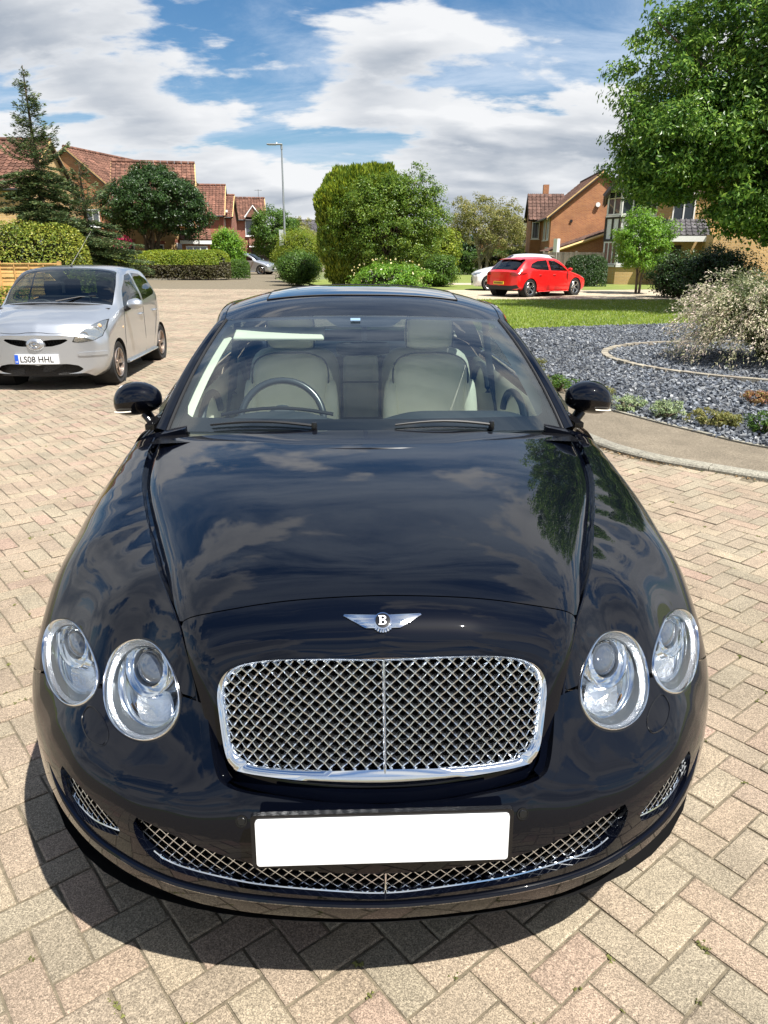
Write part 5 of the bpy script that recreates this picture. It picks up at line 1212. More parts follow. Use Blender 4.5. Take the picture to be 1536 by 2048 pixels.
        ln=[fring(k*.62*math.cos(a),.036-.022*math.sin(a)*1.0,(ox,oy+.03)) for a in np.linspace(0,PI/2-.01,8)]
        ringmesh(ln).build('projector_lens',lens,bz,smooth=80)
        # lower turning bowl with ribs
        tb=[fring(.50,.040,(.02,-.40)),fring(.47,.036,(.02,-.40)),fring(.36,.058,(.02,-.40)),fring(.2,.068,(.02,-.40)),fring(.01,.07,(.02,-.40))]
        ringmesh(tb).build('lower_reflector',mat('ribbed_reflector',(.9,.91,.93),.14,1,bump=.35,bscale=110),bz,smooth=60)
        if inner:
            p=fring(0,.062,(.50,-.12))[0]; mb=MB(); mb.lathe([(0,.010),(.005,.008),(.007,.0),(.007,-.012)],16,Matrix.Translation(Vector(p))@Vector(N0).to_track_quat('Z','Y').to_matrix().to_4x4()); mb.build('indicator_bulb',amber,bz)
        gl=[ring(.97,-.0015)]+[ring(s,-.0015-.011*(1-s*s)) for s in (.85,.7,.5,.3,.12,.005)]
        ringmesh(gl).build('lamp_glass',lampglass,bz,smooth=80)
    # --- badge
    build_badge(car,CS,chrome,gloss)
    # --- plate
    pl=MB(); zc0=.537
    pm=Matrix.Translation((-.007,-.014,zc0))@Matrix.Rotation(R(-4),4,'X')
    def rrect(w,h,r,n=5):
        o=[]
        for cx_,cy_,a0 in ((w/2-r,h/2-r,0),(-w/2+r,h/2-r,90),(-w/2+r,-h/2+r,180),(w/2-r,-h/2+r,270)):
            for k in range(n+1): a=R(a0+90*k/n); o.append((cx_+r*math.cos(a),cy_+r*math.sin(a)))
        return o
    up=Matrix.Rotation(R(90),4,'X')
    mb=MB(); mb.prism(rrect(.526,.124,.008),.012,pm@up,base=-.012); pf=mb.build('plate_holder',gloss,car)
    mb=MB(); mb.prism(rrect(.508,.108,.007),.004,pm@up,base=.0); mb.build('number_plate',mat('plate_white',(.78,.79,.8),.35,0,.5,.4),car)
    for sx in (-.297,.287):
        q=FS.dom(np.array([[sx,.03,.548]])); p=FS.at(q)[0]; n_=FS.normal(q)[0]
        M=Matrix.Translation(Vector(p))@Vector(n_).to_track_quat('Z','Y').to_matrix().to_4x4()
        mb=MB(); mb.lathe([(0,.003),(.0075,.003),(.0085,.002),(.0085,.0006),(.011,.0006),(.0115,.0018),(.0125,.0018),(.013,0)],24,M); mb.build('parking_sensor',gloss,car,smooth=30)
    build_cabin(car,paint,chrome,gloss,rubber,FS)
    build_saloon_rear(car,paint,chrome,gloss,rubber,dark,FS)
    return car
def idx_set(i): return set(i)
def build_badge(car,S,chrome,black):
    def onS(P2,off):
        # local badge coords (x across, y up the nose) -> nose surface
        c=np.array([0,.2125,.908]); up=np.array([0,.62,.78]); up/=np.linalg.norm(up)
        P=np.array([c+np.array([x,0,0])+up*y for x,y in P2]); q=S.dom(P); return S.at(q)+S.normal(q)*off
    def solid(mb,poly,h0,h1):
        n=len(poly); A=onS(poly,h0); B=onS(poly,h1); cen=onS([np.mean(poly,axis=0)],h1+.001)[0]
        mb.add(list(A)+list(B)+[cen],[(i,(i+1)%n,n+(i+1)%n,n+i) for i in range(n)]+[(n+i,n+(i+1)%n,2*n) for i in range(n)])
    for sg in (1,-1):
        # feathers: a stepped wing, each quill a ridge
        for k in range(11):
            t=k/10; L=.060*(1-.072*k)+.010; y1=.0125-.0026*k; y0=y1-.0030
            x0=.0125; 
            poly=[(sg*x0,y1),(sg*(x0+L),y1+.0022*(1-t)+.0006),(sg*(x0+L+.0018),y1-.0006),(sg*(x0+L-.003),y0+.0004),(sg*x0,y0-.0004)]
            mb=MB(); solid(mb,poly,0,.0028+.0006*math.sin(k*1.3)); mb.build('badge_feather',chrome,car,smooth=None)
    mb=MB()
    for k in range(9):
        a=R(-150+k*15); 
        poly=[(.014*math.cos(a-.09),.014*math.sin(a-.09)-.002),(.0225*math.cos(a-.11),.0225*math.sin(a-.11)-.003),(.0240*math.cos(a),.0240*math.sin(a)-.003),(.0225*math.cos(a+.11),.0225*math.sin(a+.11)-.003),(.014*math.cos(a+.09),.014*math.sin(a+.09)-.002)]
        solid(mb,poly,0,.0030)
    mb.build('badge_tail',chrome,car,smooth=None)
    tt=np.linspace(0,2*PI,28,endpoint=False)
    def disc(name,r,h0,h1,m):
        mb=MB(); solid(mb,[(r*math.cos(a),r*1.0*math.sin(a)-.001) for a in tt],h0,h1); return mb.build(name,m,car,smooth=30)
    disc('badge_rim',.0185,0,.0042,chrome); disc('badge_disc',.0158,.0042,.0050,black)
    # letter B from bars and bows
    mb=MB()
    def bar(x0,x1,y0,y1,h=.0068): solid(mb,[(x0,y0),(x1,y0),(x1,y1),(x0,y1)],.005,h)
    bar(-.0068,-.0030,-.0110,.0090); bar(-.0090,-.003,-.0110,-.0088); bar(-.0090,-.003,.0068,.0090)
    for yc,r in ((.0042,.0048),(-.0058,.0052)):
        prev=None
        for a in np.linspace(-PI/2,PI/2,9):
            o=(.0012+(r+.0012)*math.cos(a),yc+r*math.sin(a)); i=(.0008+(r-.0022)*max(0,math.cos(a)),yc+(r-.0020)*math.sin(a))
            if prev: solid(mb,[prev[0],o,i,prev[1]],.005,.0068)
            prev=(o,i)
        bar(-.003,.0014,yc+r-.0020,yc+r); bar(-.003,.0014,yc-r,yc-r+.0020)
    mb.build('badge_letter',mat('badge_white',(.8,.8,.82),.3),car,smooth=None)
# ================= saloon greenhouse, interior, rear, wheels =================
def build_cabin(car,paint,chrome,gloss,rubber,FS):
    wsglass=glass('windscreen_glass',(.86,.95,.92),2.0)
    sideglass=glass('side_glass',(.30,.36,.35),1.2)
    cream=mat('cream_leather',(.82,.78,.65),.5,0,.4,var=.06,scale=6,bump=.08,bscale=120)
    creamd=mat('cream_trim',(.50,.50,.42),.6,var=.03,scale=3)
    navy=mat('dark_leather',(.020,.026,.034),.5,0,.4,bump=.1,bscale=150)
    head=mat('headlining',(.55,.54,.47),.9)
    # windscreen: base curve and top curve
    def ws(u,v):   # u -1..1, v 0 base..1 top
        a=abs(u)
        base=np.array([.785*u,1.475+.185*a**2.2,1.022-.034*a**2.4]); top=np.array([.652*u,2.315+.105*a**2.2,1.375-.028*a**2.6])
        p=base*(1-v)+top*v; b=4*v*(1-v)
        p=p+np.array([0,-.018,.030])*b*(1-.5*a*a)+np.array([.012*u,0,0])*b
        return p
    us=np.linspace(-1,1,33); vs=np.linspace(0,1,17)
    mb=MB(); mb.grid([[ws(u,v) for v in vs] for u in us]); wsn=mb.build('windscreen',wsglass,car,smooth=80)
    # black printed border just inside the glass
    def inner(u,v,d=.004): p=ws(u,v); return p+np.array([0,.5,-.85])*d
    mb=MB()
    def hole(u): # v range of clear area at u
        a=abs(u); lo=.105-.02*(1-a*a)+.06*max(0,(a-.9)/.1)**2; hi=.962
        b=max(0,1-abs(u)/.16); 
        if a<.26: hi=.962-.105*min(1,(.26-a)/.09)**.8*1.0
        return lo,hi
    uu=np.concatenate([np.linspace(-.945,-.27,24),np.linspace(-.26,.26,27),np.linspace(.27,.945,24)])
    def rad(u,lo,hi): # rounded corners
        a=max(0,(abs(u)-.87)/.075); d=.11*(1-math.sqrt(max(0,1-a*a))); return lo+d,hi-d*.6
    mb.grid([[inner(u,v) for v in (0,*(rad(u,*hole(u))[:1]))] for u in uu]); mb.grid([[inner(u,v) for v in (rad(u,*hole(u))[1],1)] for u in uu])
    for s in (-1,1): mb.grid([[inner(s*x,v) for v in np.linspace(0,1,9)] for x in (.945,1.0)])
    mb.build('windscreen_border',gloss,wsn,smooth=None)
    # cowl between bonnet and screen
    mb=MB(); mb.grid([[ (x*.80,1.425+.03*abs(x),1.008-.02*abs(x)**2.4),(x*.80,1.44+.15*abs(x)**2.2,1.000-.022*abs(x)**2.4),tuple(ws(x*1.01,0)+np.array([0,.01,-.012]))] for x in np.linspace(-1,1,31)]); mb.build('cowl_panel',gloss,car)
    # low oval vent bulge in the bonnet's rear
    mb=MB(); t=np.linspace(0,2*PI,48,endpoint=False)
    mb.tube([(.19*math.cos(a)-.0,1.25+.045*math.sin(a),1.0325-.006*abs(math.cos(a))) for a in t],.0022,5,closed=True); mb.build('bonnet_oval_seam',gloss,car)
    # wipers
    for x0,x1,y0,y1 in ((-.20,-.60,1.475,1.55),(.47,.10,1.52,1.475)):
        w=MB(); A=ws(x0/.785,.03)+np.array([0,-.02,.012]); B=ws(x1/.785,.035)+np.array([0,-.02,.012])
        pts=[A*(1-k)+B*k+np.array([0,0,.014*math.sin(PI*k)]) for k in np.linspace(0,1,9)]
        w.tube(pts,[.0065,.007,.0065,.006,.005,.0045,.004,.0035,.003],6,flat=.7); ob=w.build('wiper',rubber,car)
        w=MB(); w.tube([p+np.array([0,.012,-.006]) for p in pts],.0035,5); w.build('wiper_blade',rubber,ob)
        w=MB(); w.lathe([(0,.014),(.009,.012),(.011,0),(.011,-.02)],16,Matrix.Translation(Vector(A))); w.build('wiper_pivot',gloss,ob)
    # roof
    Yk=[2.315,2.5,2.8,3.1,3.5,3.9,4.15]
    zc=[1.375,1.425,1.468,1.479,1.464,1.41,1.36]; xe=[.652,.665,.675,.675,.665,.64,.62]; ze=[1.347,1.372,1.392,1.395,1.375,1.32,1.27]
    def rp(Y,a):
        z0=float(cubic(Yk,zc,[Y])[0]); x=float(cubic(Yk,xe,[Y])[0]); z1=float(cubic(Yk,ze,[Y])[0])
        return np.array([x*a,Y+(.105*abs(a)**2.2)*max(0,1-(Y-2.315)/.6),z0-(z0-z1)*abs(a)**2.7])
    Ys=np.concatenate([np.linspace(2.315,2.6,10),np.linspace(2.65,4.15,22)])
    rails=np.linspace(-1,1,41)
    def sun_in(Y,a): return 2.62<Y<3.05 and abs(a)<.70
    mb=MB(); mb.grid([[rp(Y,a) for a in rails] for Y in Ys]); rf=mb.build('roof',paint,car,smooth=60)
    # sunroof panel slightly proud
    mb=MB(); G=[[rp(Y,a)+np.array([0,0,.003]) for a in np.linspace(-.71,.71,25)] for Y in np.linspace(2.63,3.08,9)]; mb.grid(G); so=mb.build('sunroof_panel',mat('dark_roof_glass',(.01,.012,.014),.04,0,.8,1,.01),rf,smooth=60)
    mb=MB(); P=[G[0][i] for i in range(25)]+[G[i][24] for i in range(9)]+[G[8][i] for i in range(24,-1,-1)]+[G[i][0] for i in range(8,-1,-1)]; mb.tube(P,.003,5); mb.build('sunroof_seal',rubber,rf)
    mb=MB(); mb.grid([[rp(Y,a)*np.array([.97,1,1])-np.array([0,0,.03]) for a in np.linspace(-.98,.98,15)] for Y in np.linspace(2.40,4.1,12)]); mb.build('headlining',head,car)
    # pillars and cant rails
    for s in (-1,1):
        edge=[ws(s,v) for v in np.linspace(0,1,15)]+[rp(Y,s) for Y in np.linspace(2.5,4.1,16)]
        out=[]
        n=len(edge)
        for i,p in enumerate(edge):
            k=min(1,i/14); off=np.array([s*(.050*(1-k)+.042*k),.055*(1-k)+.02*k,-.012*(1-k)-.038*k]); out.append(p+off)
        G=[]
        for i in range(n):
            a,b=edge[i],out[i]; m=(a+b)/2+np.array([s*.012,-.014 if i<14 else 0,.016])
            G.append([a+np.array([0,.004,-.008]),a+np.array([s*.002,-.003,.003]),a*.75+b*.25+np.array([s*.006,-.008,.010]),m,a*.25+b*.75+np.array([s*.014,-.004,.010]),b+np.array([s*.004,0,-.004]),b+np.array([-s*.01,.01,-.03])])
        mb=MB(); mb.grid(G); mb.build('front_pillar',paint,car,smooth=60)
        mb=MB(); mb.tube([p+np.array([-s*.006,-.004,.002]) for p in edge[:15]],.0055,6); mb.build('windscreen_seal',rubber,car)
        # cream inner pillar cover
        mb=MB(); mb.grid([[ws(s*.93,v)+np.array([0,.06,-.06]),ws(s*.985,v)+np.array([0,.03,-.03]),ws(s*1.0,v)+np.array([s*.02,.07,-.05])] for v in np.linspace(0,1,9)]); mb.build('pillar_trim',creamd,car)
        # side windows: loft from rail to waist
        def waist(Y): return np.array([s*float(np.interp(Y,[1.7,2.2,3,3.8,4.5],[.850,.868,.875,.862,.82])),Y,float(np.interp(Y,[1.7,2.5,3.5,4.5],[1.0,1.012,1.02,1.03]))])
        railp=np.array(out)
        for y0,y1,r0,r1,nm in ((1.86,2.92,1.96,2.90,'front_door_window'),(3.02,3.98,3.0,3.86,'rear_door_window')):
            G=[]
            for t_ in np.linspace(0,1,12):
                w_=waist(y0+(y1-y0)*t_); yr=r0+(r1-r0)*t_
                tp=np.array([np.interp(yr,railp[:,1],railp[:,k]) for k in range(3)])-np.array([0,0,.012])
                G.append([w_*(1-v)+tp*v+np.array([s*.03*math.sin(PI*v),0,0]) for v in np.linspace(0,1,7)])
            mb=MB(); mb.grid(G); mb.build(nm,sideglass,car,smooth=80)
            mb=MB(); mb.tube([g[0]+np.array([s*.004,0,0]) for g in G],.006,6); mb.build('window_trim',chrome,car)
        mb=MB(); w0=waist(2.92);w1=waist(3.02); t0=np.array([np.interp(2.9,railp[:,1],railp[:,k]) for k in range(3)]);t1=np.array([np.interp(3.0,railp[:,1],railp[:,k]) for k in range(3)])
        mb.grid([[w0*(1-v)+t0*v+np.array([s*.034*math.sin(PI*v),0,0]),w1*(1-v)+t1*v+np.array([s*.034*math.sin(PI*v),0,0])] for v in np.linspace(0,1,7)]); mb.build('centre_pillar',gloss,car)
        mb=MB(); mb.grid([[waist(3.98)*(1-v)+np.array([s*.655,3.86,1.33])*v+np.array([s*.03*math.sin(PI*v),0,0]),waist(4.6)*np.array([.93,1,1])*(1-v)+np.array([s*.60,4.15,1.26])*v] for v in np.linspace(0,1,7)]); mb.build('rear_pillar',paint,car)
        # inner door card with curved pull and top rail
        mb=MB(); mb.grid([[ (s*.80,Y,.99),(s*.775,Y,.95),(s*.76,Y,.80),(s*.78,Y,.6)] for Y in np.linspace(1.75,3.95,14)]); mb.build('door_card',cream,car)
        for yc in (2.45,3.45):
            mb=MB(); mb.tube([(s*.755,yc+.26*math.cos(a),.86+.13*math.sin(a)) for a in np.linspace(0,PI,14)],.018,8); mb.build('door_pull',navy,car)
        mb=MB(); mb.tube([(s*.745,2.62,.62),(s*.70,2.83,1.02),(s*.66,2.9,1.33)],.018,6,flat=.3); mb.build('seat_belt',navy,car)
        # mirrors
        m=MB(); cx,cy,cz=s*.955,1.93,1.060
        prof=[];nn=20
        for i in range(nn+1):
            th=PI*i/nn  # from outer tip to inner root, ellipsoidal shell swept forward
            rowl=[]
            for k in range(17):
                ph=2*PI*k/16
                rx=.098; x=-rx*math.cos(th); r=math.sin(th)**.72
                taper=1.0+.10*math.cos(th)
                yy=-.082*r*math.cos(ph)*taper; 
                if yy>0: yy*=.55
                zz=.070*r*math.sin(ph)*(1.0+.12*math.cos(th))
                rowl.append((cx-s*x,cy+yy,cz+zz-.010*math.cos(th)**2+.008*(1-math.cos(th))))
            prof.append(rowl)
        m.grid(prof); hs=m.build('door_mirror',paint,car,smooth=70)
        g_=MB(); g_.grid([[ (cx+s*.082*math.cos(th)*r,cy+.047,cz+.055*math.sin(th)*r) for r in (.01,.5,1)] for th in np.linspace(0,2*PI,24)]); g_.build('mirror_glass',mat('mirror_face',(.8,.82,.84),.03,1),hs)
        g_=MB(); g_.tube([(cx+s*(.03+.055*math.cos(a)),cy-.078+.03*(1-math.sin(a)),cz-.035-.004*math.cos(a)) for a in np.linspace(.1,PI/2+.3,8)],.006,6,flat=.5); g_.build('mirror_indicator',mat('clear_lens',(.75,.7,.6),.1),hs)
        a0=Vector((s*.925,1.92,1.005)); a1=Vector((s*.885,1.90,.955)); a2=Vector((s*.845,1.87,.93))
        g_=MB(); g_.tube([a0,a1,a2],[.030,.026,.032],12,flat=.55); g_.build('mirror_stalk',gloss,hs,smooth=60)
        # sail panel between pillar and door glass
        mb=MB(); mb.add([(s*.835,1.72,1.0),(s*.862,1.93,1.005),(s*.80,1.99,1.13)],[(0,1,2)]); mb.build('mirror_sail',gloss,car)
    # dashboard
    mb=MB(); 
    def dash(x):
        hump=.045*math.exp(-((x+.37)/.20)**4)+.045*math.exp(-((x-.40)/.30)**6)
        return [(x,1.52,.955),(x,1.70,.962+.2*hump),(x,1.82,.962+.75*hump),(x,1.93,.965+hump),(x,1.99,.955+hump*.9),(x,2.02,.90),(x,2.0,.72),(x,1.9,.55)]
    mb.grid([dash(x) for x in np.linspace(-.76,.76,61)]); mb.build('dashboard',navy,car,smooth=60)
    mb=MB(); mb.tube([(x,1.965+0*x,.985+.032*math.sin(PI*(x+.64)/.52)) for x in np.linspace(-.62,-.14,12)],.008,6); mb.build('instrument_hood',gloss,car)
    # steering wheel
    M=Matrix.Translation((-.375,2.12,.93))@Matrix.Rotation(R(62),4,'X')
    mb=MB(); mb.tube([M@Vector((.187*math.cos(a),.187*math.sin(a),0)) for a in np.linspace(0,2*PI,48,endpoint=False)],.016,10,closed=True); sw=mb.build('steering_wheel',mat('dark_wheel_leather',(.02,.024,.03),.25,0,.6),car,smooth=80)
    mb=MB(); mb.lathe([(0,.03),(.05,.028),(.07,.01),(.07,-.03)],20,M)
    mb.build('steering_hub',navy,sw)
    mb=MB()
    for a in (R(0),R(180),R(270)): mb.tube([M@Vector((.06*math.cos(a),.06*math.sin(a),0)),M@Vector((.18*math.cos(a),.18*math.sin(a),0))],.018,8,flat=.5)
    mb.build('steering_spoke',navy,sw)
    # seats
    def rbox(mb,cx,cy,cz,w,d,h,M=None,e=4.0,nu=20,nv=12,top=0):
        G=[]
        for i in range(nv+1):
            ph=-PI/2+PI*i/nv; row=[]
            for k in range(nu+1):
                th=2*PI*k/nu
                def sg(v,p): return math.copysign(abs(v)**p,v)
                x=sg(math.cos(ph),2/e)*sg(math.cos(th),2/e); y=sg(math.cos(ph),2/e)*sg(math.sin(th),2/e); z=sg(math.sin(ph),2/e)
                x*=1-top*max(0,z)
                p=Vector((cx+x*w/2,cy+y*d/2,cz+z*h/2)); row.append(M@p if M else p)
            G.append(row)
        mb.grid(G)
    for x0 in (-.385,.365):
        T=Matrix.Translation((x0,2.72,.48))@Matrix.Rotation(R(-16),4,'X')
        mb=MB(); rbox(mb,0,0,.32,.50,.17,.70,T,4.5,24,14,.12); st=mb.build('front_seat',cream,car,smooth=80)
        for sx in (-1,1):
            mb=MB(); rbox(mb,sx*.215,-.05,.26,.09,.13,.54,T,3.5,12,10,.2); mb.build('seat_bolster',cream,st,smooth=80)
        mb=MB()
        pth=[T@Vector(p) for p in spl([(-.185,-.092,.0),(-.19,-.094,.35),(-.20,-.086,.58),(-.13,-.078,.655),(0,-.078,.665),(.13,-.078,.655),(.20,-.086,.58),(.19,-.094,.35),(.185,-.092,0)],5)]
        mb.tube(pth,.0045,6); mb.build('seat_piping',navy,st)
        mb=MB(); rbox(mb,0,.0,.80,.27,.10,.21,T,4.0,20,12,.1); hd=mb.build('headrest',cream,st,smooth=80)
        mb=MB(); mb.tube([T@Vector(p) for p in spl([(-.125,-.045,.70),(-.128,-.05,.80),(-.115,-.045,.89)],4)],.004,5); mb.build('headrest_piping',navy,st); mb=MB(); mb.tube([T@Vector(p) for p in spl([(.125,-.045,.70),(.128,-.05,.80),(.115,-.045,.89)],4)],.004,5); mb.build('headrest_piping',navy,st)
        mb=MB(); rbox(mb,0,-.25,.06,.52,.56,.16,T,4.5,20,10); mb.build('seat_cushion',cream,st,smooth=80)
    mb=MB(); rbox(mb,-.42,3.62,.72,.60,.2,.72,None,5,20,12,.05); rbox(mb,.42,3.62,.72,.60,.2,.72,None,5,20,12,.05); rs=mb.build('rear_seat',cream,car,smooth=80)
    mb=MB(); rbox(mb,0.0,3.58,.78,.23,.2,.62,None,5,20,12); mb.build('rear_armrest',cream,rs,smooth=80)
    mb=MB()
    for x in (-.125,.125): mb.tube([(x,3.47,.45),(x,3.475,1.08)],.006,5)
    mb.tube([(-.12,3.47,.88),(.12,3.47,.88)],.005,5); mb.build('rear_seat_piping',navy,rs)
    for x in (-.42,.42):
        mb=MB(); rbox(mb,x,3.66,1.15,.26,.1,.17,None,4,16,10); mb.build('rear_headrest',cream,rs,smooth=80)
    mb=MB(); mb.grid([[(x,3.75,1.0),(x,4.4,1.03)] for x in (-.78,.78)]); mb.build('parcel_shelf',navy,car)
    mb=MB(); mb.grid([[(x,1.6,.35),(x,4.0,.35)] for x in (-.8,.8)]); mb.build('cabin_floor',navy,car)
    mb=MB(); mb.box(-.13,.13,1.95,3.2,.45,.72); ob=mb.build('centre_console',navy,car); bevel(ob,.03,3)
    # visor, interior mirror, sensor housing
    mb=MB(); mb.box(-.60,-.185,2.275,2.425,-.008,.008,Matrix.Translation((0,0,1.290))@Matrix.Translation((0,2.35,0))@Matrix.Rotation(R(14),4,'X')@Matrix.Translation((0,-2.35,0))); vo=bevel(mb.build('sun_visor',mat('visor_cloth',(.52,.52,.43),.8),car),.006,2)
    mb=MB(); rbox(mb,0,0,0,.25,.03,.062,Matrix.Translation((-.005,2.24,1.235))@Matrix.Rotation(R(8),4,'Z'),5,20,8); rv=mb.build('interior_mirror',gloss,car,smooth=60)
    mb=MB(); mb.tube([(0,2.24,1.26),(0,2.26,1.345)],.012,8); mb.build('interior_mirror_stalk',navy,rv)
    mb=MB(); p=ws(-.06,.925); mb.box(-.022,.022,-.012,.012,-.001,.002,Matrix.Translation(Vector(p)+Vector((0,-.003,.006)))@Matrix.Rotation(R(22),4,'X')); mb.build('rain_sensor',mat('sensor_lens',(.2,.3,.42),.1),car)

def build_wheel(name,parent,loc,r,w,tyre_m,rim_m,spokes=5,hub=.62,split=True):
    """wheel lying across X; loc is the centre"""
    T=Matrix.Translation(loc)@Matrix.Rotation(PI/2,4,'Y')
    mb=MB(); h=w/2; mb.lathe([(r*hub,-h*.75),(r*.93,-h*.95),(r*.985,-h*.8),(r,-h*.5),(r,h*.5),(r*.985,h*.8),(r*.93,h*.95),(r*hub,h*.75)],40,T); o=mb.build(name,tyre_m,parent,smooth=40)
    s=1 if loc[0]>0 else -1
    mb=MB(); mb.lathe([(r*hub*1.03,s*h*.9),(r*hub*1.0,s*h*.98),(r*hub*.95,s*h*.9),(r*hub*.93,s*h*.3),(r*hub*.90,-s*h*.5)],40,T)
    mb.lathe([(r*.0,s*h*.78),(r*.07,s*h*.78),(r*.12,s*h*.68),(r*.12,s*h*.4)],20,T)
    rm=mb.build('rim',rim_m,o,smooth=40)
    for i in range(spokes):
        a=2*PI*i/spokes+.3
        for da in ((-.13,.13) if split else (0,)):
            mb=MB(); z1=s*h*.62; z2=s*h*.80
            def P(rr,ang,z): return T@Vector((rr*math.cos(ang),rr*math.sin(ang),z))
            w0=.055*r*(1 if split else 1.7)
            def q(rr,ang,z,wd): 
                return [P(rr,ang-wd/rr,z),P(rr,ang+wd/rr,z),P(rr,ang+wd/rr*.8,z-s*.03),P(rr,ang-wd/rr*.8,z-s*.03),P(rr,ang-wd/rr,z)]
            mb.grid([q(r*.09,a+da*.4,z1,w0*.6),q(r*.35,a+da*.8,z1*1.08,w0*.9),q(r*hub*.95,a+da*1.5,z2,w0*1.1)]); mb.build('spoke',rim_m,o,smooth=30)
    mb=MB(); mb.lathe([(0,-s*h*.1),(r*.42,-s*h*.1)],24,T); mb.build('brake_disc',mat('brake_steel',(.25,.24,.23),.4,.9),o)
    return o
def build_saloon_rear(car,paint,chrome,gloss,rubber,dark,FS):
    tyre=mat('tyre_rubber',(.018,.018,.019),.8,bump=.2,bscale=60); rim=mat('alloy',(.6,.61,.63),.25,1)
    ks=[1.665,2.2,3.0,3.7,4.4,4.9,5.2]
    base=[(.845,1.0),(.885,.975),(.925,.915),(.960,.82),(.975,.65),(.972,.45),(.94,.27)]
    for s in (-1,1):
        G=[]
        for Y in ks:
            row=[]
            sc=float(np.interp(Y,[1.66,2.4,3.9,4.4,4.9,5.2],[1,1.0,1.012,1.0,.95,.86])); dz=float(np.interp(Y,[1.66,3,4.2,5.2],[0,.012,.02,0.0]))
            ye=float(np.interp(Y,[4.9,5.2],[0,.0]))
            for x,z in base: row.append((s*x*sc,Y,z+dz*(z>.6)))
            G.append(row)
        L=lattice(G,ks,[0,1,2,3,4,5,6],96,34)
        V=L.reshape(-1,3); nu,nv=96,34; Fs=[]
        for i in range(nu-1):
            for j in range(nv-1):
                c=(L[i,j]+L[i+1,j+1])/2
                if math.hypot(c[1]-4.0,c[2]-.34)<.375: continue
                Fs.append((i*nv+j,(i+1)*nv+j,(i+1)*nv+j+1,i*nv+j+1) )
        # split into door panels by length
        for y0,y1,nm in ((1.66,2.98,'front_door'),(2.98,4.05,'rear_door'),(4.05,5.3,'rear_wing')):
            mb=MB(); mb.add(V,[f for f in Fs if y0<=V[f[0]][1]+.001 and V[f[1]][1]<=y1+.02]); ob=mb.build(nm,paint,car,smooth=60)
            if 'door' in nm:
                hy=y1-.22; h=MB(); h.tube([(s*.962,hy-.10,.84),(s*.99,hy-.07,.84),(s*.99,hy+.07,.84),(s*.962,hy+.10,.84)],.011,8); h.build('handle',chrome,ob)
        mb=MB(); mb.box(min(s*.84,s*.875),max(s*.84,s*.875),1.7,4.5,.985,1.005); mb.build('waist_rail',gloss,car)
        for yy in (.95,4.0): build_wheel('wheel',car,(s*.80,yy,.345),.345,.25,tyre,rim,9,.70,False)
        mb=MB(); mb.lathe([(.37,-.22),(.374,.0)],32,Matrix.Translation((s*.93,.95,.34))@Matrix.Rotation(s*PI/2,4,'Y')); mb.build('wheel_arch_liner',dark,car)
        mb=MB(); mb.lathe([(.10,0),(.10,-.03),(0,-.03)],20,Matrix.Translation((s*.62,5.30,.72))@Matrix.Rotation(PI/2,4,'X')); mb.build('tail_lamp',mat('red_lens',(.5,.01,.01),.1),car)
    # rear glass, boot lid and tail
    mb=MB(); mb.grid([[ (.60*a,4.15+.0*abs(a),1.36-.1*abs(a)**2.6),(.66*a,4.45,1.22-.06*a*a),(.74*a,4.72,1.08-.02*a*a)] for a in np.linspace(-1,1,15)]); mb.build('rear_window',glass('side_glass'),car)
    mb=MB(); mb.grid([[(.78*a,4.70,1.085-.045*a*a),(.80*a,4.95,1.09-.05*a*a),(.78*a,5.22,1.07-.06*a*a),(.77*a,5.29,.98),(.80*a,5.30,.70)] for a in np.linspace(-1,1,17)]); mb.build('boot_lid',paint,car,smooth=50)
    mb=MB(); mb.grid([[(.85*a,5.20-.1*a*a,.72),(.87*a,5.36-.16*a*a,.62),(.88*a,5.37-.16*a*a,.42),(.84*a,5.26-.12*a*a,.26)] for a in np.linspace(-1,1,21)]); mb.build('rear_bumper',paint,car,smooth=50)
build_saloon()
# ================= parked cars =================
def pchip(x,Y,xn):
    x=np.array(x,float); Y=np.array(Y,float); sh=Y.shape[1:]; Y2=Y.reshape(len(x),-1); h=np.diff(x); dl=np.diff(Y2,axis=0)/h[:,None]; m=np.zeros_like(Y2)
    for i in range(1,len(x)-1):
        a,b=dl[i-1],dl[i]; w1=2*h[i]+h[i-1]; w2=h[i]+2*h[i-1]
        with np.errstate(divide='ignore',invalid='ignore'): v=(w1+w2)/(w1/a+w2/b)
        m[i]=np.where(a*b>0,v,0)
    m[0]=dl[0]; m[-1]=dl[-1]
    xn=np.array(xn,float); i=np.clip(np.searchsorted(x,xn,side='right')-1,0,len(x)-2); t=((xn-x[i])/h[i])[:,None]; H=h[i][:,None]
    o=(2*t**3-3*t**2+1)*Y2[i]+(t**3-2*t**2+t)*H*m[i]+(-2*t**3+3*t**2)*Y2[i+1]+(t**3-t**2)*H*m[i+1]
    return o.reshape((len(xn),)+sh)
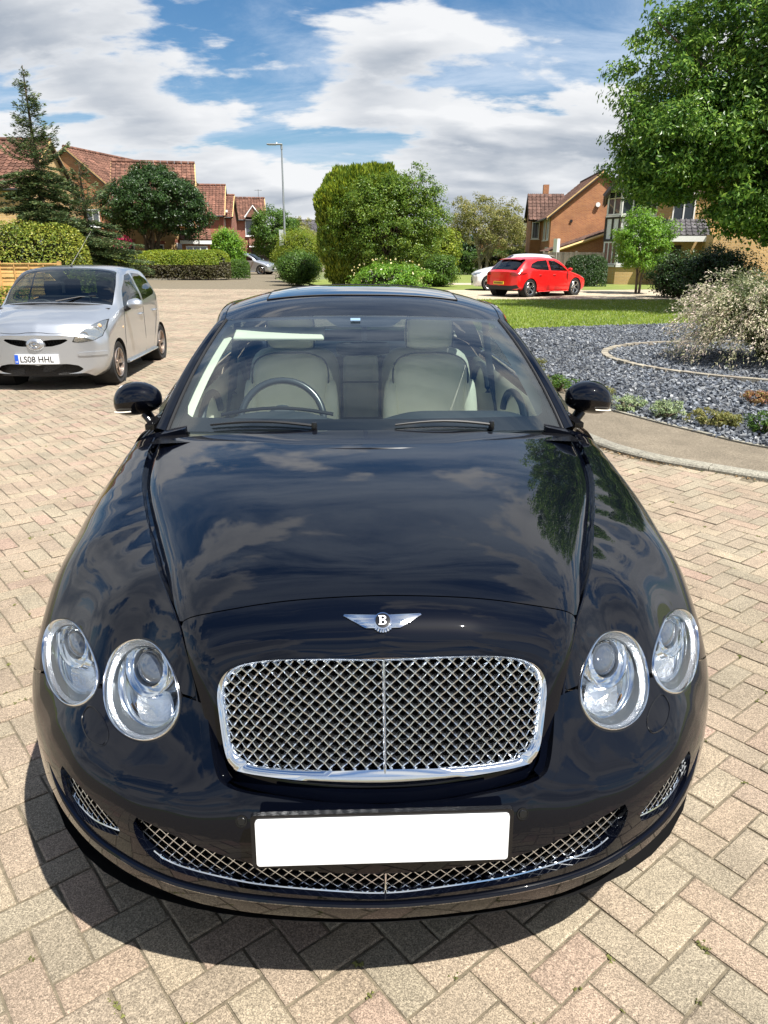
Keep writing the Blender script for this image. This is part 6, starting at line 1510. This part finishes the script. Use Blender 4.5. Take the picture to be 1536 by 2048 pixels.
def clip_mesh(V,F,f):
    out=list(map(tuple,V)); ek={}; used={}; faces=[]
    V=np.asarray(V)
    def ev(i,j):
        k=(i,j) if i<j else (j,i)
        if k not in ek:
            t=f[k[0]]/(f[k[0]]-f[k[1]]); t=min(max(t,.01),.99); ek[k]=len(out); out.append(tuple(V[k[0]]*(1-t)+V[k[1]]*t))
        return ek[k]
    for fc in F:
        s=[f[i]>0 for i in fc]
        if all(s): faces.append(tuple(fc)); continue
        if not any(s): continue
        o=[]
        for a in range(len(fc)):
            A=fc[a];B=fc[(a+1)%len(fc)]
            if f[A]>0: o.append(A)
            if (f[A]>0)!=(f[B]>0): o.append(ev(A,B))
        if len(o)>=3: faces.append(tuple(o))
    used={i for fc in faces for i in fc}; mp={i:k for k,i in enumerate(sorted(used))}
    return np.array([out[i] for i in sorted(used)]) if used else np.zeros((0,3)),[tuple(mp[i] for i in fc) for fc in faces]
def hatch(spec,loc,rz,name,label,paint,detail=True,scale=1.0,glassm=None,cat='car'):
    """hatchback from a lattice of body sections; y runs back from the nose"""
    car=empty(name,loc,rz,label,cat); car.scale=(scale,)*3
    ys=spec['y']; rows=np.array(spec['rows'],float); cv=spec['curve']       # rows: station, ring, (x,z)
    w=rows[:,2,0].max()
    G=np.zeros(rows.shape[:2]+(3,)); G[:,:,0]=rows[:,:,0]; G[:,:,2]=rows[:,:,1]
    for i,y in enumerate(ys): G[i,:,1]=y+cv[i]*(rows[i,:,0]/w)**2.6
    n0=len(ys); capF=[];capR=[]
    for kx in (0.0,.3,.6,.85):
        a=G[0].copy(); a[:,0]*=kx; a[:,1]=ys[0]+cv[0]*(a[:,0]/w)**2.6; capF.append(a)
        b=G[-1].copy(); b[:,0]*=kx; b[:,1]=ys[-1]+cv[-1]*(b[:,0]/w)**2.6; capR.append(b)
    GG=np.array(capF+list(G)+capR[::-1]); kk=np.array([-1,-.7,-.4,-.15]+list(range(n0))+[n0-1+.15,n0-1+.4,n0-1+.7,n0],float)
    nu,nv=136,56; uu=np.concatenate([np.linspace(-1,0,14,endpoint=False),np.linspace(0,n0-1,nu-28),np.linspace(n0-1,n0,15)[1:]]); U=pchip(kk,GG,uu); T=pchip(np.arange(rows.shape[1]),U.transpose(1,0,2),np.linspace(0,rows.shape[1]-1,nv)).transpose(1,0,2)
    S_,T_=np.meshgrid(uu,np.linspace(0,rows.shape[1]-1,nv),indexing='ij')
    V=T.reshape(-1,3); S_=S_.ravel(); T_=T_.ravel(); F=[(i*nv+j,(i+1)*nv+j,(i+1)*nv+j+1,i*nv+j+1) for i in range(nu-1) for j in range(nv-1)]
    nu=len(uu)
    P5=np.concatenate([V,S_[:,None],T_[:,None]],1)
    def arch(P):
        d=np.full(len(P),9.)
        for yw in spec['axles']: d=np.minimum(d,np.hypot(P[:,1]-yw,P[:,2]-spec['wr'])-spec['wr']*1.13)
        return np.where(P[:,0]>w*.72,d,1)
    sw=spec['sidewin']; ws=spec['ws']; rw=spec['rw']
    def swin(P): 
        f=np.full(len(P),-9.)
        for poly in sw: f=np.maximum(f,polysd(P[:,1:3],np.array(poly)))
        return np.where((P[:,4]>2.9)&(P[:,4]<5.2),f,-1)
    def wsf(P): return np.minimum(np.minimum(P[:,3]-ws[0],ws[1]-P[:,3])*.4,np.minimum(P[:,4]-ws[2],9)*.15)
    def rwf(P): return np.minimum(np.minimum(P[:,3]-rw[0],rw[1]-P[:,3])*.4,(P[:,4]-rw[2])*.15)
    both=lambda f,P: f
    def mk(nm,fld,m,parent,off=0,side=(1,-1),sm=50):
        obs=[]
        v,fc=clip_mesh(P5,F,fld)
        if len(v)==0: return
        me=MB()
        if side=='both':
            n=len(v); L_=v[:,:3].copy(); Rr=L_*[-1,1,1]
            me.add(L_,fc); me.add(Rr,[t[::-1] for t in fc])
            o=me.build(nm,m,parent,smooth=None); 
            import bmesh
            bm=bmesh.new(); bm.from_mesh(o.data); bmesh.ops.remove_doubles(bm,verts=bm.verts,dist=.0005); bmesh.ops.recalc_face_normals(bm,faces=bm.faces); bm.to_mesh(o.data); bm.free()
            o.data.shade_smooth(); o.data.set_sharp_from_angle(angle=R(sm)); return [o]
        for s in side:
            me=MB(); me.add(v[:,:3]*[s,1,1],fc if s>0 else [t[::-1] for t in fc]); o=me.build(nm,m,parent,smooth=60)
            obs.append(o)
        return obs
    a,sfl,wfl,rfl=arch(P5),swin(P5),wsf(P5),rwf(P5)
    body=np.minimum(np.minimum(a,-sfl),np.minimum(-wfl,-rfl))
    holes=spec.get('holes',[])
    for h in holes:
        hp=polysd(np.stack([P5[:,0],P5[:,2]],1),np.array(h)); body=np.minimum(body,np.where(P5[:,1]<1.0,-hp,1))
    mk('body',body,paint,car,side='both')
    g=glassm or glass('car_glass',(.22,.27,.27),1.3)
    mk('side_window',sfl-.004,g,car,side=(1,-1)); mk('windscreen',wfl-.004,spec.get('wsm',g),car,side='both'); mk('rear_window',rfl-.004,g,car,side='both')
    if spec.get('tub',True):
        # dark inner lining keeps the cabin closed below the windows
        dk=mat('cabin_dark',(.02,.02,.022),.8); mb=MB(); L_=ys[-1]
        mb.box(-w*.86,w*.86,ys[3]+.1,L_-.25,.25,.30); mb.box(-w*.86,w*.86,ys[3]-.02,ys[3]+.32,.3,rows[3,7,1]-.06)
        mb.build('cabin_floor',dk,car)
        for sx in (-1,1):
            for yy in (1.75*ys[-1]/3.4,2.55*ys[-1]/3.4):
                mb=MB(); mb.box(sx*w*.45-.22,sx*w*.45+.22,yy,yy+.14,.4,1.05); mb.box(sx*w*.45-.12,sx*w*.45+.12,yy+.02,yy+.11,1.02,1.25); mb.box(sx*w*.45-.23,sx*w*.45+.23,yy-.45,yy,.3,.5); o=mb.build('seat',dk,car); bevel(o,.04,2)
        mb=MB(); M=Matrix.Translation((-w*.45,ys[3]+.48,.86))@Matrix.Rotation(R(65),4,'X'); mb.tube([M@Vector((.175*math.cos(q),.175*math.sin(q),0)) for q in np.linspace(0,2*PI,24,endpoint=False)],.014,6,closed=True); mb.build('steering_wheel',dk,car)
    tyre=mat('tyre_rubber',(.018,.018,.019)); rim=spec.get('rim') or mat('alloy',(.6,.61,.63))
    for yw in spec['axles']:
        for s in (1,-1):
            build_wheel('wheel',car,(s*(w-.105),yw,spec['wr']),spec['wr'],.19,tyre,rim,spec.get('spokes',5),spec.get('hub',.66),spec.get('split',False))
            mb=MB(); mb.lathe([(spec['wr']*1.14,-.30),(spec['wr']*1.14,.0)],24,Matrix.Translation((s*(w-.012),yw,spec['wr']))@Matrix.Rotation(s*PI/2,4,'Y')); mb.lathe([(0,-.29),(spec['wr']*1.14,-.29)],24,Matrix.Translation((s*(w-.012),yw,spec['wr']))@Matrix.Rotation(s*PI/2,4,'Y')); mb.build('wheel_arch',mat('arch_black',(.01,.01,.01),.8),car)
    # helpers for parts that lie on the skin
    V3=V
    def patch(nm,poly,m,sides=(1,-1),front=True,off=.004,th=.02,axes=(0,2),ymax=None,parent=None,cond=None,sm=50):
        pa=np.array(poly); q=V3[:,list(axes)]; f=polysd(q,pa)
        if cond is not None: f=np.where(cond(V3),f,-1)
        elif front: f=np.where(V3[:,1]<1.0,f,-1)
        v,fc=clip_mesh(P5,F,f)
        if len(v)==0: return []
        # outward offset by face normals
        n_=np.zeros((len(v),3))
        for t in fc:
            c=np.cross(v[t[1],:3]-v[t[0],:3],v[t[2],:3]-v[t[0],:3]); 
            for i in t: n_[i]+=c
        n_/=np.maximum(np.linalg.norm(n_,axis=1,keepdims=True),1e-9); cen=np.array([0,ys[-1]/2,.6]); sg=np.sign(((v[:,:3]-cen)*n_).sum()); n_*=sg
        v3=v[:,:3]+n_*off; bd={}
        for t in fc:
            for k in range(len(t)): bd[(t[k],t[(k+1)%len(t)])]=1
        be=[e for e in bd if (e[1],e[0]) not in bd]
        obs=[]
        for s in sides:
            me=MB(); n=len(v3); me.add(np.vstack([v3,v3-n_*th])*[s,1,1],(fc if s>0 else [t[::-1] for t in fc])+[(a_,a_+n,b_+n,b_) for a_,b_ in be]); o=me.build(nm,m,parent or car,smooth=sm); fix_normals(o); obs.append(o)
        return obs
    return car,patch,w,G
def small_silver_car():
    silver=mat('silver_paint',(.50,.525,.56),.34,.8,.5,1,.03)
    sp=dict(y=[0,.10,.45,.80,1.12,1.52,2.1,2.8,3.2,3.38],
     curve=[.26,.22,.16,.13,.12,.10,0,-.05,-.16,-.22],
     rows=[
      [(.50,.22),(.62,.27),(.68,.42),(.70,.54),(.66,.62),(.52,.66),(.28,.68),(0,.685)],
      [(.62,.17),(.74,.25),(.80,.45),(.80,.62),(.73,.75),(.56,.79),(.30,.81),(0,.82)],
      [(.68,.17),(.79,.25),(.806,.48),(.805,.74),(.76,.84),(.60,.90),(.32,.93),(0,.94)],
      [(.68,.17),(.79,.24),(.808,.50),(.806,.82),(.775,.915),(.69,.965),(.36,1.00),(0,1.01)],
      [(.68,.17),(.79,.24),(.808,.50),(.806,.86),(.755,1.04),(.675,1.19),(.36,1.235),(0,1.245)],
      [(.68,.17),(.79,.24),(.808,.50),(.806,.89),(.735,1.16),(.615,1.385),(.33,1.43),(0,1.44)],
      [(.68,.17),(.79,.24),(.808,.50),(.804,.94),(.725,1.20),(.600,1.41),(.33,1.455),(0,1.462)],
      [(.68,.18),(.79,.26),(.806,.54),(.795,1.00),(.710,1.20),(.585,1.375),(.32,1.42),(0,1.43)],
      [(.66,.22),(.76,.32),(.78,.60),(.765,.95),(.69,1.08),(.57,1.20),(.3,1.25),(0,1.26)],
      [(.60,.28),(.70,.36),(.73,.60),(.71,.85),(.65,.93),(.55,.97),(.3,.99),(0,1.0)]],
     axles=[.67,3.01],wr=.275,sidewin=[[(1.12,.945),(1.35,1.17),(1.72,1.335),(1.98,1.355),(1.98,.965)],[(2.06,.975),(2.06,1.355),(2.5,1.33),(2.84,1.22),(2.90,1.10),(2.72,1.03)]],
     ws=(3.1,4.93,4.95),rw=(7.2,8.75,5.0),wsm=glass('small_windscreen',(.72,.82,.80),1.8),
     holes=[[(0,.19),(0,.33),(.35,.34),(.47,.315),(.52,.27),(.46,.235),(.3,.215)],[(.05,.552),(.10,.622),(.20,.632),(.36,.636),(.385,.622),(.31,.580),(.18,.548)]],
     rim=mat('rusty_alloy',(.52,.50,.48),.35,.9,col2=(.36,.25,.19),scale=14),spokes=5)
    lx=-4.24; 
    car,patch,w,G=hatch(sp,(lx,9.12,0),R(2.9),'small_car','small silver hatchback facing the camera at the left, whip aerial on its roof',silver)
    dk=mat('grille_black',(.012,.012,.013),.6); ch=mat('chrome',(.78,.8,.82),.09,1)
    # dark backing and mesh in the openings
    mb=MB(); mb.grid([[(x,.14+.24*(abs(x)/.8)**2.6,z) for z in (.17,.37)] for x in np.linspace(-.56,.56,15)]); mb.grid([[(x,.16+.2*(abs(x)/.8)**2.6,z) for z in (.52,.64)] for x in np.linspace(-.4,.4,11)]); mb.build('grille_backing',dk,car)
    mb=MB()
    for k in range(-26,27):
        for f in (1,-1):
            P=[(k*.022+f*t*.15,.055+.24*(abs(k*.022+f*t*.15)/.8)**2.6,.20+.14*t) for t in (0,.33,.66,1)]
            if abs(P[0][0])<.50 and abs(P[-1][0])<.50: mb.tube(P,.0022,4)
    mb.build('lower_mesh',mat('mesh_black',(.03,.03,.03),.4),car)
    mb=MB()
    for sx in (-1,1):
        for k in range(9):
            for f in (1,-1): mb.tube([(sx*(.07+k*.034),.06+.01*k,.555),(sx*(.07+k*.034+f*.03),.06+.01*k,.625)],.003,4)
    mb.build('upper_mesh',mat('mesh_black'),car)
    # headlamps: clear cover over silver bowl with lenses
    HL=[(.435,.605),(.47,.66),(.60,.765),(.70,.82),(.745,.83),(.765,.74),(.74,.66),(.66,.615),(.52,.595)]
    hs=patch('headlamp',HL,mat('lamp_plate',(.60,.61,.62),.16,.9,bump=.12,bscale=30),off=.002,th=.01)
    hc=np.mean(HL,axis=0); patch('headlamp_seal',[tuple(hc+(np.array(p)-hc)*1.07) for p in HL],dk,off=.0008,th=.01)
    for s,h in zip((1,-1),hs):
        for (x,z,r,y) in ((.56,.668,.048,.145),(.665,.715,.055,.235)):
            M=Matrix.Translation((s*x,y-.015,z))@Matrix.Rotation(PI/2,4,'X')@Matrix.Rotation(s*R(12),4,'Y')
            m=MB(); m.lathe([(r,.012),(r*.8,.0),(r*.5,-.012),(0,-.02)],20,M); m.build('lamp_bowl',mat('lamp_reflector',(.86,.88,.9)),h)
        m=MB(); M=Matrix.Translation((s*.71,.27,.775))@Matrix.Rotation(PI/2,4,'X'); m.lathe([(.026,.0),(.02,.014),(0,.018)],14,M); m.build('indicator_lens',mat('amber_pale',(.7,.45,.25),.2),h)
    patch('headlamp_cover',HL,glass('headlamp_cover_glass',(.93,.93,.90),1.3),off=.010,th=.004)
    patch('bumper_strip',[(.46,.44),(.46,.462),(.52,.475),(.775,.475),(.775,.43),(.50,.43)],silver,off=.014,th=.014)
    # bonnet seam
    for s in (1,-1):
        P=[]
        for x in np.linspace(0,.74,18):
            z=.70+.03*(x/.74)**2+(.02*math.cos(x*14) if x<.22 else -.02*0); 
            k=np.argmin(np.abs(V_at(G,x,z)[:,3])); 
        pass
    sm=[]
    # badge: three crossed ovals on a plinth
    mb=MB(); mb.lathe([(0,.02),(.085,.016),(.105,.0),(.11,-.03)],32,Matrix.Translation((0,-.002,.575))@Matrix.Rotation(PI/2,4,'X')@Matrix.Diagonal((1.05,.68,1,1))); mb.build('badge_plinth',silver,car,smooth=60)
    def oval(cx,cz,a,b,r=.0055):
        return [(cx+a*math.cos(q),-.026,cz+b*math.sin(q)) for q in np.linspace(0,2*PI,32,endpoint=False)]
    for (cx,cz,a,b) in ((0,.575,.066,.044),(0,.592,.040,.018),(0,.578,.019,.040)):
        m=MB(); m.tube(oval(cx,cz,a,b),.0055,6,closed=True); m.build('badge_oval',ch,car)
    # number plate
    mb=MB(); mb.box(-.26,.26,-.016,.03,.345,.456); mb.build('plate_back',mat('plate_white'),car,smooth=None)
    mb=MB(); mb.box(-.259,-.215,-.018,-.0162,.346,.455); mb.build('plate_blue_band',mat('plate_blue',(.02,.10,.55),.4),car,smooth=None)
    def text(s,x,z,h,m,nm,y=-.0175,wx=.80):
        c=bpy.data.curves.new(nm,'FONT'); c.body=s; c.size=1; c.extrude=.0; c.align_x='LEFT'; c.offset=.012
        t=bpy.data.objects.new(nm,c); COL.objects.link(t); dg=bpy.context.evaluated_depsgraph_get(); dg.update(); me=bpy.data.meshes.new_from_object(t.evaluated_get(dg)); bpy.data.objects.remove(t)
        co=np.zeros(len(me.vertices)*3); me.vertices.foreach_get('co',co); co=co.reshape(-1,3); lo=co.min(0);hi=co.max(0); sc=h/(hi[1]-lo[1]); co=(co-lo)*sc; co[:,0]*=wx; W_=co[:,0].max()
        n_=np.stack([co[:,0]+x,np.full(len(co),y),co[:,1]+z],1); me.vertices.foreach_set('co',n_.ravel()); me.materials.clear(); me.materials.append(m); me.update(); o=link(nm,me,car); return W_
    bk=mat('plate_black',(.01,.01,.01),.5)
    text('LS08 HHL',-.195,.363,.074,bk,'plate_lettering',wx=.95); text('GB',-.252,.362,.018,mat('plate_white'),'plate_country_letters',y=-.0195,wx=.9)
    # mirrors, handles, wipers, aerial, repeater
    for s in (1,-1):
        mb=MB(); Gp=[]
        for i in range(11):
            th=PI*i/10; Gp.append([(s*(.945-.105*math.cos(th)),1.10+(-.085 if math.cos(ph)>0 else -.03)*math.cos(ph)*math.sin(th)**.7,.985+.068*math.sin(ph)*math.sin(th)**.7) for ph in np.linspace(0,2*PI,15)])
        mb.grid(Gp); o=mb.build('door_mirror',silver,car,smooth=70); mb=MB(); mb.tube([(s*.87,1.11,.94),(s*.80,1.12,.915)],[.03,.035],8); mb.build('mirror_foot',dk,o)
        mb=MB(); mb.lathe([(0,.0),(.075,.0)],20,Matrix.Translation((s*.945,1.135,.985))@Matrix.Rotation(PI/2,4,'X')); mb.build('mirror_glass',mat('mirror_face',(.8,.82,.84)),o)
        for yy in (1.86,2.66):
            mb=MB(); mb.tube([(s*.80,yy-.09,.80),(s*.828,yy-.06,.803),(s*.828,yy+.04,.803),(s*.80,yy+.06,.80)],.014,8); mb.build('handle',silver,car)
        mb=MB(); mb.lathe([(.018,0),(.012,.008),(0,.010)],12,Matrix.Translation((s*.806,.93,.70))@Matrix.Rotation(s*PI/2,4,'Y')); mb.build('side_repeater',mat('amber_pale'),car)
        for pts in ([(1.0,.26),(1.0,.55),(1.06,.90)],[(2.03,.26),(2.03,.93)],[(2.50,.30),(2.66,.55),(2.80,.78),(2.84,1.02)]):
            mb=MB(); mb.tube([(s*(float(np.interp(z,[.25,.5,.9,1.02],[.793,.8085,.806,.80]))+.0005),y,z) for y,z in spl([(a,b) for a,b in pts],6)],.0028,4); mb.build('door_seam',dk,car)
        mb=MB(); mb.tube([(s*.80,y,.235) for y in np.linspace(1.02,2.62,6)],.03,8,flat=.6); mb.build('sill',silver,car)
        mb=MB(); mb.box(min(s*.72,s*.82),max(s*.72,s*.82),1.10,1.14,.93,.95); 
    for x0,x1 in ((-.05,.52),(-.10,-.58)):
        a_=np.array([.05 if x1>0 else -.25,.80,1.02]); 
    mb=MB(); mb.tube([(.02,.80,1.035),(.30,.93,1.085),(.50,1.02,1.065)],[.011,.008,.004],6); mb.tube([(-.40,.99,1.085),(.48,.97,1.09)],.007,6); mb.build('wiper',dk,car)
    mb=MB(); mb.tube([(-.0,1.60,1.45),(.0,1.62,1.475)],[.016,.010],8); o=mb.build('aerial_base',dk,car); mb=MB(); mb.tube([(.0,1.61,1.47),(.26,1.78,1.90)],[.0035,.002],5); mb.build('aerial',mat('aerial_wire',(.45,.44,.4),.4,.5),o)
    # bonnet seam as a thin dark line following the nose
    q=polyline_on(G,[(0,.715),(.10,.712),(.18,.702),(.30,.70),(.42,.705)])
    for s in (1,-1):
        mb=MB(); mb.tube([(s*p[0],p[1]-.002,p[2]+.001) for p in q],.0026,4); mb.build('bonnet_seam',dk,car)
    mb=MB(); mb.tube([(x,.70+.18*abs(x/.69)**2.4+.06,1.012-.045*abs(x/.69)**2.2) for x in np.linspace(-.69,.69,19)],.02,6,flat=.5); mb.build('cowl_strip',dk,car)
    return car
def V_at(G,x,z): return np.zeros((1,4))
def polyline_on(G,pts):
    """points of the front skin at given x,z by interpolating the section lattice densely"""
    nu=90; w=G[:,2,0].max(); cap=[]
    for kx in (0.0,.3,.6,.85):
        a=G[0].copy(); a[:,0]*=kx; a[:,1]=.26*(a[:,0]/w)**2.6; cap.append(a)
    U=pchip([-1,-.7,-.4,-.15,0,1,2],np.array(cap+list(G[:3])),np.linspace(-1,2,nu)); T=pchip(np.arange(G.shape[1]),U.transpose(1,0,2),np.linspace(2,G.shape[1]-1,120)).transpose(1,0,2).reshape(-1,3)
    out=[]
    for x,z in pts:
        d=(T[:,0]-x)**2+(T[:,2]-z)**2; k=np.argsort(d)[:3]; wt=1/(d[k]+1e-7); out.append((x,float((T[k,1]*wt).sum()/wt.sum()),z))
    return spl(out,5)
def spec_scaled(L=4.31,W=1.78,H=1.47,suv=False):
    k=L/3.40; kw=W/1.616; kh=H/1.465
    y=[0,.12,.62,1.05,1.42,1.88,2.6,3.45,3.95,4.25] 
    y=[v*L/4.25 for v in y]
    base=[
      [(.48,.22),(.60,.27),(.66,.40),(.68,.50),(.64,.57),(.50,.61),(.28,.63),(0,.64)],
      [(.62,.17),(.74,.25),(.79,.42),(.79,.56),(.72,.66),(.56,.71),(.30,.73),(0,.74)],
      [(.68,.17),(.79,.25),(.806,.46),(.805,.68),(.76,.79),(.60,.85),(.32,.88),(0,.89)],
      [(.68,.17),(.79,.24),(.808,.50),(.806,.80),(.775,.885),(.69,.93),(.36,.96),(0,.97)],
      [(.68,.17),(.79,.24),(.808,.50),(.806,.86),(.755,1.02),(.675,1.16),(.36,1.20),(0,1.21)],
      [(.68,.17),(.79,.24),(.808,.50),(.806,.90),(.725,1.14),(.605,1.36),(.33,1.41),(0,1.42)],
      [(.68,.17),(.79,.24),(.810,.50),(.804,.94),(.715,1.18),(.590,1.40),(.33,1.45),(0,1.462)],
      [(.68,.18),(.79,.26),(.812,.54),(.800,.98),(.700,1.18),(.575,1.345),(.32,1.40),(0,1.41)],
      [(.66,.24),(.77,.34),(.79,.60),(.78,.90),(.71,1.03),(.60,1.10),(.32,1.13),(0,1.14)],
      [(.60,.28),(.71,.36),(.745,.60),(.735,.80),(.68,.87),(.60,.90),(.3,.92),(0,.925)]]
    rows=[[(x*kw,z*kh) for x,z in r] for r in base]
    ly=lambda v:v*L/4.25; lz=lambda v:v*kh
    return dict(y=y,curve=[.26,.22,.16,.13,.12,.10,0,-.05,-.14,-.20],rows=rows,axles=[ly(.86),ly(3.48)],wr=.325,
      sidewin=[[(ly(1.36),lz(.93)),(ly(1.62),lz(1.12)),(ly(2.02),lz(1.30)),(ly(2.40),lz(1.335)),(ly(2.40),lz(.955))],[(ly(2.49),lz(.96)),(ly(2.49),lz(1.335)),(ly(3.0),lz(1.305)),(ly(3.35),lz(1.20)),(ly(3.5),lz(1.07)),(ly(3.2),lz(1.0))]],
      ws=(3.12,4.93,4.95),rw=(7.15,8.55,5.0),spokes=5,hub=.70)
def parked(loc,rz,label,paint,name,L,W,H,scale=1.0,rear=False,g=None,spokes=5):
    sp=spec_scaled(L,W,H); sp['spokes']=spokes
    car,patch,w,G=hatch(sp,loc,rz,name,label,paint,scale=scale,glassm=g)
    dk=mat('grille_black',(.012,.012,.013),.6); kh=H/1.465; kw=W/1.616; y9=sp['y'][-1]
    ly=lambda v:v*L/4.25
    back=lambda V:V[:,1]>ly(3.6)
    patch('tail_lamp',[(.44*kw,.80*kh),(.46*kw,.90*kh),(.72*kw,.93*kh),(.80*kw,.88*kh),(.78*kw,.80*kh),(.6*kw,.77*kh)],mat('tail_red',(.30,.008,.008),.12,0,.6,1),front=False,cond=back,off=.006)
    patch('rear_bumper_insert',[(0,.26*kh),(0,.42*kh),(.5*kw,.42*kh),(.72*kw,.46*kh),(.74*kw,.34*kh),(.5*kw,.27*kh)],dk,front=False,cond=back,off=.004,sides=(1,-1))
    mb=MB(); mb.box(-.26,.26,y9+.03,y9+.05,.46*kh,.57*kh); mb.build('rear_plate',mat('plate_yellow',(.75,.55,.05),.5),car,smooth=None)
    mb=MB(); 
    for k in range(7): mb.box(-.21+k*.062,-.17+k*.062,y9+.0505,y9+.053,.485*kh,.548*kh)
    mb.build('plate_characters',mat('plate_black',(.01,.01,.01),.5),car,smooth=None)
    patch('headlamp',[(.38*kw,.60*kh),(.40*kw,.66*kh),(.62*kw,.72*kh),(.74*kw,.74*kh),(.76*kw,.66*kh),(.6*kw,.60*kh)],mat('lamp_plate2',(.5,.52,.54),.15,.8,bump=.4),off=.005)
    patch('front_grille',[(0,.27*kh),(0,.52*kh),(.36*kw,.52*kh),(.45*kw,.42*kh),(.55*kw,.30*kh)],dk,off=.004)
    mb=MB(); mb.box(-.26,.26,-.012,.004,.36*kh,.47*kh); mb.build('front_plate',mat('plate_white',(.78,.79,.8)),car,smooth=None)
    for s in (1,-1):
        mb=MB(); Gp=[]
        for i in range(9):
            th=PI*i/8; Gp.append([(s*(w+.10-.10*math.cos(th)),ly(1.38)-.05*math.cos(ph)*math.sin(th)**.7,.99*kh+.065*math.sin(ph)*math.sin(th)**.7) for ph in np.linspace(0,2*PI,11)])
        mb.grid(Gp); mb.build('door_mirror',paint,car,smooth=70)
        for yy in (2.15,2.95): mb=MB(); mb.tube([(s*(w-.01),ly(yy)-.08,.80*kh),(s*(w+.018),ly(yy)-.05,.80*kh),(s*(w+.018),ly(yy)+.05,.80*kh),(s*(w-.01),ly(yy)+.08,.80*kh)],.014,6); mb.build('handle',paint,car)
        for pts in ([(1.36,.26),(1.36,.9)],[(2.44,.26),(2.44,.94)],[(3.05,.30),(3.2,.62),(3.38,.9)]):
            mb=MB(); mb.tube([(s*(float(np.interp(z,[.25,.5,.9],[.79,.809,.803]))*kw+.002),ly(y),z*kh) for y,z in spl(pts,5)],.004,4); mb.build('door_seam',dk,car)
        mb=MB(); mb.tube([(s*w*.99,ly(y),.20*kh) for y in (1.3,3.05)],.05,6,flat=.5); mb.build('sill',paint,car)
    mb=MB(); mb.grid([[(.52*kw*a,ly(3.45)+.02,1.415*kh-.03*abs(a)**2),(.50*kw*a,ly(3.72),1.375*kh-.03*a*a),(.50*kw*a,ly(3.72),1.35*kh-.03*a*a)] for a in np.linspace(-1,1,9)]); mb.build('roof_spoiler',paint,car)
    return car
def build_cars():
    small_silver_car()
    # red hatchback seen from behind, heading right and away
    th=R(38); hd=np.array([math.cos(th),math.sin(th)])   # direction of travel
    nose=np.array([XY(1160,33),33.4]) 
    rz=math.atan2(-hd[0]*-1,-hd[1]*-1) 
    # local +y points to the tail, i.e. -heading
    rz=math.atan2(hd[0],-hd[1])
    parked((7.98,33.15,.02),rz,'bright red hatchback seen from behind on the driveway beyond the lawn',mat('red_paint',(.78,.010,.010),.3,.1,.5,1,.03),'red_hatchback',4.31,1.78,1.47,1.03,g=glass('privacy_glass',(.06,.07,.07),1.3))
    parked((4.02,36.2,.02),R(-97),'white hatchback with dark windows, mostly hidden behind the red one',mat('white_paint',(.74,.75,.76),.3,0,.5,1,.03),'white_hatchback',4.1,1.78,1.58,1.03)
    h2=np.array([math.cos(R(-14)),math.sin(R(-14))]); 
    parked((XY(545,60),60.5,0),math.atan2(h2[0],-h2[1]),'silver crossover parked far up the street beside the small green hedge',mat('silver_paint',(.52,.55,.6)),'silver_crossover',4.35,1.8,1.57,1.0)
build_cars()
print('script',round(time.time()-T0,1))
